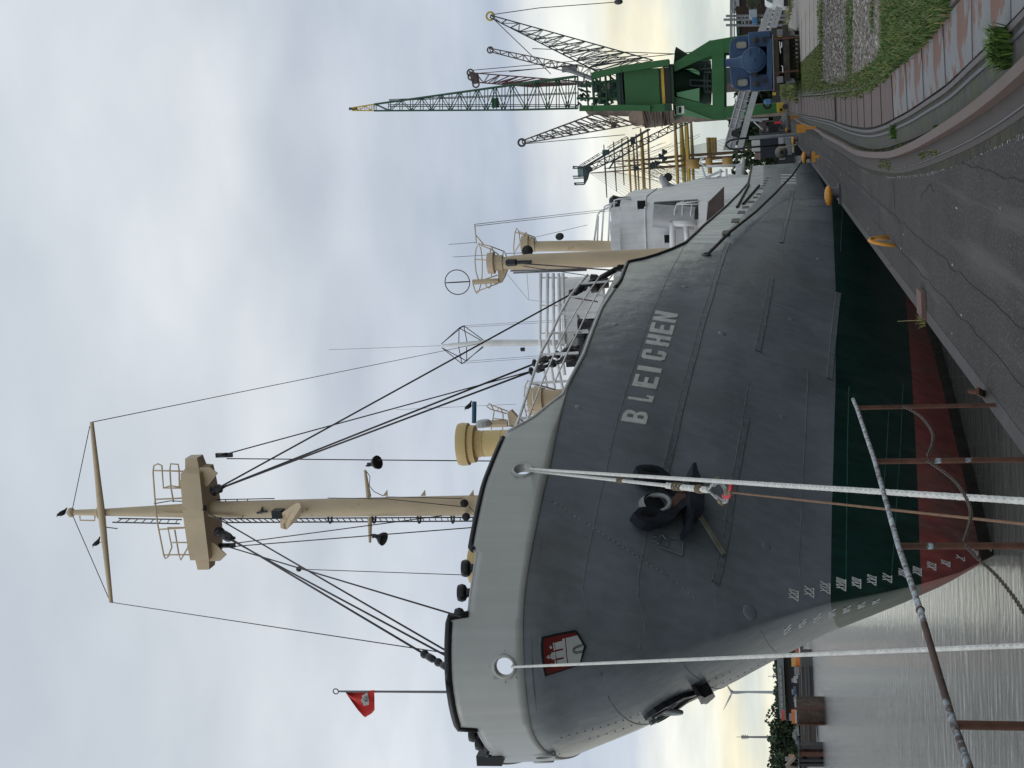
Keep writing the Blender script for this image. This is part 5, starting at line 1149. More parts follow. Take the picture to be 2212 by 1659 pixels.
def chain(pts, link=.034):
    P = [oX(a, b, RX) for a, b in pts]; out = []
    for i in range(len(P)-1):
        p_0, p_1, p_2, p_3 = P[max(i-1, 0)], P[i], P[i+1], P[min(i+2, len(P)-1)]
        for j in range(10):
            u = j/10; out.append(0.5*((2*p_1)+(-p_0+p_2)*u+(2*p_0-5*p_1+4*p_2-p_3)*u*u+(-p_0+3*p_1-3*p_2+p_3)*u**3))
    out.append(P[-1]); d = np.r_[0, np.cumsum([np.linalg.norm(out[i+1]-out[i]) for i in range(len(out)-1)])]
    s = np.arange(0, d[-1], link*.78); Q = [A(*[np.interp(t, d, [p[k] for p in out]) for k in range(3)]) for t in s]; m = MB()
    for i in range(len(Q)-1):
        t = unit(Q[i+1]-Q[i]); u = A(1, 0, 0) if i % 2 else unit(np.cross(t, A(1, 0, 0))); u = unit(u-t*(u@t)); c = (Q[i]+Q[i+1])/2
        m.pipe([c+t*x*link*.5+u*y*link*.30 for x, y in ((1, 0), (.75, .8), (0, 1), (-.75, .8), (-1, 0), (-.75, -.8), (0, -1), (.75, -.8))], .0034, 5, closed=True)
    return m.build('chain', mat('chain steel', (.085, .07, .06), .6, .4, 30), rail, smooth=True)
chain([(1949, 877), (1975, 890), (1996, 907), (2014, 935), (2014, 960), (2003, 987)])
chain([(2003, 995), (2039, 1020), (2069, 1047), (2094, 1092), (2096, 1125), (2083, 1170)])
chain([(2083, 1176), (2116, 1210), (2151, 1242), (2190, 1290), (2225, 1345)])
# loose steel plate and straws at the edge
o = MB().prism([oZ(1659+a/4, 415+b/4, .004) for a, b in ((1320, 820), (1360, 865), (1370, 1100), (1325, 1040))], (0, 0, .05)).build('steel_strip', mat('brown strip', (.13, .075, .065), .7, .15, 3)); tag(o, 'short brown steel strip lying on the quay edge', 'steel strip')
m = MB(); c = oZ(1659+1350/4, 415+1105/4, .02)
blades(m, c, .12, 40, .08, .004, (2, 2, 0)); m.cur = 2; m.pipe([c, oX(1939, 694, c[0]-.05)], .003, 4); o = m.build('weed', gm); tag(o, 'dry straw and a long stalk caught at the end of the brown strip', 'weed')
# yellow ladder hoop over the edge
yf = lambda a, b: (1659+a/4, 415+b/4)
hf = oZ(*yf(1100, 462)); hb_ = oZ(*yf(1048, 385)); YH = hf[1]
hoop = thing('ladder_hoop', hf, 'yellow tubular ladder hoop standing over the quay edge', 'ladder hoop')
YB = YH+.35
MB().pipe([hf, oY(*yf(980, 448), YH), oY(*yf(905, 432), YH), oY(*yf(876, 418), YH+.1), oY(*yf(885, 404), YB-.08), oY(*yf(930, 395), YB), oY(*yf(1048, 383), YB)], .024, 12).build('hoop', M['orange'], hoop, smooth=True)
MB().pipe([oY(*yf(905, 402), YB), oY(*yf(970, 400), YB), oY(*yf(1048, 402), YB)], .03, 8).build('hoop_back', mat('brown yellow plate', (.30, .16, .05), .7, .3, 5), hoop, smooth=True)
for dx_ in (0, 28): MB().pipe([oX(*yf(978+dx_, 470), -2.5), oX(*yf(988+dx_, 560), -2.52), oX(*yf(1010+dx_, 612), -2.5), oZ(*yf(1075, 638), .0)], .009, 8).build('rung_bar', M['rust'], hoop, smooth=True)
# bollards
def bollard(ox, oy, s, label, X=None, knob=True):
    p = oZ(ox, oy, 0) if X is None else A(X, oZ(ox, oy, 0)[1], 0)
    t = thing('mooring_bollard', p, label, 'bollard', 'yellow bollards along the quay edge')
    m = MB().lathe(p, (0, 0, 1), [(0, s*.36), (s*.1, s*.3), (s*.55, s*.26)], 18); m.build('bollard_post', M['dark_steel'], t, smooth='auto')
    m = MB().ball(p+A(-s*.15, 0, s*.62), s*.46, 14, (1.2, .95, .5)); m.build('bollard_head', M['orange'], t, smooth=True)
    MB().bb(p-A(s*.6, s*.5, 0)+A(0, 0, .002), p+A(s*.5, s*.5, .05)).build('base_plate', M['dark_steel'], t)
bollard(1816, 428, .46, 'nearest yellow topped bollard at the edge beside the green hull', QX+.25)
bollard(1752, 335, .46, 'yellow bollard holding the end of the dark mooring line', QX+.30)
bollard(1724, 303, .46, 'yellow bollard behind the grey pole', QX+.35)
bollard(1708, 275, .5, 'farthest yellow bollard near the green crane foot', QX+.45)
def tee(ox, oy, h, w, label, cat='marker'):
    p = oZ(ox, oy, 0); t = thing('edge_marker', p, label, cat)
    MB().bb(p-A(.05, .05, 0), p+A(.05, .05, h)).build('marker_post', M['orange'], t); MB().bb(p+A(-w, -.04, h*.55), p+A(w, .04, h)).build('marker_board', M['orange'], t)
tee(1771, 338, .28, .18, 'low orange marker between the two nearer bollards')
tee(1765, 275, .72, .15, 'tall orange box topped marker post beside the crane rail')
tee(1728, 252, .5, .10, 'small orange post beyond the tall orange marker')
o = MB().pipe([oX(1771, 345, -2.3), oX(1779, 357, -2.45), oX(1786, 375, -2.5), oX(1797, 398, -2.55)], .035, 6).build('fender_rope', M['rope_dirty'], None, smooth=True); tag(o, 'slack rope lying over the quay edge by the low marker', 'rope')
# fender ball at the stern, grey pole, black cable hoop
p = oX(1688, 329, -2.9); r_ = 13.2/3200*np.linalg.norm(p-EYEP); fb = thing('fender_ball', p, 'big grey ball fender hanging by the stern', 'fender')
MB().ball(p, r_, 20, (1, 1, 1)).build('ball', mat('fender rubber', (.16, .15, .125), .7, .2, 3), fb, smooth=True); MB().lathe(p+unit(EYEP-p)*r_*.93, unit(EYEP-p), [(0, r_*.3), (r_*.12, r_*.3), (r_*.14, .01)], 16).build('eye_plate', M['black'], fb)
MB().tube(p+A(r_*.6, 0, .1), oZ(1722, 312, .2), .04).build('fender_rope', M['rope_dirty'], fb)
q0 = oZ(1718, 291, 0); q1 = oY(1618, 298, q0[1]); gp = thing('gangway_pole', q0, 'plain grey steel pole standing by the gangway', 'pole'); MB().tube(q0, q1, .11, n=12).build('pole', M['grey_steel'], gp, smooth='auto')
z5 = zf(2800, 300, 5.53); hy = q0[1]+2
o = MB().pipe([Yp(z5, 1120, 1390, hy), Yp(z5, 860, 1410, hy), Yp(z5, 680, 1440, hy), Yp(z5, 590, 1500, hy), Yp(z5, 575, 1570, hy), Yp(z5, 640, 1625, hy), Yp(z5, 760, 1655, hy), Yp(z5, 1100, 1600, hy), Yp(z5, 1900, 1540, hy)], .07, 8).build('cable_hoop', M['black'], None, smooth=True); tag(o, 'black cable looping over beside the grey pole', 'cable')
# ---- gangway
GY = q0[1]+6
z6 = lambda a, b, Y=None: Yp(z5, a, b, GY if Y is None else Y)
gw = thing('gangway', z6(1220, 360), 'aluminium gangway with open side rails sloping up to the ship', 'gangway')
for dy_ in (0, 1.1):
    MB().bar(z6(1225, 360, GY+dy_), z6(870, 1659, GY+dy_), .42 if dy_ == 0 else .12, .12, (0, 1, 0)).build('gangway_beam', M['alu'], gw)
a = z6(1180, 360); b = z6(850, 1659); MB().add([a, b, b+A(0, 1.1, 0), a+A(0, 1.1, 0)], [(0, 1, 2, 3)]).build('gangway_deck', M['alu'], gw)
for dy_ in (0, 1.1):
    m = MB()
    for u in (880, 1000): m.tube(z6(u, 360, GY+dy_), z6(u-360, 1659, GY+dy_), .05)
    for k in range(7):
        t = k/6; A0 = z6(1130-.27*1299*t, 360+1299*t, GY+dy_); B0 = z6(870-.27*1299*t, 360+1299*t-60, GY+dy_); m.tube(A0, B0, .035)
    for k in range(12):
        t = k/12; t2 = (k+1)/12; m.tube(z6(1130-351*t, 360+1299*t, GY+dy_), z6(880-351*t2, 360+1299*t2, GY+dy_), .018)
    m.build('gangway_railing', M['alu'], gw)
net = mat('white safety net', (.40, .42, .43), .8, .25, 6, dirt=(.2, .21, .22), dirt_amt=.6, dirt_scale=3)
MB().prism([z6(885, 365, GY+1.15), z6(1100, 360, GY+1.15), z6(760, 1659, GY+1.15), z6(540, 1659, GY+1.15)], (0, .03, 0)).build('side_net', net, gw)
m = MB().prism([z6(700, 1240, GY-.2), z6(900, 1150, GY-.2), z6(840, 1390, GY-.2), z6(690, 1340, GY-.2)], (0, .2, 0)); m.build('gangway_banner', M['black'], gw)
# ================================================================== cranes, locomotive, sailing ship, shore
ZG = zf(2048, 0); ZT = zf(1024, 0); ZK = zf(2300, 200, 4.424); ZS = zf(2300, 450, 4.424); ZL = zf(2800, 0, 5.53); ZL2 = zf(2800, 300, 5.53); ZX = zf(3000, 250, 3.687)
def lattice(name, tipA, tipB, baseA, baseB, depth0, depth1, n, rc, rb, m, parent, ax=(0, 1, 0)):
    """four-chord lattice jib between a tip pair and a base pair, depth along ax"""
    ax = A(*ax); q = MB(); ch = []
    for a, b in ((tipA, baseA), (tipB, baseB)):
        for s in (-1, 1): ch.append((a+ax*s*depth0/2, b+ax*s*depth1/2))
    P = lambda k, t: ch[k][0]+(ch[k][1]-ch[k][0])*t
    for k in range(4): q.tube(P(k, 0), P(k, 1), rc, n=6)
    ts = [((i/n)**.85) for i in range(n+1)]
    for i in range(n+1):
        for a, b in ((0, 2), (1, 3), (0, 1), (2, 3)): q.tube(P(a, ts[i]), P(b, ts[i]), rb, n=4)
        if i < n:
            for a, b in ((0, 2), (1, 3), (0, 1), (2, 3)):
                if i % 2: a, b = b, a
                q.tube(P(a, ts[i]), P(b, ts[i+1]), rb, n=4)
    return q.build(name, m, parent)
# ---- green portal crane
GCY = 130.0
gq = lambda a, b, Y=GCY: Yp(ZG, a, b, Y)
gc = thing('portal_crane', oZ(1702, 240, 0), 'tall green portal crane with a yellow striped machinery house on the quay', 'crane')
gm_, gl_ = M['crane_green'], M['crane_green_light']
# portal: two frames, one behind the other
GD = 7.0
for Y0, par in ((GCY, gc), (GCY+GD, gc)):
    P = lambda a, b: gq(a, b, Y0)
    off = A(0, GD, 0) if Y0 > GCY else A(0, 0, 0)
    def Q(a, b): return gq(a, b, GCY)+off
    z0 = 0.9
    lx = Q(1830, 965); rx = Q(1830, 395)
    MB().prism([p+A(0, .02, 0) for p in (Q(1720, 1035), Q(1740, 925), Q(1830, 925), A(lx[0]+.42, Y0, z0), A(lx[0]-.42, Y0, z0))], (0, .8, 0)).build('portal_leg', gm_, gc)
    MB().prism([p+A(0, .02, 0) for p in (Q(1715, 350), Q(1735, 470), Q(1830, 455), A(rx[0]-.55, Y0, z0), A(rx[0]+1.0, Y0, z0))], (0, .8, 0)).build('portal_leg', gm_, gc)
    MB().prism([Q(1722, 350), Q(1830, 345), Q(1835, 1035), Q(1735, 1035)], (0, .9, 0)).build('portal_beam', gm_, gc)
    MB().prism([p+A(0, .04, 0) for p in (Q(1395, 545), Q(1400, 620), Q(1735, 470), Q(1715, 345))], (0, .8, 0)).build('portal_strut', gm_, gc)
    MB().prism([p+A(0, .04, 0) for p in (Q(1405, 835), Q(1408, 905), Q(1735, 1035), Q(1735, 915))], (0, .8, 0)).build('portal_strut', gm_, gc)
for sx, a, b in ((0, 965, 925), (1, 395, 455)):
    c = gq(1830, a); x = c[0]
    MB().bb((x-.35, GCY+.9, c[2]-.2), (x+.35, GCY+GD, c[2]+1.0)).build('side_beam', gm_, gc)
    for yy in (GCY+.4, GCY+GD+.4):
        m = MB().bb((x-.42, yy-.6, .28), (x+.42, yy+.6, .98)); m.build('bogie', M['crane_yellow'], gc, bevel=.06)
        MB().lathe((x-.18, yy-.62, .62), (0, -1, 0), [(0, .13), (.05, .12)], 12).build('bogie_wheel', M['black'], gc)
        MB().lathe((x+.05, yy-.7, .26), (0, 1, 0), [(0, .24), (1.4, .24)], 14).build('bogie_wheel', M['dark_steel'], gc)
MB().prism([p-A(0, .1, 0) for p in (gq(1400, 905), gq(1740, 1035), gq(1500, 1000), gq(1410, 990))], (0, .08, 0)).build('strut_plate', gl_, gc)
MB().bb(gq(1400, 1000, GCY-.1), gq(1418, 900, GCY+.3)).build('sill_plate', M['crane_beige'], gc)
m = MB().bb(gq(1490, 980, GCY-.12), gq(1437, 918, GCY-.02)); sg = m.build('notice_board', M['white'], gc)
for yy in (935, 950, 966): MB().lathe(gq(1452, yy, GCY-.14), (0, -1, 0), [(0, .14), (.02, .13)], 10).build('notice_mark', M['black'], sg)
m = MB().bb(gq(1405, 890, GCY-.4), gq(1365, 560, GCY+1.5)); m.build('slewing_platform', mat('green with painted shade', (.015, .07, .03), .5), gc)  # darker copy of the crane green, with the shade painted in
# centre: cylinder tower, cabs, gratings, stairs seen between the legs
m = MB().pipe([gq(1410, 725, GCY+3.5), gq(1560, 725, GCY+3.5), gq(1720, 720, GCY+3.5)], [3.2, 2.3, 1.8], 12); m.build('slewing_column', mat('deep green', (.008, .03, .016), .6), gc, smooth='auto')
MB().prism([gq(1425, 800), gq(1620, 760), gq(1620, 880), gq(1425, 830)], (0, 2.2, 0)).build('crane_cab', gl_, gc)
MB().prism([gq(1445, 610), gq(1500, 600), gq(1620, 650), gq(1620, 620), gq(1560, 590)], (0, 2.5, 0)).build('stair_house', gl_, gc)
m = MB()
for L in ([(1540, 685), (1545, 740)], [(1545, 690), (1720, 700)], [(1545, 740), (1720, 745)], [(1545, 600), (1615, 615)], [(1615, 535), (1720, 530)], [(1620, 600), (1720, 590)], [(1625, 535), (1630, 600)], [(1670, 535), (1670, 600)], [(1660, 625), (1720, 625)], [(1660, 790), (1725, 790)], [(1665, 640), (1665, 790)], [(1690, 640), (1690, 790)]): m.tube(gq(*L[0], GCY+1), gq(*L[1], GCY+1), .09)
m.build('walkway_railing', M['crane_dark'], gc)
# machinery house with yellow stripe
p, q = gq(1285, 905, GCY-.6), gq(965, 610, GCY-.6); 
mh = MB().bb((p[0], GCY-.6, p[2]), (q[0], GCY+5.5, q[2])).build('machinery_house', gm_, gc, bevel=.05)
a, b = gq(1326, 905, GCY-.62), gq(1285, 603, GCY-.62); MB().bb((p[0]-.01, GCY-.62, a[2]), (q[0]+.01, GCY+5.5, b[2]-.005)).build('yellow_stripe', M['crane_yellow'], mh)
a = gq(1366, 900, GCY-.5); MB().bb((p[0]+.02, GCY-.55, a[2]-.12), (q[0]-.02, GCY+5.4, a[2]+.85)).build('counterweight', M['black'], gc)
MB().bb(gq(965, 905, GCY+.3), gq(930, 620, GCY+4)).build('roof_gear', M['crane_dark'], mh)
for L, w in (([(1358, 540), (1100, 575), (950, 595), (700, 655)], 1.1), ([(1200, 935), (960, 930), (700, 935), (590, 935)], 1.0)):
    P = [gq(*z, GCY-.8) for z in L]
    for i in range(len(P)-1): MB().bar(P[i], P[i+1]+(P[i+1]-P[i])*.02, w*.5, w if i else w*1.05, (0, 1, 0)).build('side_girder', gm_, gc)
MB().bb(gq(1376, 958, GCY-.9), gq(1200, 905, GCY)).build('side_girder', gm_, gc)
m = MB().bb(gq(1360, 578, GCY-1.2), gq(1305, 525, GCY-.2)); m.build('ballast_block', M['black'], gc)
MB().bb(gq(1378, 950, GCY-1.2), gq(1325, 905, GCY-.2)).build('ballast_block', mat('dark green block', (.01, .05, .03), .6), gc)
m = MB()
random.seed(11)
for a in (690, 800, 915): m.bb(gq(a+28, 925, GCY+.2), gq(a, 610 if a > 690 else 655, GCY+.7))
for L in ([(930, 690), (600, 740)], [(930, 850), (560, 850)], [(700, 660), (800, 760)], [(800, 760), (700, 920)], [(800, 620), (915, 720)], [(915, 760), (800, 910)], [(850, 640), (860, 900)], [(760, 640), (770, 900)], [(640, 690), (660, 920)]): m.tube(gq(*L[0], GCY+.5), gq(*L[1], GCY+.5), .11 if L[0][0] > 900 else .09, n=6)
m.build('jib_foot_frame', mat('mid green steel', (.018, .09, .035), .55), gc)
m = MB()
for k in range(60):
    a, b = random.uniform(560, 950), random.uniform(700, 910); m.bar(gq(a, b, GCY+2), gq(a+random.uniform(-50, 50), b+random.uniform(-50, 50), GCY+2.6), .12, .12)
for _ in range(5): c = gq(random.uniform(720, 900), random.uniform(740, 880), GCY+2); m.lathe(c, (1, 0, 0), [(-.5, .35), (.5, .35)], 10)
m.build('hoist_gear', M['crane_dark'], gc)
# jib
jt = [Yp(ZT, 835, 930, GCY-1), Yp(ZT, 835, 955, GCY-1)]; jm = [Yp(ZT, 1030, 900, GCY-1), Yp(ZT, 1030, 957, GCY-1)]
lattice('jib_head', jt[0], jt[1], jm[0], jm[1], .3, .7, 4, .045, .025, M['crane_yellow'], gc)
jm2 = [Yp(ZT, 2212, 735, GCY-1), Yp(ZT, 2212, 950, GCY-1)]; jb = [gq(560, 660, GCY-1), gq(560, 936, GCY-1)]
lattice('jib', jm[0], jm[1], jm2[0], jm2[1], .7, 1.6, 14, .075, .036, mat('jib green', (.014, .075, .045), .5), gc)
lattice('jib', jm2[0], jm2[1], jb[0], jb[1], 1.6, 1.8, 6, .085, .04, mat('jib green', (.014, .075, .035), .5), gc)
MB().tube(Yp(ZT, 805, 940, GCY-1), Yp(ZT, 875, 938, GCY-1), .12).build('jib_tip', M['dark_steel'], gc)
MB().bb(Yp(ZT, 2085, 930, GCY), Yp(ZT, 2050, 850, GCY+1)).build('sheave_box', gm_, gc)
for k in (870, 905, 860, 920): MB().tube(Yp(ZT, 1150, k, GCY), Yp(ZG, 560, k-60 if k < 900 else k, GCY+1), .035, n=4).build('hoist_rope', M['wire'], gc)
# ---- the other cranes
def crane(name, Y, A0, B0, A1, B1, n, m, label, rc=.13, rb=.07, d0=.5, d1=2.0, root=None):
    t = thing(name, oZ(1697, 240+0*Y, 0)*0+A(oY(*A1, Y)[0], Y, 0), label, 'crane')
    lattice('jib', oY(*A0, Y), oY(*B0, Y), oY(*A1, Y), oY(*B1, Y), d0, d1, n, rc, rb, m, t); return t
def O_(f, a, b): return f(a, b)
t1 = crane('jib_crane', 190, (1060, 33), (1059, 38), (1410, 130), (1300, 160), 15, M['crane_dark'], 'dark grey green crane jib leaning outermost to the right', .075, .035, .4, 1.6)
lattice('jib', oY(1120, 66, 190), oY(1106, 60, 190), oY(1400, 140, 190), oY(1330, 165, 190), .4, .8, 12, .04, .025, M['crane_dark'], t1)
MB().ring(oY(1059, 35, 190), (0, 1, 0), .5, .12, 16, 6).build('jib_sheave', M['crane_yellow'], t1)
for a, b in (((1060, 32), (1060+105, 17)), ((1165, 17), (1345, 3.5)), ((1065, 40), (1190, 160)), ((1150, 105), (1500, 118)), ((1100, 155), (1500, 112))): MB().tube(oY(*a, 190), oY(*b, 190), .05, n=4).build('hoist_rope', M['wire'], t1)
MB().ball(oY(1336, 4, 190), .35, 8, (1, 1, 1.6)).build('hook_block', M['dark_steel'], t1)
MB().bb(oY(1700, 172, 190), oY(1400, 160, 192)).build('crane_tower', M['crane_dark'], t1)
t2 = crane('jib_crane', 230, (1057, 104), (1060, 112), (1300, 152), (1290, 172), 16, M['crane_brown'], 'slim brown grey crane jib second from the right', .085, .04, .4, 1.2)
MB().ring(oY(1059, 108, 230), (0, 1, 0), .45, .12, 16, 6).build('jib_sheave', M['crane_brown'], t2)
m = MB().bb(oY(1245, 154, 229), oY(1215, 142, 230)); m.tube(oY(1225, 150, 229), oY(1280, 170, 229), .35); m.build('counterweight_arm', M['grey_steel'], t2)
MB().bb(oY(1700, 190, 230), oY(1290, 176, 231)).build('crane_tower', M['crane_brown'], t2)
t3 = crane('jib_crane', 210, (1028, 158), (1032, 178), (1300, 180), (1150, 188), 14, mat('rust red lattice', (.12, .06, .06), .7), 'rust red crane jib with a heavy head just right of the green jib', .085, .04, .6, 1.6)
m = MB()
for a, b in ((1016, 157), (1026, 172), (1018, 166), (1028, 182)): m.ring(oY(a, b, 210), (0, 1, 0), .45, .12, 14, 6)
m.prism([oY(1012, 153, 210), oY(1032, 158, 210), oY(1035, 180, 210), oY(1020, 182, 210)], (0, .5, 0)); m.build('jib_head', M['crane_brown'], t3)
for a, b in (((1018, 152), (1400, 118)), ((1035, 158), (1400, 130))): MB().tube(oY(*a, 210), oY(*b, 210), .05, n=4).build('hoist_rope', M['wire'], t3)
BYY = 170
t4 = thing('portal_crane', oZ(1690, 262, 0)*0+A(oY(1400, 255, BYY)[0], BYY, 0), 'weathered beige crane with a grey brown jib behind the green crane', 'crane')
lattice('jib', oY(1128, 304, BYY), oY(1129, 310, BYY), oY(1300, 240, BYY), oY(1375, 268, BYY), .4, 1.4, 13, .07, .033, M['crane_brown'], t4)
lattice('jib', oY(1160, 297, BYY), oY(1165, 300, BYY), oY(1330, 255, BYY), oY(1350, 262, BYY), .3, .7, 12, .04, .025, M['crane_brown'], t4)
MB().ring(oY(1127, 308, BYY), (0, 1, 0), .4, .12, 16, 6).build('jib_sheave', M['dark_steel'], t4)
MB().prism([oY(1262, 236, BYY), oY(1360, 238, BYY), oY(1384, 270, BYY), oY(1360, 252, BYY), oY(1270, 248, BYY)], (0, 2, 0)).build('jib_foot', M['crane_beige'], t4)
h4 = MB().prism([oY(1390, 235, BYY), oY(1446, 235, BYY), oY(1448, 270, BYY), oY(1396, 277, BYY), oY(1372, 262, BYY), oY(1378, 235, BYY)], (0, 4, 0)).build('machinery_house', M['crane_beige'], t4)
MB().lathe(oY(1377, 254, BYY-.1), (0, -1, 0), [(0, 1.0), (.1, .95)], 16).build('drum_cover', mat('tan cover', (.32, .24, .19), .6), h4)
for a, b in (((1389, 237), (1396, 277)), ((1431, 240), (1437, 272))): MB().bar(oY(*a, BYY-.05), oY(*b, BYY-.05), .25, .5, (0, 1, 0)).build('rusty_band', M['rust'], h4)
m = MB()
for k in range(9):
    a = oY(1388+k*7, 236, BYY-.5); b = oY(1400+k*5, 276-(k % 3)*8, BYY-.5); m.tube(a, b, .06, n=4)
m.build('stair', M['crane_brown'], t4); MB().bb(oY(1700, 249, BYY), oY(1446, 238, BYY+1)).build('crane_tower', M['crane_beige'], t4)
MB().tube(oY(1130, 311, BYY), oY(1350, 291, BYY), .04, n=4).build('hoist_rope', M['wire'], t4)
MB().ball(oY(1326, 270, BYY), .35, 8).build('hook_block', M['dark_steel'], t4)
LYY = 235
t5 = thing('jib_crane', A(oY(1400, 300, LYY)[0], LYY, 0), 'dark luffing crane jib with walkway and boxy head in front of the sailing ship', 'crane')
ls = lambda a, b, Y=LYY: Yp(ZS, a, b, Y)
for (a0, a1), (b0, b1), n in ((((170, 985), (240, 1060)), ((2100, 30), (2200, 90)), 22), (((160, 960), (170, 975)), ((1300, 290), (1330, 300)), 14)):
    lattice('jib', ls(*a0), ls(*a1), ls(*b0), ls(*b1), .5, 1.2, n, .085, .035, M['crane_dark'], t5)
m = MB()
for L in ([(80, 940), (430, 720)], [(110, 950), (450, 740)], [(570, 620), (910, 430)], [(590, 650), (930, 450)], [(1010, 290), (1230, 240)], [(240, 1000), (700, 850)], [(700, 850), (600, 1000)], [(700, 850), (980, 690)]): m.tube(ls(*L[0]), ls(*L[1]), .06 if L[0][0] != 700 else .14, n=5)
for k in range(12): a = 80+k*75; b = 940-k*47; m.tube(ls(a, b), ls(a+35, b+25), .05, n=4)
m.build('jib_walkway', M['crane_dark'], t5)
MB().bb(ls(1050, 560), ls(1000, 430, LYY+2)).build('winch_cabin', M['crane_dark'], t5)
m = MB().bb(ls(590, 750), ls(505, 660, LYY+2)); m.build('winch_cabin', mat('teal cabin', (.04, .10, .10), .5), t5)
m = MB().bb(ls(150, 1140), ls(70, 955, LYY+2)); hd = m.build('jib_head', mat('pale teal', (.16, .25, .26), .5), t5)
m = MB().prism([ls(150, 940), ls(260, 960), ls(300, 1010), ls(240, 1080), ls(210, 1190), ls(160, 1280), ls(150, 1140)], (0, 1.5, 0))
for L in ([(0, 955), (150, 965)], [(0, 990), (150, 985)], [(0, 955), (0, 990)], [(0, 1130), (100, 1125)], [(10, 1165), (150, 1160)], [(25, 1250), (165, 1245)], [(30, 1280), (165, 1275)], [(25, 1250), (30, 1280)]): m.tube(ls(L[0][0]-40, L[0][1]), ls(*L[1]), .1, n=5)
m.build('head_frame', M['crane_dark'], t5)
MB().bb(oY(1700, 250, LYY), oY(1500, 243, LYY+1)).build('crane_tower', M['crane_dark'], t5)
# ---- the sailing ship beyond
SYY = 290
sv = thing('sailing_ship', A(oY(1600, 350, SYY)[0], SYY, WL), 'tall sailing ship with brown masts and yellow yards moored beyond the cranes', 'sailing ship')
ss = lambda a, b, Y=SYY: Yp(ZS, a, b, Y)
so = lambda a, b, Y=SYY: Yp(ZO, a, b, Y)
yards = [((510, 570), (565, 1510), .16, 0), ((680, 510), (735, 1400), .16, 0), ((825, 460), (870, 1290), .16, 0), ((935, 440), (1000, 1570), .24, 1), ((1030, 550), (1090, 1500), .24, 1), ((1080, 380), (1140, 1500), .22, 1), ((1160, 280), (1220, 1500), .26, 1), ((1190, 350), (1245, 1400), .22, 1), ((1290, 300), (1330, 1450), .24, 1),
         ((1765, 120), (1830, 1440), .38, 1), ((1870, 80), (1945, 1400), .52, 2), ((1950, 180), (2010, 1400), .32, 1), ((1980, 180), (2030, 1400), .40, 2), ((2050, 80), (2105, 1380), .36, 1)]
for i, (a, b, r, k) in enumerate(yards):
    off = (i % 3)*4
    MB().pipe([ss(*a, SYY+off), (ss(*a, SYY+off)+ss(*b, SYY+off))/2, ss(*b, SYY+off)], [r*.6, r, r*.6], 8).build('yard', (M['crane_brown'], M['yard_yellow'], mat('yellow yard', (.42, .31, .05), .5))[k], sv, smooth=True)
for a, b, r in (((1290, 0), (1330, 800), .42), ((1370, 0), (1400, 440), .40), ((1430, 0), (1440, 400), .40)): MB().tube(so(*a, SYY+6), so(*b, SYY+6), r).build('yard', M['yard_yellow'], sv, smooth=True)
for L, r in (([(275, 1072), (840, 1030), (1360, 980), (2000, 935), (2212, 930)], (.10, .14, .2, .28, .3)), ([(520, 885), (950, 850), (1300, 828), (1990, 760)], (.10, .14, .22, .28)), ([(550, 990), (1000, 940), (1380, 900), (2000, 840)], (.10, .14, .2, .28))):
    P = [ss(*z, SYY+2) for z in L]; P.append(A(P[-1][0], SYY+2, 2)); MB().pipe(P, list(r)+[.3], 10).build('mast', M['mast_brown'], sv, smooth=True)
for L in ([(800, 590), (1100, 590)], [(1230, 560), (1380, 560)], [(1600, 555), (1830, 548)]): MB().tube(so(*L[0], SYY-2), so(*L[1], SYY-2), .9, n=12).build('lower_mast', mat('ochre mast', (.40, .25, .08), .5), sv, smooth=True)
m = MB(); random.seed(5)
for k in range(34):
    a = random.uniform(350, 1500); m.tube(ss(a, 870+random.uniform(-60, 180)), ss(min(2212, a+random.uniform(500, 1100)), 880+random.choice((-1, 1))*random.uniform(60, 520)), .045, n=3)
for k in range(14): m.tube(ss(270+k*30, 1075-k*4), ss(900+k*80, 1500-k*14), .03, n=3)
for k in range(16): m.tube(so(900, 200+k*18), so(2100, -60+k*40), .05, n=3)
for k in range(10): m.tube(so(0, 700+k*20), so(1300, 640+k*38), .04, n=3)
m.build('rigging', M['crane_brown'], sv)
for a, b in ((1500, 780), (1560, 820), (1430, 900), (1380, 920), (1340, 960), (1060, 990), (1560, 700)): MB().lathe(ss(a, b), (0, 0, 1), [(-.8, .2), (0, .6), (.2, .6)], 8).build('mast_top', M['crane_dark'], sv)
hx = oY(1650, 330, SYY)[0]; MB().bb((hx-5, SYY-5, WL), (hx+16, SYY+60, oY(1655, 330, SYY)[2])).build('hull', M['black'], sv)
# yellow lamp-like buoy fitting above the bridge
m = MB().lathe(ss(1260, 1430, 100), (0, 0, 1), [(-.3, .2), (0, .35), (.3, .3), (.5, .1), (1.2, .1)], 10); o = m.build('beacon_float', M['crane_yellow'], None, smooth='auto'); tag(o, 'small yellow beacon head showing above the white superstructure', 'beacon')
# ---- dark hull and clutter at the far end of the quay
def bx_img(name, o1, o2, Y, d, m, label, cat, bevel=0):
    a, b = oY(*o1, Y), oY(*o2, Y); lo = np.minimum(a, b); hi = np.maximum(a, b); o = MB().bb((lo[0], Y, lo[2]), (hi[0], Y+d, hi[2])).build(name, m, None, bevel=bevel); return tag(o, label, cat)
bg1 = thing('barge', A(oY(1680, 310, 118)[0], 118, WL), 'dark blue black hull lying astern of the grey ship', 'barge')
a, b = oY(1643, 342, 118), oY(1700, 287, 118); MB().bb((a[0], 118, WL), (b[0], 150, a[2])).build('hull', mat('night blue hull', (.008, .012, .022), .5), bg1)
for o1, o2, m_ in (((1624, 328), (1643.5, 304), mat('soft white house', (.5, .5, .48), .6)), ((1630, 345), (1643, 330), M['crane_beige'])): a, b = oY(*o1, 119), oY(*o2, 119); MB().bb(np.minimum(a, b)+A(0, .3, 0), np.maximum(a, b)+A(0, 4, 0)).build('deck_house', m_, bg1)
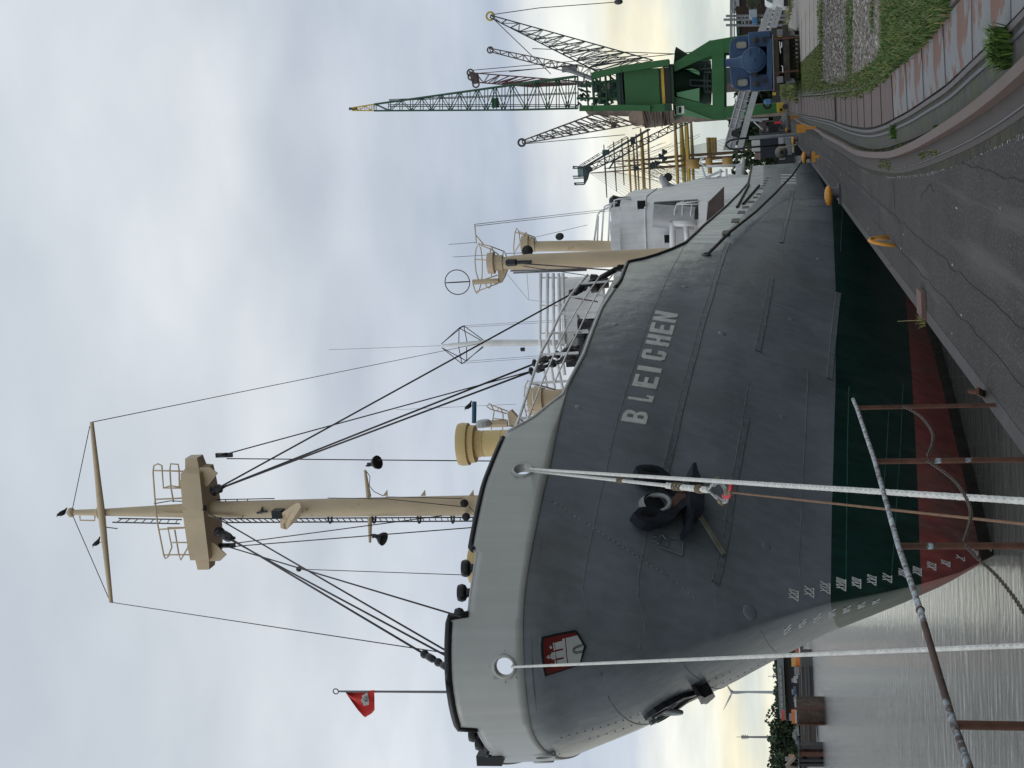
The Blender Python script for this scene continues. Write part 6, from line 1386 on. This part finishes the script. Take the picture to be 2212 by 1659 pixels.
bg2 = thing('quay_boat', A(oY(1680, 300, 112)[0], 112, WL), 'small boat with white and buff bulwark beside the fender ball', 'boat')
for (o1, o2), m_ in ((((1684, 345), (1694, 297)), M['alu']), (((1694, 335), (1709, 297)), mat('grey cabin side', (.22, .25, .28), .6)), (((1709, 330), (1716, 293)), mat('buff strake', (.5, .46, .36), .6)), (((1716, 335), (1738, 300)), M['black'])):
    a, b = oY(*o1, 112), oY(*o2, 112); lo, hi = np.minimum(a, b), np.maximum(a, b); MB().bb(lo, hi+A(0, 3, 0)).build('hull_strake', m_, bg2)
random.seed(3)
cl = [((1622, 262), (1660, 255), M['alu'], 'pale ladder frame leaning among the clutter by the crane foot'), ((1640, 290), (1655, 262), M['crane_brown'], 'brown heap behind the grey pole'), ((1660, 285), (1682, 262), mat('dark shed', (.03, .03, .03), .8), 'low dark shed beside the green crane foot'),
      ((1684, 280), (1698, 262), mat('grey box', (.2, .22, .24), .7), 'grey container between bollards and crane'), ((1655, 272), (1690, 262), M['rust'], 'rusty machine by the crane foot')]
for o1, o2, m_, lb in cl: bx_img('quay_clutter', o1, o2, 124+random.random()*3, 2, m_, lb, 'clutter')
mm = MB()
for k in range(6): mm.tube(oY(1620+k*4, 262, 121), oY(1622+k*4, 256, 121), .04)
mm.tube(oY(1628, 262, 121), oY(1648, 280, 121), .07); mm.tube(oY(1618, 257, 121), oY(1646, 262, 121), .06); o = mm.build('folding_ladder', M['alu']); tag(o, 'grey aluminium folding steps next to the crane leg', 'ladder')
# blue boat/vehicle bits seen under the gangway
bx_img('parked_trailer', (1650, 226), (1668, 213), 118, 3, M['blue_tarp'], 'blue trailer seen between locomotive and crane leg', 'trailer', .15)
bx_img('yellow_frame', (1669, 206), (1676, 199), 118, 1, M['crane_yellow'], 'small yellow frame beside the blue trailer', 'frame')
o = MB().ring(oY(1657, 226, 126), (0, 1, 0), .28, .1, 20, 8).build('tyre_fender', mat('tyre', (.03, .02, .02), .8), None, smooth=True); tag(o, 'old tyre leaning at the green crane leg', 'tyre')
o = MB().ring(oY(1690, 262, 118), (.2, 1, 0), .16, .05, 16, 8).build('hose_reel', M['grey_steel'], None, smooth=True); tag(o, 'grey hose reel near the yellow crane bogie', 'reel')
bx_img('red_barrow', (1672, 268), (1688, 262), 117, 1, M['red'], 'faded red barrow near the crane foot', 'barrow')
def blob_tree(name, base, w, h, label, group, col):
    t = thing(name, base, label, 'tree', group); rs = random.Random(int(base[0]*7))
    m = MB(); m.pipe([A(*base), A(base[0], base[1], base[2]+h*.5)], [h*.03, h*.015], 6); m.build('trunk', M['mast_brown'], t)
    m = MB(); n = 1100
    cs = [(rs.uniform(-.5, .5)*w, rs.uniform(-.4, .4)*w, h*rs.uniform(.2, .8), w*rs.uniform(.18, .32)) for _ in range(16)]
    for _ in range(n):
        c = rs.choice(cs); u = rs.uniform(-1, 1); a = rs.uniform(0, 6.283); r = c[3]*rs.uniform(.75, 1.05); p = A(base[0]+c[0]+r*math.sqrt(1-u*u)*math.cos(a), base[1]+c[1]+r*math.sqrt(1-u*u)*math.sin(a), base[2]+c[2]+r*u*.8)
        s = w*rs.uniform(.03, .06); d1 = unit(A(rs.gauss(0, 1), rs.gauss(0, 1), rs.gauss(0, 1))); d2 = unit(np.cross(d1, A(rs.gauss(0, 1), rs.gauss(0, 1), rs.gauss(0, 1)))); m.cur = rs.choice((0, 0, 1)); m.add([p+d1*s, p+d2*s, p-d1*s, p-d2*s], [(0, 1, 2, 3)])
    m.build('crown', [col, mat('foliage light', (.045, .075, .03), .8, .2, .2)], t)
fol = mat('far foliage', (.022, .045, .022), .85, .3, .1)
random.seed(31)
for o1, o2, Y, m_, lb, c_ in (((1700, 262), (1668, 196), 210, mat('dark yard shed', (.03, .035, .03), .8, .4, .5), 'low dark shed far behind the green crane legs', 'shed'), ((1698, 300), (1655, 262), 215, mat('brown shed', (.05, .042, .038), .8, .4, .4), 'brown grey shed behind the grey pole', 'shed'),
      ((1600, 168), (1562, 152), 200, mat('rusty stack', (.10, .04, .03), .8, .5, .6), 'rust red stack glimpsed under the crane beam', 'container'), ((1606, 184), (1578, 170), 205, mat('grey stack', (.25, .26, .27), .8, .5, .6), 'pale grey stack glimpsed under the crane beam', 'container')):
    bx_img('shed' if c_ == 'shed' else 'container_stack', o1, o2, Y, 6, m_, lb, c_)
for k, (oy, hh) in enumerate(((300, 9), (222, 7), (205, 8))):
    p = oY(1690, oy, 240); blob_tree('far_tree', (p[0], 240, 0), 9, hh, ('dark tree beyond the gangway end', 'bushy tree behind the green crane leg', 'tree top beside the locomotive cab')[k], 'trees behind the cranes', fol)
# ---- steam locomotive
LY = 75.0
L1 = lambda a, b, Y=LY: Yp(ZL, a, b, Y)
cx0 = L1(1230, 1345)[0]; gz0 = 0.0
loco = thing('steam_locomotive', (cx0, LY, 0), 'blue steam shunting locomotive with two oval cab windows standing on the quay', 'locomotive')
lb_ = M['loco_blue']; zL = lambda a: L1(a, 1345)[2]
xl, xr = L1(1300, 2004)[0], L1(1300, 700)[0]
s_ = (xr-xl)
cabL, cabR = L1(900, 2000, LY+5)[0], L1(900, 792, LY+5)[0]
def zc_(a, Y): return L1(a, 1345, Y)[2]
ct0, cb0 = zc_(668, LY+5), zc_(1100, LY+5); r_ = .45
cabp = [(cabL, cb0-1.3), (cabR, cb0-1.3), (cabR, ct0-r_), (cabR-.15, ct0-.12), (cabR-r_, ct0), ((cabL+cabR)/2, ct0+.06), (cabL+r_, ct0), (cabL+.15, ct0-.12), (cabL, ct0-r_)]
cab = MB().prism([A(x, LY+5, z) for x, z in cabp], (0, 2.6, 0)).build('cab', lb_, loco, bevel=.05)
for (za_, zb_) in ((910, 995), (938, 1829)):
    c = L1(za_, zb_, LY+4.98); a = L1(za_-130, zb_, LY+4.98); w = abs(L1(za_, zb_-92, LY+4.98)[0]-c[0]); h = abs(a[2]-c[2])
    pts_ = [A(c[0]+w*math.copysign(abs(math.cos(t))**.6, math.cos(t)), LY+4.96, c[2]+h*math.copysign(abs(math.sin(t))**.6, math.sin(t))) for t in [2*math.pi*k/28 for k in range(28)]]
    wn = MB().prism(pts_, (0, .05, 0)).build('cab_window', mat('dull window board', (.32, .31, .24), .5), cab); f = MB().pipe([p_-A(0, .02, 0) for p_ in pts_], .035, 6, closed=True).build('window_rim', lb_, wn, smooth=True)
# side tanks, boiler, smokebox, chimney
for a, b in ((2004, 1640), (1050, 695)):
    x0, x2 = L1(1300, a, LY+.8)[0], L1(1300, b, LY+.8)[0]; MB().bb((x0, LY+.8, zL(1600)), (x2, LY+5, zL(1085))).build('side_tank', lb_, loco, bevel=.05)
MB().prism([L1(1600, 1900), L1(1600, 800), L1(1480, 1020), L1(1480, 1640)], (0, 1.0, 0)).build('smokebox_saddle', lb_, loco)
bc = L1(1195, 1320); R1 = abs(L1(1195, 1030)[0]-bc[0])
MB().lathe((bc[0], LY+5.2, bc[2]), (0, -1, 0), [(0, R1*.97), (4.9, R1*.97), (5.0, R1), (5.15, R1), (5.2, R1*.94), (5.22, R1*.80), (5.3, R1*.78), (5.38, R1*.45), (5.40, R1*.12), (5.48, R1*.10), (5.5, .01)], 40).build('boiler', lb_, loco, smooth='auto')
MB().bar(L1(1095, 1220, LY-.35), L1(1110, 1070, LY-.15), .07, .05).build('door_hinge', lb_, loco); MB().bar(L1(1310, 1200, LY-.35), L1(1310, 1060, LY-.15), .07, .05).build('door_hinge', lb_, loco)
ch0 = L1(880, 1370, LY+.9); Rc = abs(L1(700, 1275, LY+.9)[0]-L1(700, 1370, LY+.9)[0])
MB().lathe((ch0[0], LY+.9, ch0[2]-.3), (0, 0, 1), [(0, Rc*1.6), (.25, Rc*1.35), (.45, Rc*1.05), (zc_(560, LY+.9)-ch0[2]+.3, Rc*.95), (zc_(545, LY+.9)-ch0[2]+.3, Rc*1.2), (zc_(527, LY+.9)-ch0[2]+.3, Rc*1.3), (zc_(525, LY+.9)-ch0[2]+.3, Rc*.9)], 24).build('chimney', lb_, loco, smooth='auto')
for b in (1640, 1850, 960): 
    c = L1(1230 if b != 1850 else 1250, b if b != 960 else 885, LY+.7); MB().lathe(c, (0, -1, 0), [(0, .12), (.2, .14), (.22, .10)], 12).build('lamp_iron', M['loco_black'], loco, smooth='auto')
for a, b in ((1420, 885), (1430, 1790), (1230, 1530)): MB().box(L1(a, b, LY+.7), (.18, .1, .14)).build('bracket', M['loco_black'], loco)
MB().bar(L1(1380, 830, LY+.7), L1(1560, 825, LY+.7), .04, .04).build('handrail', M['black'], loco)
# frame: dark beams, hook, hoses, wheels
MB().bb((xl-.1, LY-.15, zL(1735)), (xr+.12, LY+6, zL(1605))).build('running_board', M['loco_black'], loco)
fb0 = MB().bb((xl+.35, LY-.55, zL(1980)), (xr+.2, LY-.1, zL(1850))).build('buffer_beam', M['loco_black'], loco)
MB().bb((xl-.1, LY-.35, zL(1745)), (xr+.1, LY-.15, zL(1640))).build('footplate_beam', mat('timber beam', (.055, .045, .03), .85, .35, 5), loco)
for b in (845, 1590): MB().bar(L1(1640, b+20, LY-.6), L1(2190, b-30, LY-.6), .10, .06).build('ladder_bar', M['rust'], loco)
MB().tube(L1(1612, 760, LY-.4), L1(1640, 2000, LY-.4), .025).build('pipe', M['grey_steel'], loco)
MB().pipe([L1(1760, 920, LY-.6), L1(1785, 1180, LY-.6)], .02, 5).build('coupling_link', M['white'], loco); MB().pipe([L1(1790, 1060, LY-.7), L1(1810, 1030, LY-.7), L1(1805, 930, LY-.7)], .025, 5).build('brake_hook', M['white'], loco); MB().pipe([L1(1800, 1455, LY-.7), L1(1830, 1470, LY-.7), L1(1835, 1600, LY-.7)], .025, 5).build('brake_hook', M['white'], loco)
for b in (720, 1760):
    MB().box(L1(1770, b, LY-.3), (.3, .3, .3)).build('buffer_stock', M['grey_steel'], loco)
    c2_ = L1(2010, b, LY); MB().lathe((c2_[0], LY+.8, .45), (1, 0, 0), [(-.08, .45), (.08, .45)], 20).build('wheel', M['loco_black'], loco)
    MB().prism([L1(1900, b-60, LY-.3), L1(1900, b+90, LY-.3), L1(2110, b+60, LY-.3), L1(2080, b-20, LY-.3)], (0, .25, 0)).build('sandbox', M['grey_steel'], loco)
MB().bb((xl+.3, LY+.5, .25), (xr-.3, LY+6, zL(1700))).build('underframe', M['loco_black'], loco)
for i in range(7): MB().bar(L1(2000+i*12, 830+i*95, LY+.1), L1(2190, 840+i*95, LY+.1), .12, .12).build('brake_rod', M['loco_black'], loco)
# ---- things at the far right behind the locomotive
RYY = 105
van = thing('white_van', oY(1700, 12, 95)*A(1, 1, 0), 'white van cut by the picture edge above the concrete slabs', 'van')
a = oY(1700, -40, 95); b = oY(1650, 11, 95)
MB().prism([oY(1652, -40, 95), oY(1652, 2, 95), oY(1668, 11, 95), oY(1690, 12, 95), oY(1700, 10, 95), oY(1700, -40, 95)], (0, 5, 0)).build('body', M['white'], van, bevel=.1)
MB().prism([oY(1656, -30, 94.95), oY(1656, 2, 94.95), oY(1668, 7, 94.95), oY(1668, -30, 94.95)], (0, .05, 0)).build('windscreen', mat('van glass', (.12, .17, .16), .15), van)
MB().bb(oY(1701, -40, 94.8), oY(1693, 14, 95)).build('bumper', M['black'], van)
rb_ = thing('conveyor', oY(1700, 40, 92)*A(1, 1, 0), 'pale conveyor frame with open side rails behind the locomotive', 'conveyor')
for a, b in (((1640, 70), (1660, 18)), ((1648, 72), (1668, 20)), ((1672, 66), (1688, 16)), ((1662, 70), (1680, 14))): MB().bar(oY(*a, 92), oY(*b, 92), .12, .2).build('conveyor_rail', M['alu'], rb_)
for k in range(6): t = k/5; MB().tube(oY(1640+20*t, 70-52*t, 92), oY(1672+16*t, 66-50*t, 92), .06).build('crossbar', M['white'], rb_)
MB().prism([oY(1664, 68, 92.3), oY(1676, 66, 92.3), oY(1686, 18, 92.3), oY(1676, 14, 92.3)], (0, .6, 0)).build('belt_cover', mat('grey cover', (.33, .34, .36), .6), rb_)
MB().prism([oY(1641, 66, 92.3), oY(1656, 66, 92.3), oY(1658, 40, 92.3), oY(1645, 40, 92.3)], (0, .6, 0)).build('side_panel', M['white'], rb_)
bl = thing('warehouse', oY(1690, 30, 150)*A(1, 1, 0), 'brown warehouse with a pale fascia board at the right edge', 'warehouse')
MB().bb(oY(1700, -60, 150), oY(1592, 28, 160)).build('wall', mat('brown wall', (.045, .03, .03), .8), bl); MB().bb(oY(1594, -60, 149.8), oY(1580, 30, 150)).build('fascia', mat('fascia board', (.33, .36, .38), .6), bl)
m = MB()
for y in (4, 7, 10): m.bb(oY(1588, y, 149.7), oY(1585, y+2, 149.78))
m.bb(oY(1590, 22, 149.7), oY(1584, 19, 149.78)); m.build('sign_lettering', M['black'], bl)
wl = thing('timber_stack', oY(1690, 20, 120)*A(1, 1, 0), 'dark stacked timber in front of the brown warehouse', 'timber'); 
for k in range(7): MB().bb(oY(1640-4*k, -60, 120-k*.02), oY(1637-4*k, 16+(k % 3)*4, 124)).build('timber_layer', mat('old timber', (.045, .05, .035), .9, .4, 3), wl)
sh2 = thing('sheds', oY(1690, 60, 140)*A(1, 1, 0), 'dark corrugated sheds with teal trim right of the locomotive', 'shed')
MB().bb(oY(1700, 75, 140), oY(1594, 28, 150)).build('wall', mat('shed brown', (.05, .03, .025), .8, .3, .5), sh2); MB().bb(oY(1598, 75, 139.8), oY(1590, 44, 140)).build('trim', mat('teal trim', (.03, .08, .08), .6), sh2)
for (o1, o2), m_ in ((((1618, 21), (1636, 38)), mat('pale panel', (.3, .35, .4), .6)), (((1624, 36), (1636, 50)), M['blue_tarp'])): bx_img('pallet_box', o1, o2, 110, 2, m_, 'pale grey box above the conveyor' if m_ is not M['blue_tarp'] else 'bright blue box above the conveyor', 'box', .05)
for k, (oy_, t_) in enumerate(((34, 1568), (42, 1563), (54, 1568))):
    o = MB().tube(oY(1700, oy_, 112), oY(t_, oy_+.5, 112), .09).build('steel_pole', M['grey_steel']); tag(o, ('right thin steel pole of the three above the sheds', 'middle thick topped steel pole of the three above the sheds', 'left thin steel pole of the three above the sheds')[k], 'pole', 'steel poles by the sheds')
m = MB()
for a in (1603, 1609, 1618): m.tube(oY(a, 34, 112), oY(a, 54, 112), .05)
m.tube(oY(1600, 38, 112), oY(1612, 50, 112), .05); o = m.build('scaffold_bars', M['grey_steel']); tag(o, 'thin scaffold bars joining the steel poles', 'scaffold')
m = MB()
for a in (1578, 1581, 1586): m.tube(oY(a, -5, 112), oY(a, 80, 112), .045)
o = m.build('overhead_wires', M['grey_steel']); tag(o, 'thin overhead wires stretching right of the locomotive roof', 'wires')
# ---- far shore on the left
FYL = 560.
def shore(ox, oy, D): return oZ(ox, oy, WL) if D is None else at_dist(ox, oy, D)
sb_ = thing('x', (0, 0, 0), 'x', 'x'); bpy.data.objects.remove(sb_)
x0 = oY(1733, 1200, FYL)[0]; x9 = oY(1733, 1760, FYL)[0]
o = MB().bb((x9-60, FYL, WL-.5), (x0+80, FYL+260, WL+1.6)).build('far_bank', mat('far quay', (.07, .065, .06), .9)); tag(o, kind='structure')
random.seed(21)
for k in range(15):
    oy = 1395+k*19+random.uniform(-5, 5); big = oy > 1570
    h = (9.5 if not big else 13)*random.uniform(.85, 1.15); Yk = FYL+(60 if not big else 40)+random.uniform(-15, 25); p = oY(1710, oy, Yk)
    blob_tree('far_tree', (p[0], Yk, WL+1.6), 16, h, 'dark tree %s, %s counted from the bow' % ('behind the long shed' if not big else 'left of the long shed', ordinal(k+1)), 'trees along the far bank', fol)
def fb(name, o1, o2, Y, d, m, parent, **k): a, b = oY(*o1, Y), oY(*o2, Y); lo = np.minimum(a, b); hi = np.maximum(a, b); return MB().bb((lo[0], Y, lo[2]), (hi[0], Y+d, hi[2])).build(name, m, parent, **k)
shd = thing('long_shed', oY(1725, 1500, FYL+20), 'long low shed with a pale grey roof on the far bank', 'shed')
fb('wall', (1728, 1408), (1700, 1556), FYL+20, 30, mat('shed wall', (.022, .018, .02), .8), shd)
a0, a1 = oY(1675, 1404, FYL+20), oY(1681, 1540, FYL+20); b0, b1 = oY(1698, 1404, FYL+12), oY(1703, 1556, FYL+12)
MB().prism([oY(1677, 1404, FYL+18), oY(1684, 1545, FYL+18), oY(1698, 1556, FYL+18), oY(1692, 1415, FYL+18), oY(1686, 1404, FYL+18)], (0, 30, 0)).build('roof', mat('pale roof', (.16, .175, .185), .6), shd)
for k in range(7): fb('roof_light', (1683+k*.8, 1442+k*15), (1688+k*.8, 1455+k*15), FYL+17.5, .3, mat('roof light', (.25, .26, .26), .5), shd)
def piece(name, label, cat, boxes, base):
    t = thing(name, base, label, cat)
    for nm, o1, o2, Y, d, m_ in boxes: fb(nm, o1, o2, Y, d, m_, t)
    return t
orange = mat('signal orange', (.62, .16, .03), .5); 
piece('pilot_boat', 'orange pilot boat with a buff wheelhouse on the far bank', 'boat', [('hull', (1728, 1426), (1720, 1452), 330, 4, orange), ('wheelhouse', (1720, 1428), (1710, 1440), 331, 3, mat('buff house', (.55, .33, .08), .5)), ('deck_box', (1726, 1441), (1716, 1458), 329.5, 1, M['grey_steel'])], oY(1728, 1438, 330))
piece('work_boat', 'red and white work boat half hidden by the bow', 'boat', [('hull', (1734, 1392), (1727, 1416), 340, 4, mat('brown hull', (.12, .06, .05), .7)), ('house', (1726, 1398), (1718, 1410), 340.5, 3, mat('red house', (.45, .10, .06), .5)), ('stripe', (1728, 1396), (1726, 1413), 339.8, .2, M['white'])], oY(1733, 1404, 340))
BG = 300
bgm = mat('pontoon side', (.028, .028, .032), .6, .3, .6); bgl = mat('pontoon rail', (.07, .07, .07), .6)
piece('pontoon', 'long black pontoon left of the bow', 'pontoon', [('side', (1757, 1439), (1734, 1531), BG, 10, bgm), ('fender_strip', (1742, 1438), (1740.5, 1531), BG-.2, .2, bgl), ('fender_strip', (1748, 1438), (1747, 1531), BG-.2, .2, bgl)], A(oY(1757, 1485, BG)[0], BG, WL))
piece('pontoon', 'shorter grey brown pontoon left of the square caisson', 'pontoon', [('side', (1763, 1566), (1738, 1612), 270, 10, mat('brown pontoon', (.06, .05, .045), .7, .3, .6)), ('fender_strip', (1748, 1566), (1746, 1612), 269.8, .2, bgl)], A(oY(1763, 1590, 270)[0], 270, WL))
piece('caisson', 'square rusty caisson pier standing in the water', 'pier', [('block', (1784, 1534), (1722, 1564), 200, 5, mat('caisson steel', (.055, .04, .032), .85, .4, .8, dirt=(.14, .09, .06), dirt_amt=.7, dirt_scale=.6)), ('guide_pile', (1785, 1531), (1716, 1533), 199.5, .6, M['rust']), ('guide_pile', (1784, 1565), (1724, 1567), 199.5, .6, M['rust']), ('cap', (1722, 1536), (1718, 1562), 200, 4, M['alu'])], A(oY(1784, 1549, 200)[0], 200, WL))
for k, (a, b) in enumerate(((1611, 1618), (1625, 1634), (1641, 1646), (1650, 1656))):
    piece('mooring_pile', ('rightmost dark mooring pile of the left group', 'second dark mooring pile with ladder rungs', 'third dark mooring pile with a glimpse of water beside it', 'leftmost greenish mooring pile at the picture edge')[k], 'pile', [('pile', (1778, a), (1725, b), 225, 1.5, M['rust'] if k == 1 else bgm), ('pile_cap', (1727, a-1), (1724, b+1), 224.8, 2, bgl)], A(oY(1778, a, 225)[0], 225, WL))
o = fb('pile_walkway', (1742, 1611), (1734, 1658), 226, 2, bgm, None); tag(o, 'dark walkway joining the mooring piles', 'walkway')
o = fb('pile_walkway', (1777, 1612), (1773, 1656), 226, 1, bgm, None); tag(o, 'low crossbeam just above the water between the piles', 'beam')
random.seed(9)
kinds = [('small craft', (.35, .38, .42)), ('small craft', (.05, .09, .2)), ('crate', (.4, .4, .38)), ('small craft', (.5, .5, .5)), ('truck', (.62, .16, .03)), ('crane lorry', (.5, .05, .04)), ('boat', (.2, .24, .25)), ('small craft', (.10, .18, .3)), ('shed', (.25, .22, .2)), ('crane lorry', (.35, .2, .1)), ('red box', (.45, .03, .04))]
spots = [(1716, 1473, 12, 5), (1715, 1498, 9, 10), (1721, 1463, 5, 6), (1718, 1515, 7, 9), (1712, 1553, 14, 20), (1690, 1550, 10, 12), (1722, 1580, 7, 17), (1722, 1605, 7, 11), (1716, 1592, 8, 12), (1706, 1643, 20, 5), (1735, 1650, 10, 14)]
labs = ['pale panels stacked on the black pontoon quay', 'dark blue small craft before the shed', 'pale crate at the edge of the black pontoon', 'white grey heap left of the blue craft', 'orange lorry above the square caisson', 'red crane cab above the orange lorry', 'long grey tank lying left of the orange lorry', 'blue grey small craft above the shorter pontoon', 'buff hut behind the grey tank', 'brown lorry crane jib at the left picture edge', 'bright red box among the mooring piles']
for (ox, oy, hgt, wdt), (c_, col), lb in zip(spots, kinds, labs):
    t = thing(c_.replace(' ', '_'), oY(ox+hgt/2, oy, 345), lb, c_); mm_ = mat('far '+lb[:12], col, .6, .25, .4)
    fb('body', (ox+hgt/2, oy-wdt/2), (ox-hgt*.1, oy+wdt/2), 345, 3, mm_, t); fb('upper', (ox-hgt*.1, oy-wdt/4), (ox-hgt/2, oy+wdt*.2), 345.4, 2, M['grey_steel'], t)
m = MB()
for L in ([(1699, 1655), (1718, 1634)], [(1699, 1655), (1722, 1662)]): m.bar(oY(*L[0], 300), oY(*L[1], 300), .8, .6)
o = m.build('excavator_arm', M['crane_beige']); tag(o, 'folded buff crane arm at the left picture edge', 'crane arm')
# wind turbine and lattice radio towers
D = 1700.
wt_ = thing('wind_turbine', A(oY(1700, 1495, D)[0], D, 0), 'white wind turbine on the horizon left of the bow', 'wind turbine')
tb = mat('turbine white', (.42, .45, .48), .6)
hb = oY(1581, 1494.5, D); MB().pipe([oY(1680, 1495.5, D), hb], [1.9, 1.1], 10).build('tower', tb, wt_)
MB().lathe(hb+A(0, 3, .4), (0, -1, 0), [(0, 1.6), (5, 1.8), (7, 1.0)], 10).build('nacelle', tb, wt_)
for e in ((1566, 1472), (1563, 1533), (1611, 1497)): 
    b = oY(*e, D-4); MB().pipe([hb-A(0, 4, 0), hb*.75+b*.25-A(0, 3, 0), b], [.8, 1.3, .25], 6).build('blade', tb, wt_)
for (oy_, top_, lb, D2) in ((1592, 1597, 'grey telecom tower with antenna rings left of the wind turbine', 1500), (1461, 1665, 'small radio mast rising from the trees by the bow', 900)):
    t = thing('radio_tower', A(oY(1690, oy_, D2)[0], D2, 0), lb, 'tower'); s2 = D2/1500
    MB().pipe([oY(1700, oy_+.6, D2), oY(top_+4, oy_, D2)], [1.6*s2, .9*s2], 8).build('shaft', mat('tower grey', (.22, .23, .24), .7), t)
    for oo, r in ((top_+6, 2.4), (top_+10, 2.6), (top_+14, 2.4), (top_+18, 2.0), (top_+61, 2.4)):
        if oo < 1672: MB().lathe(oY(oo, oy_, D2), (0, 0, 1), [(-.5*s2, r*s2), (.6*s2, r*s2)], 8).build('antenna_ring', mat('antenna', (.25, .24, .25), .7), t)
    MB().tube(oY(top_+5, oy_, D2), oY(top_-6, oy_, D2), .3*s2, n=5).build('whip', M['grey_steel'], t)
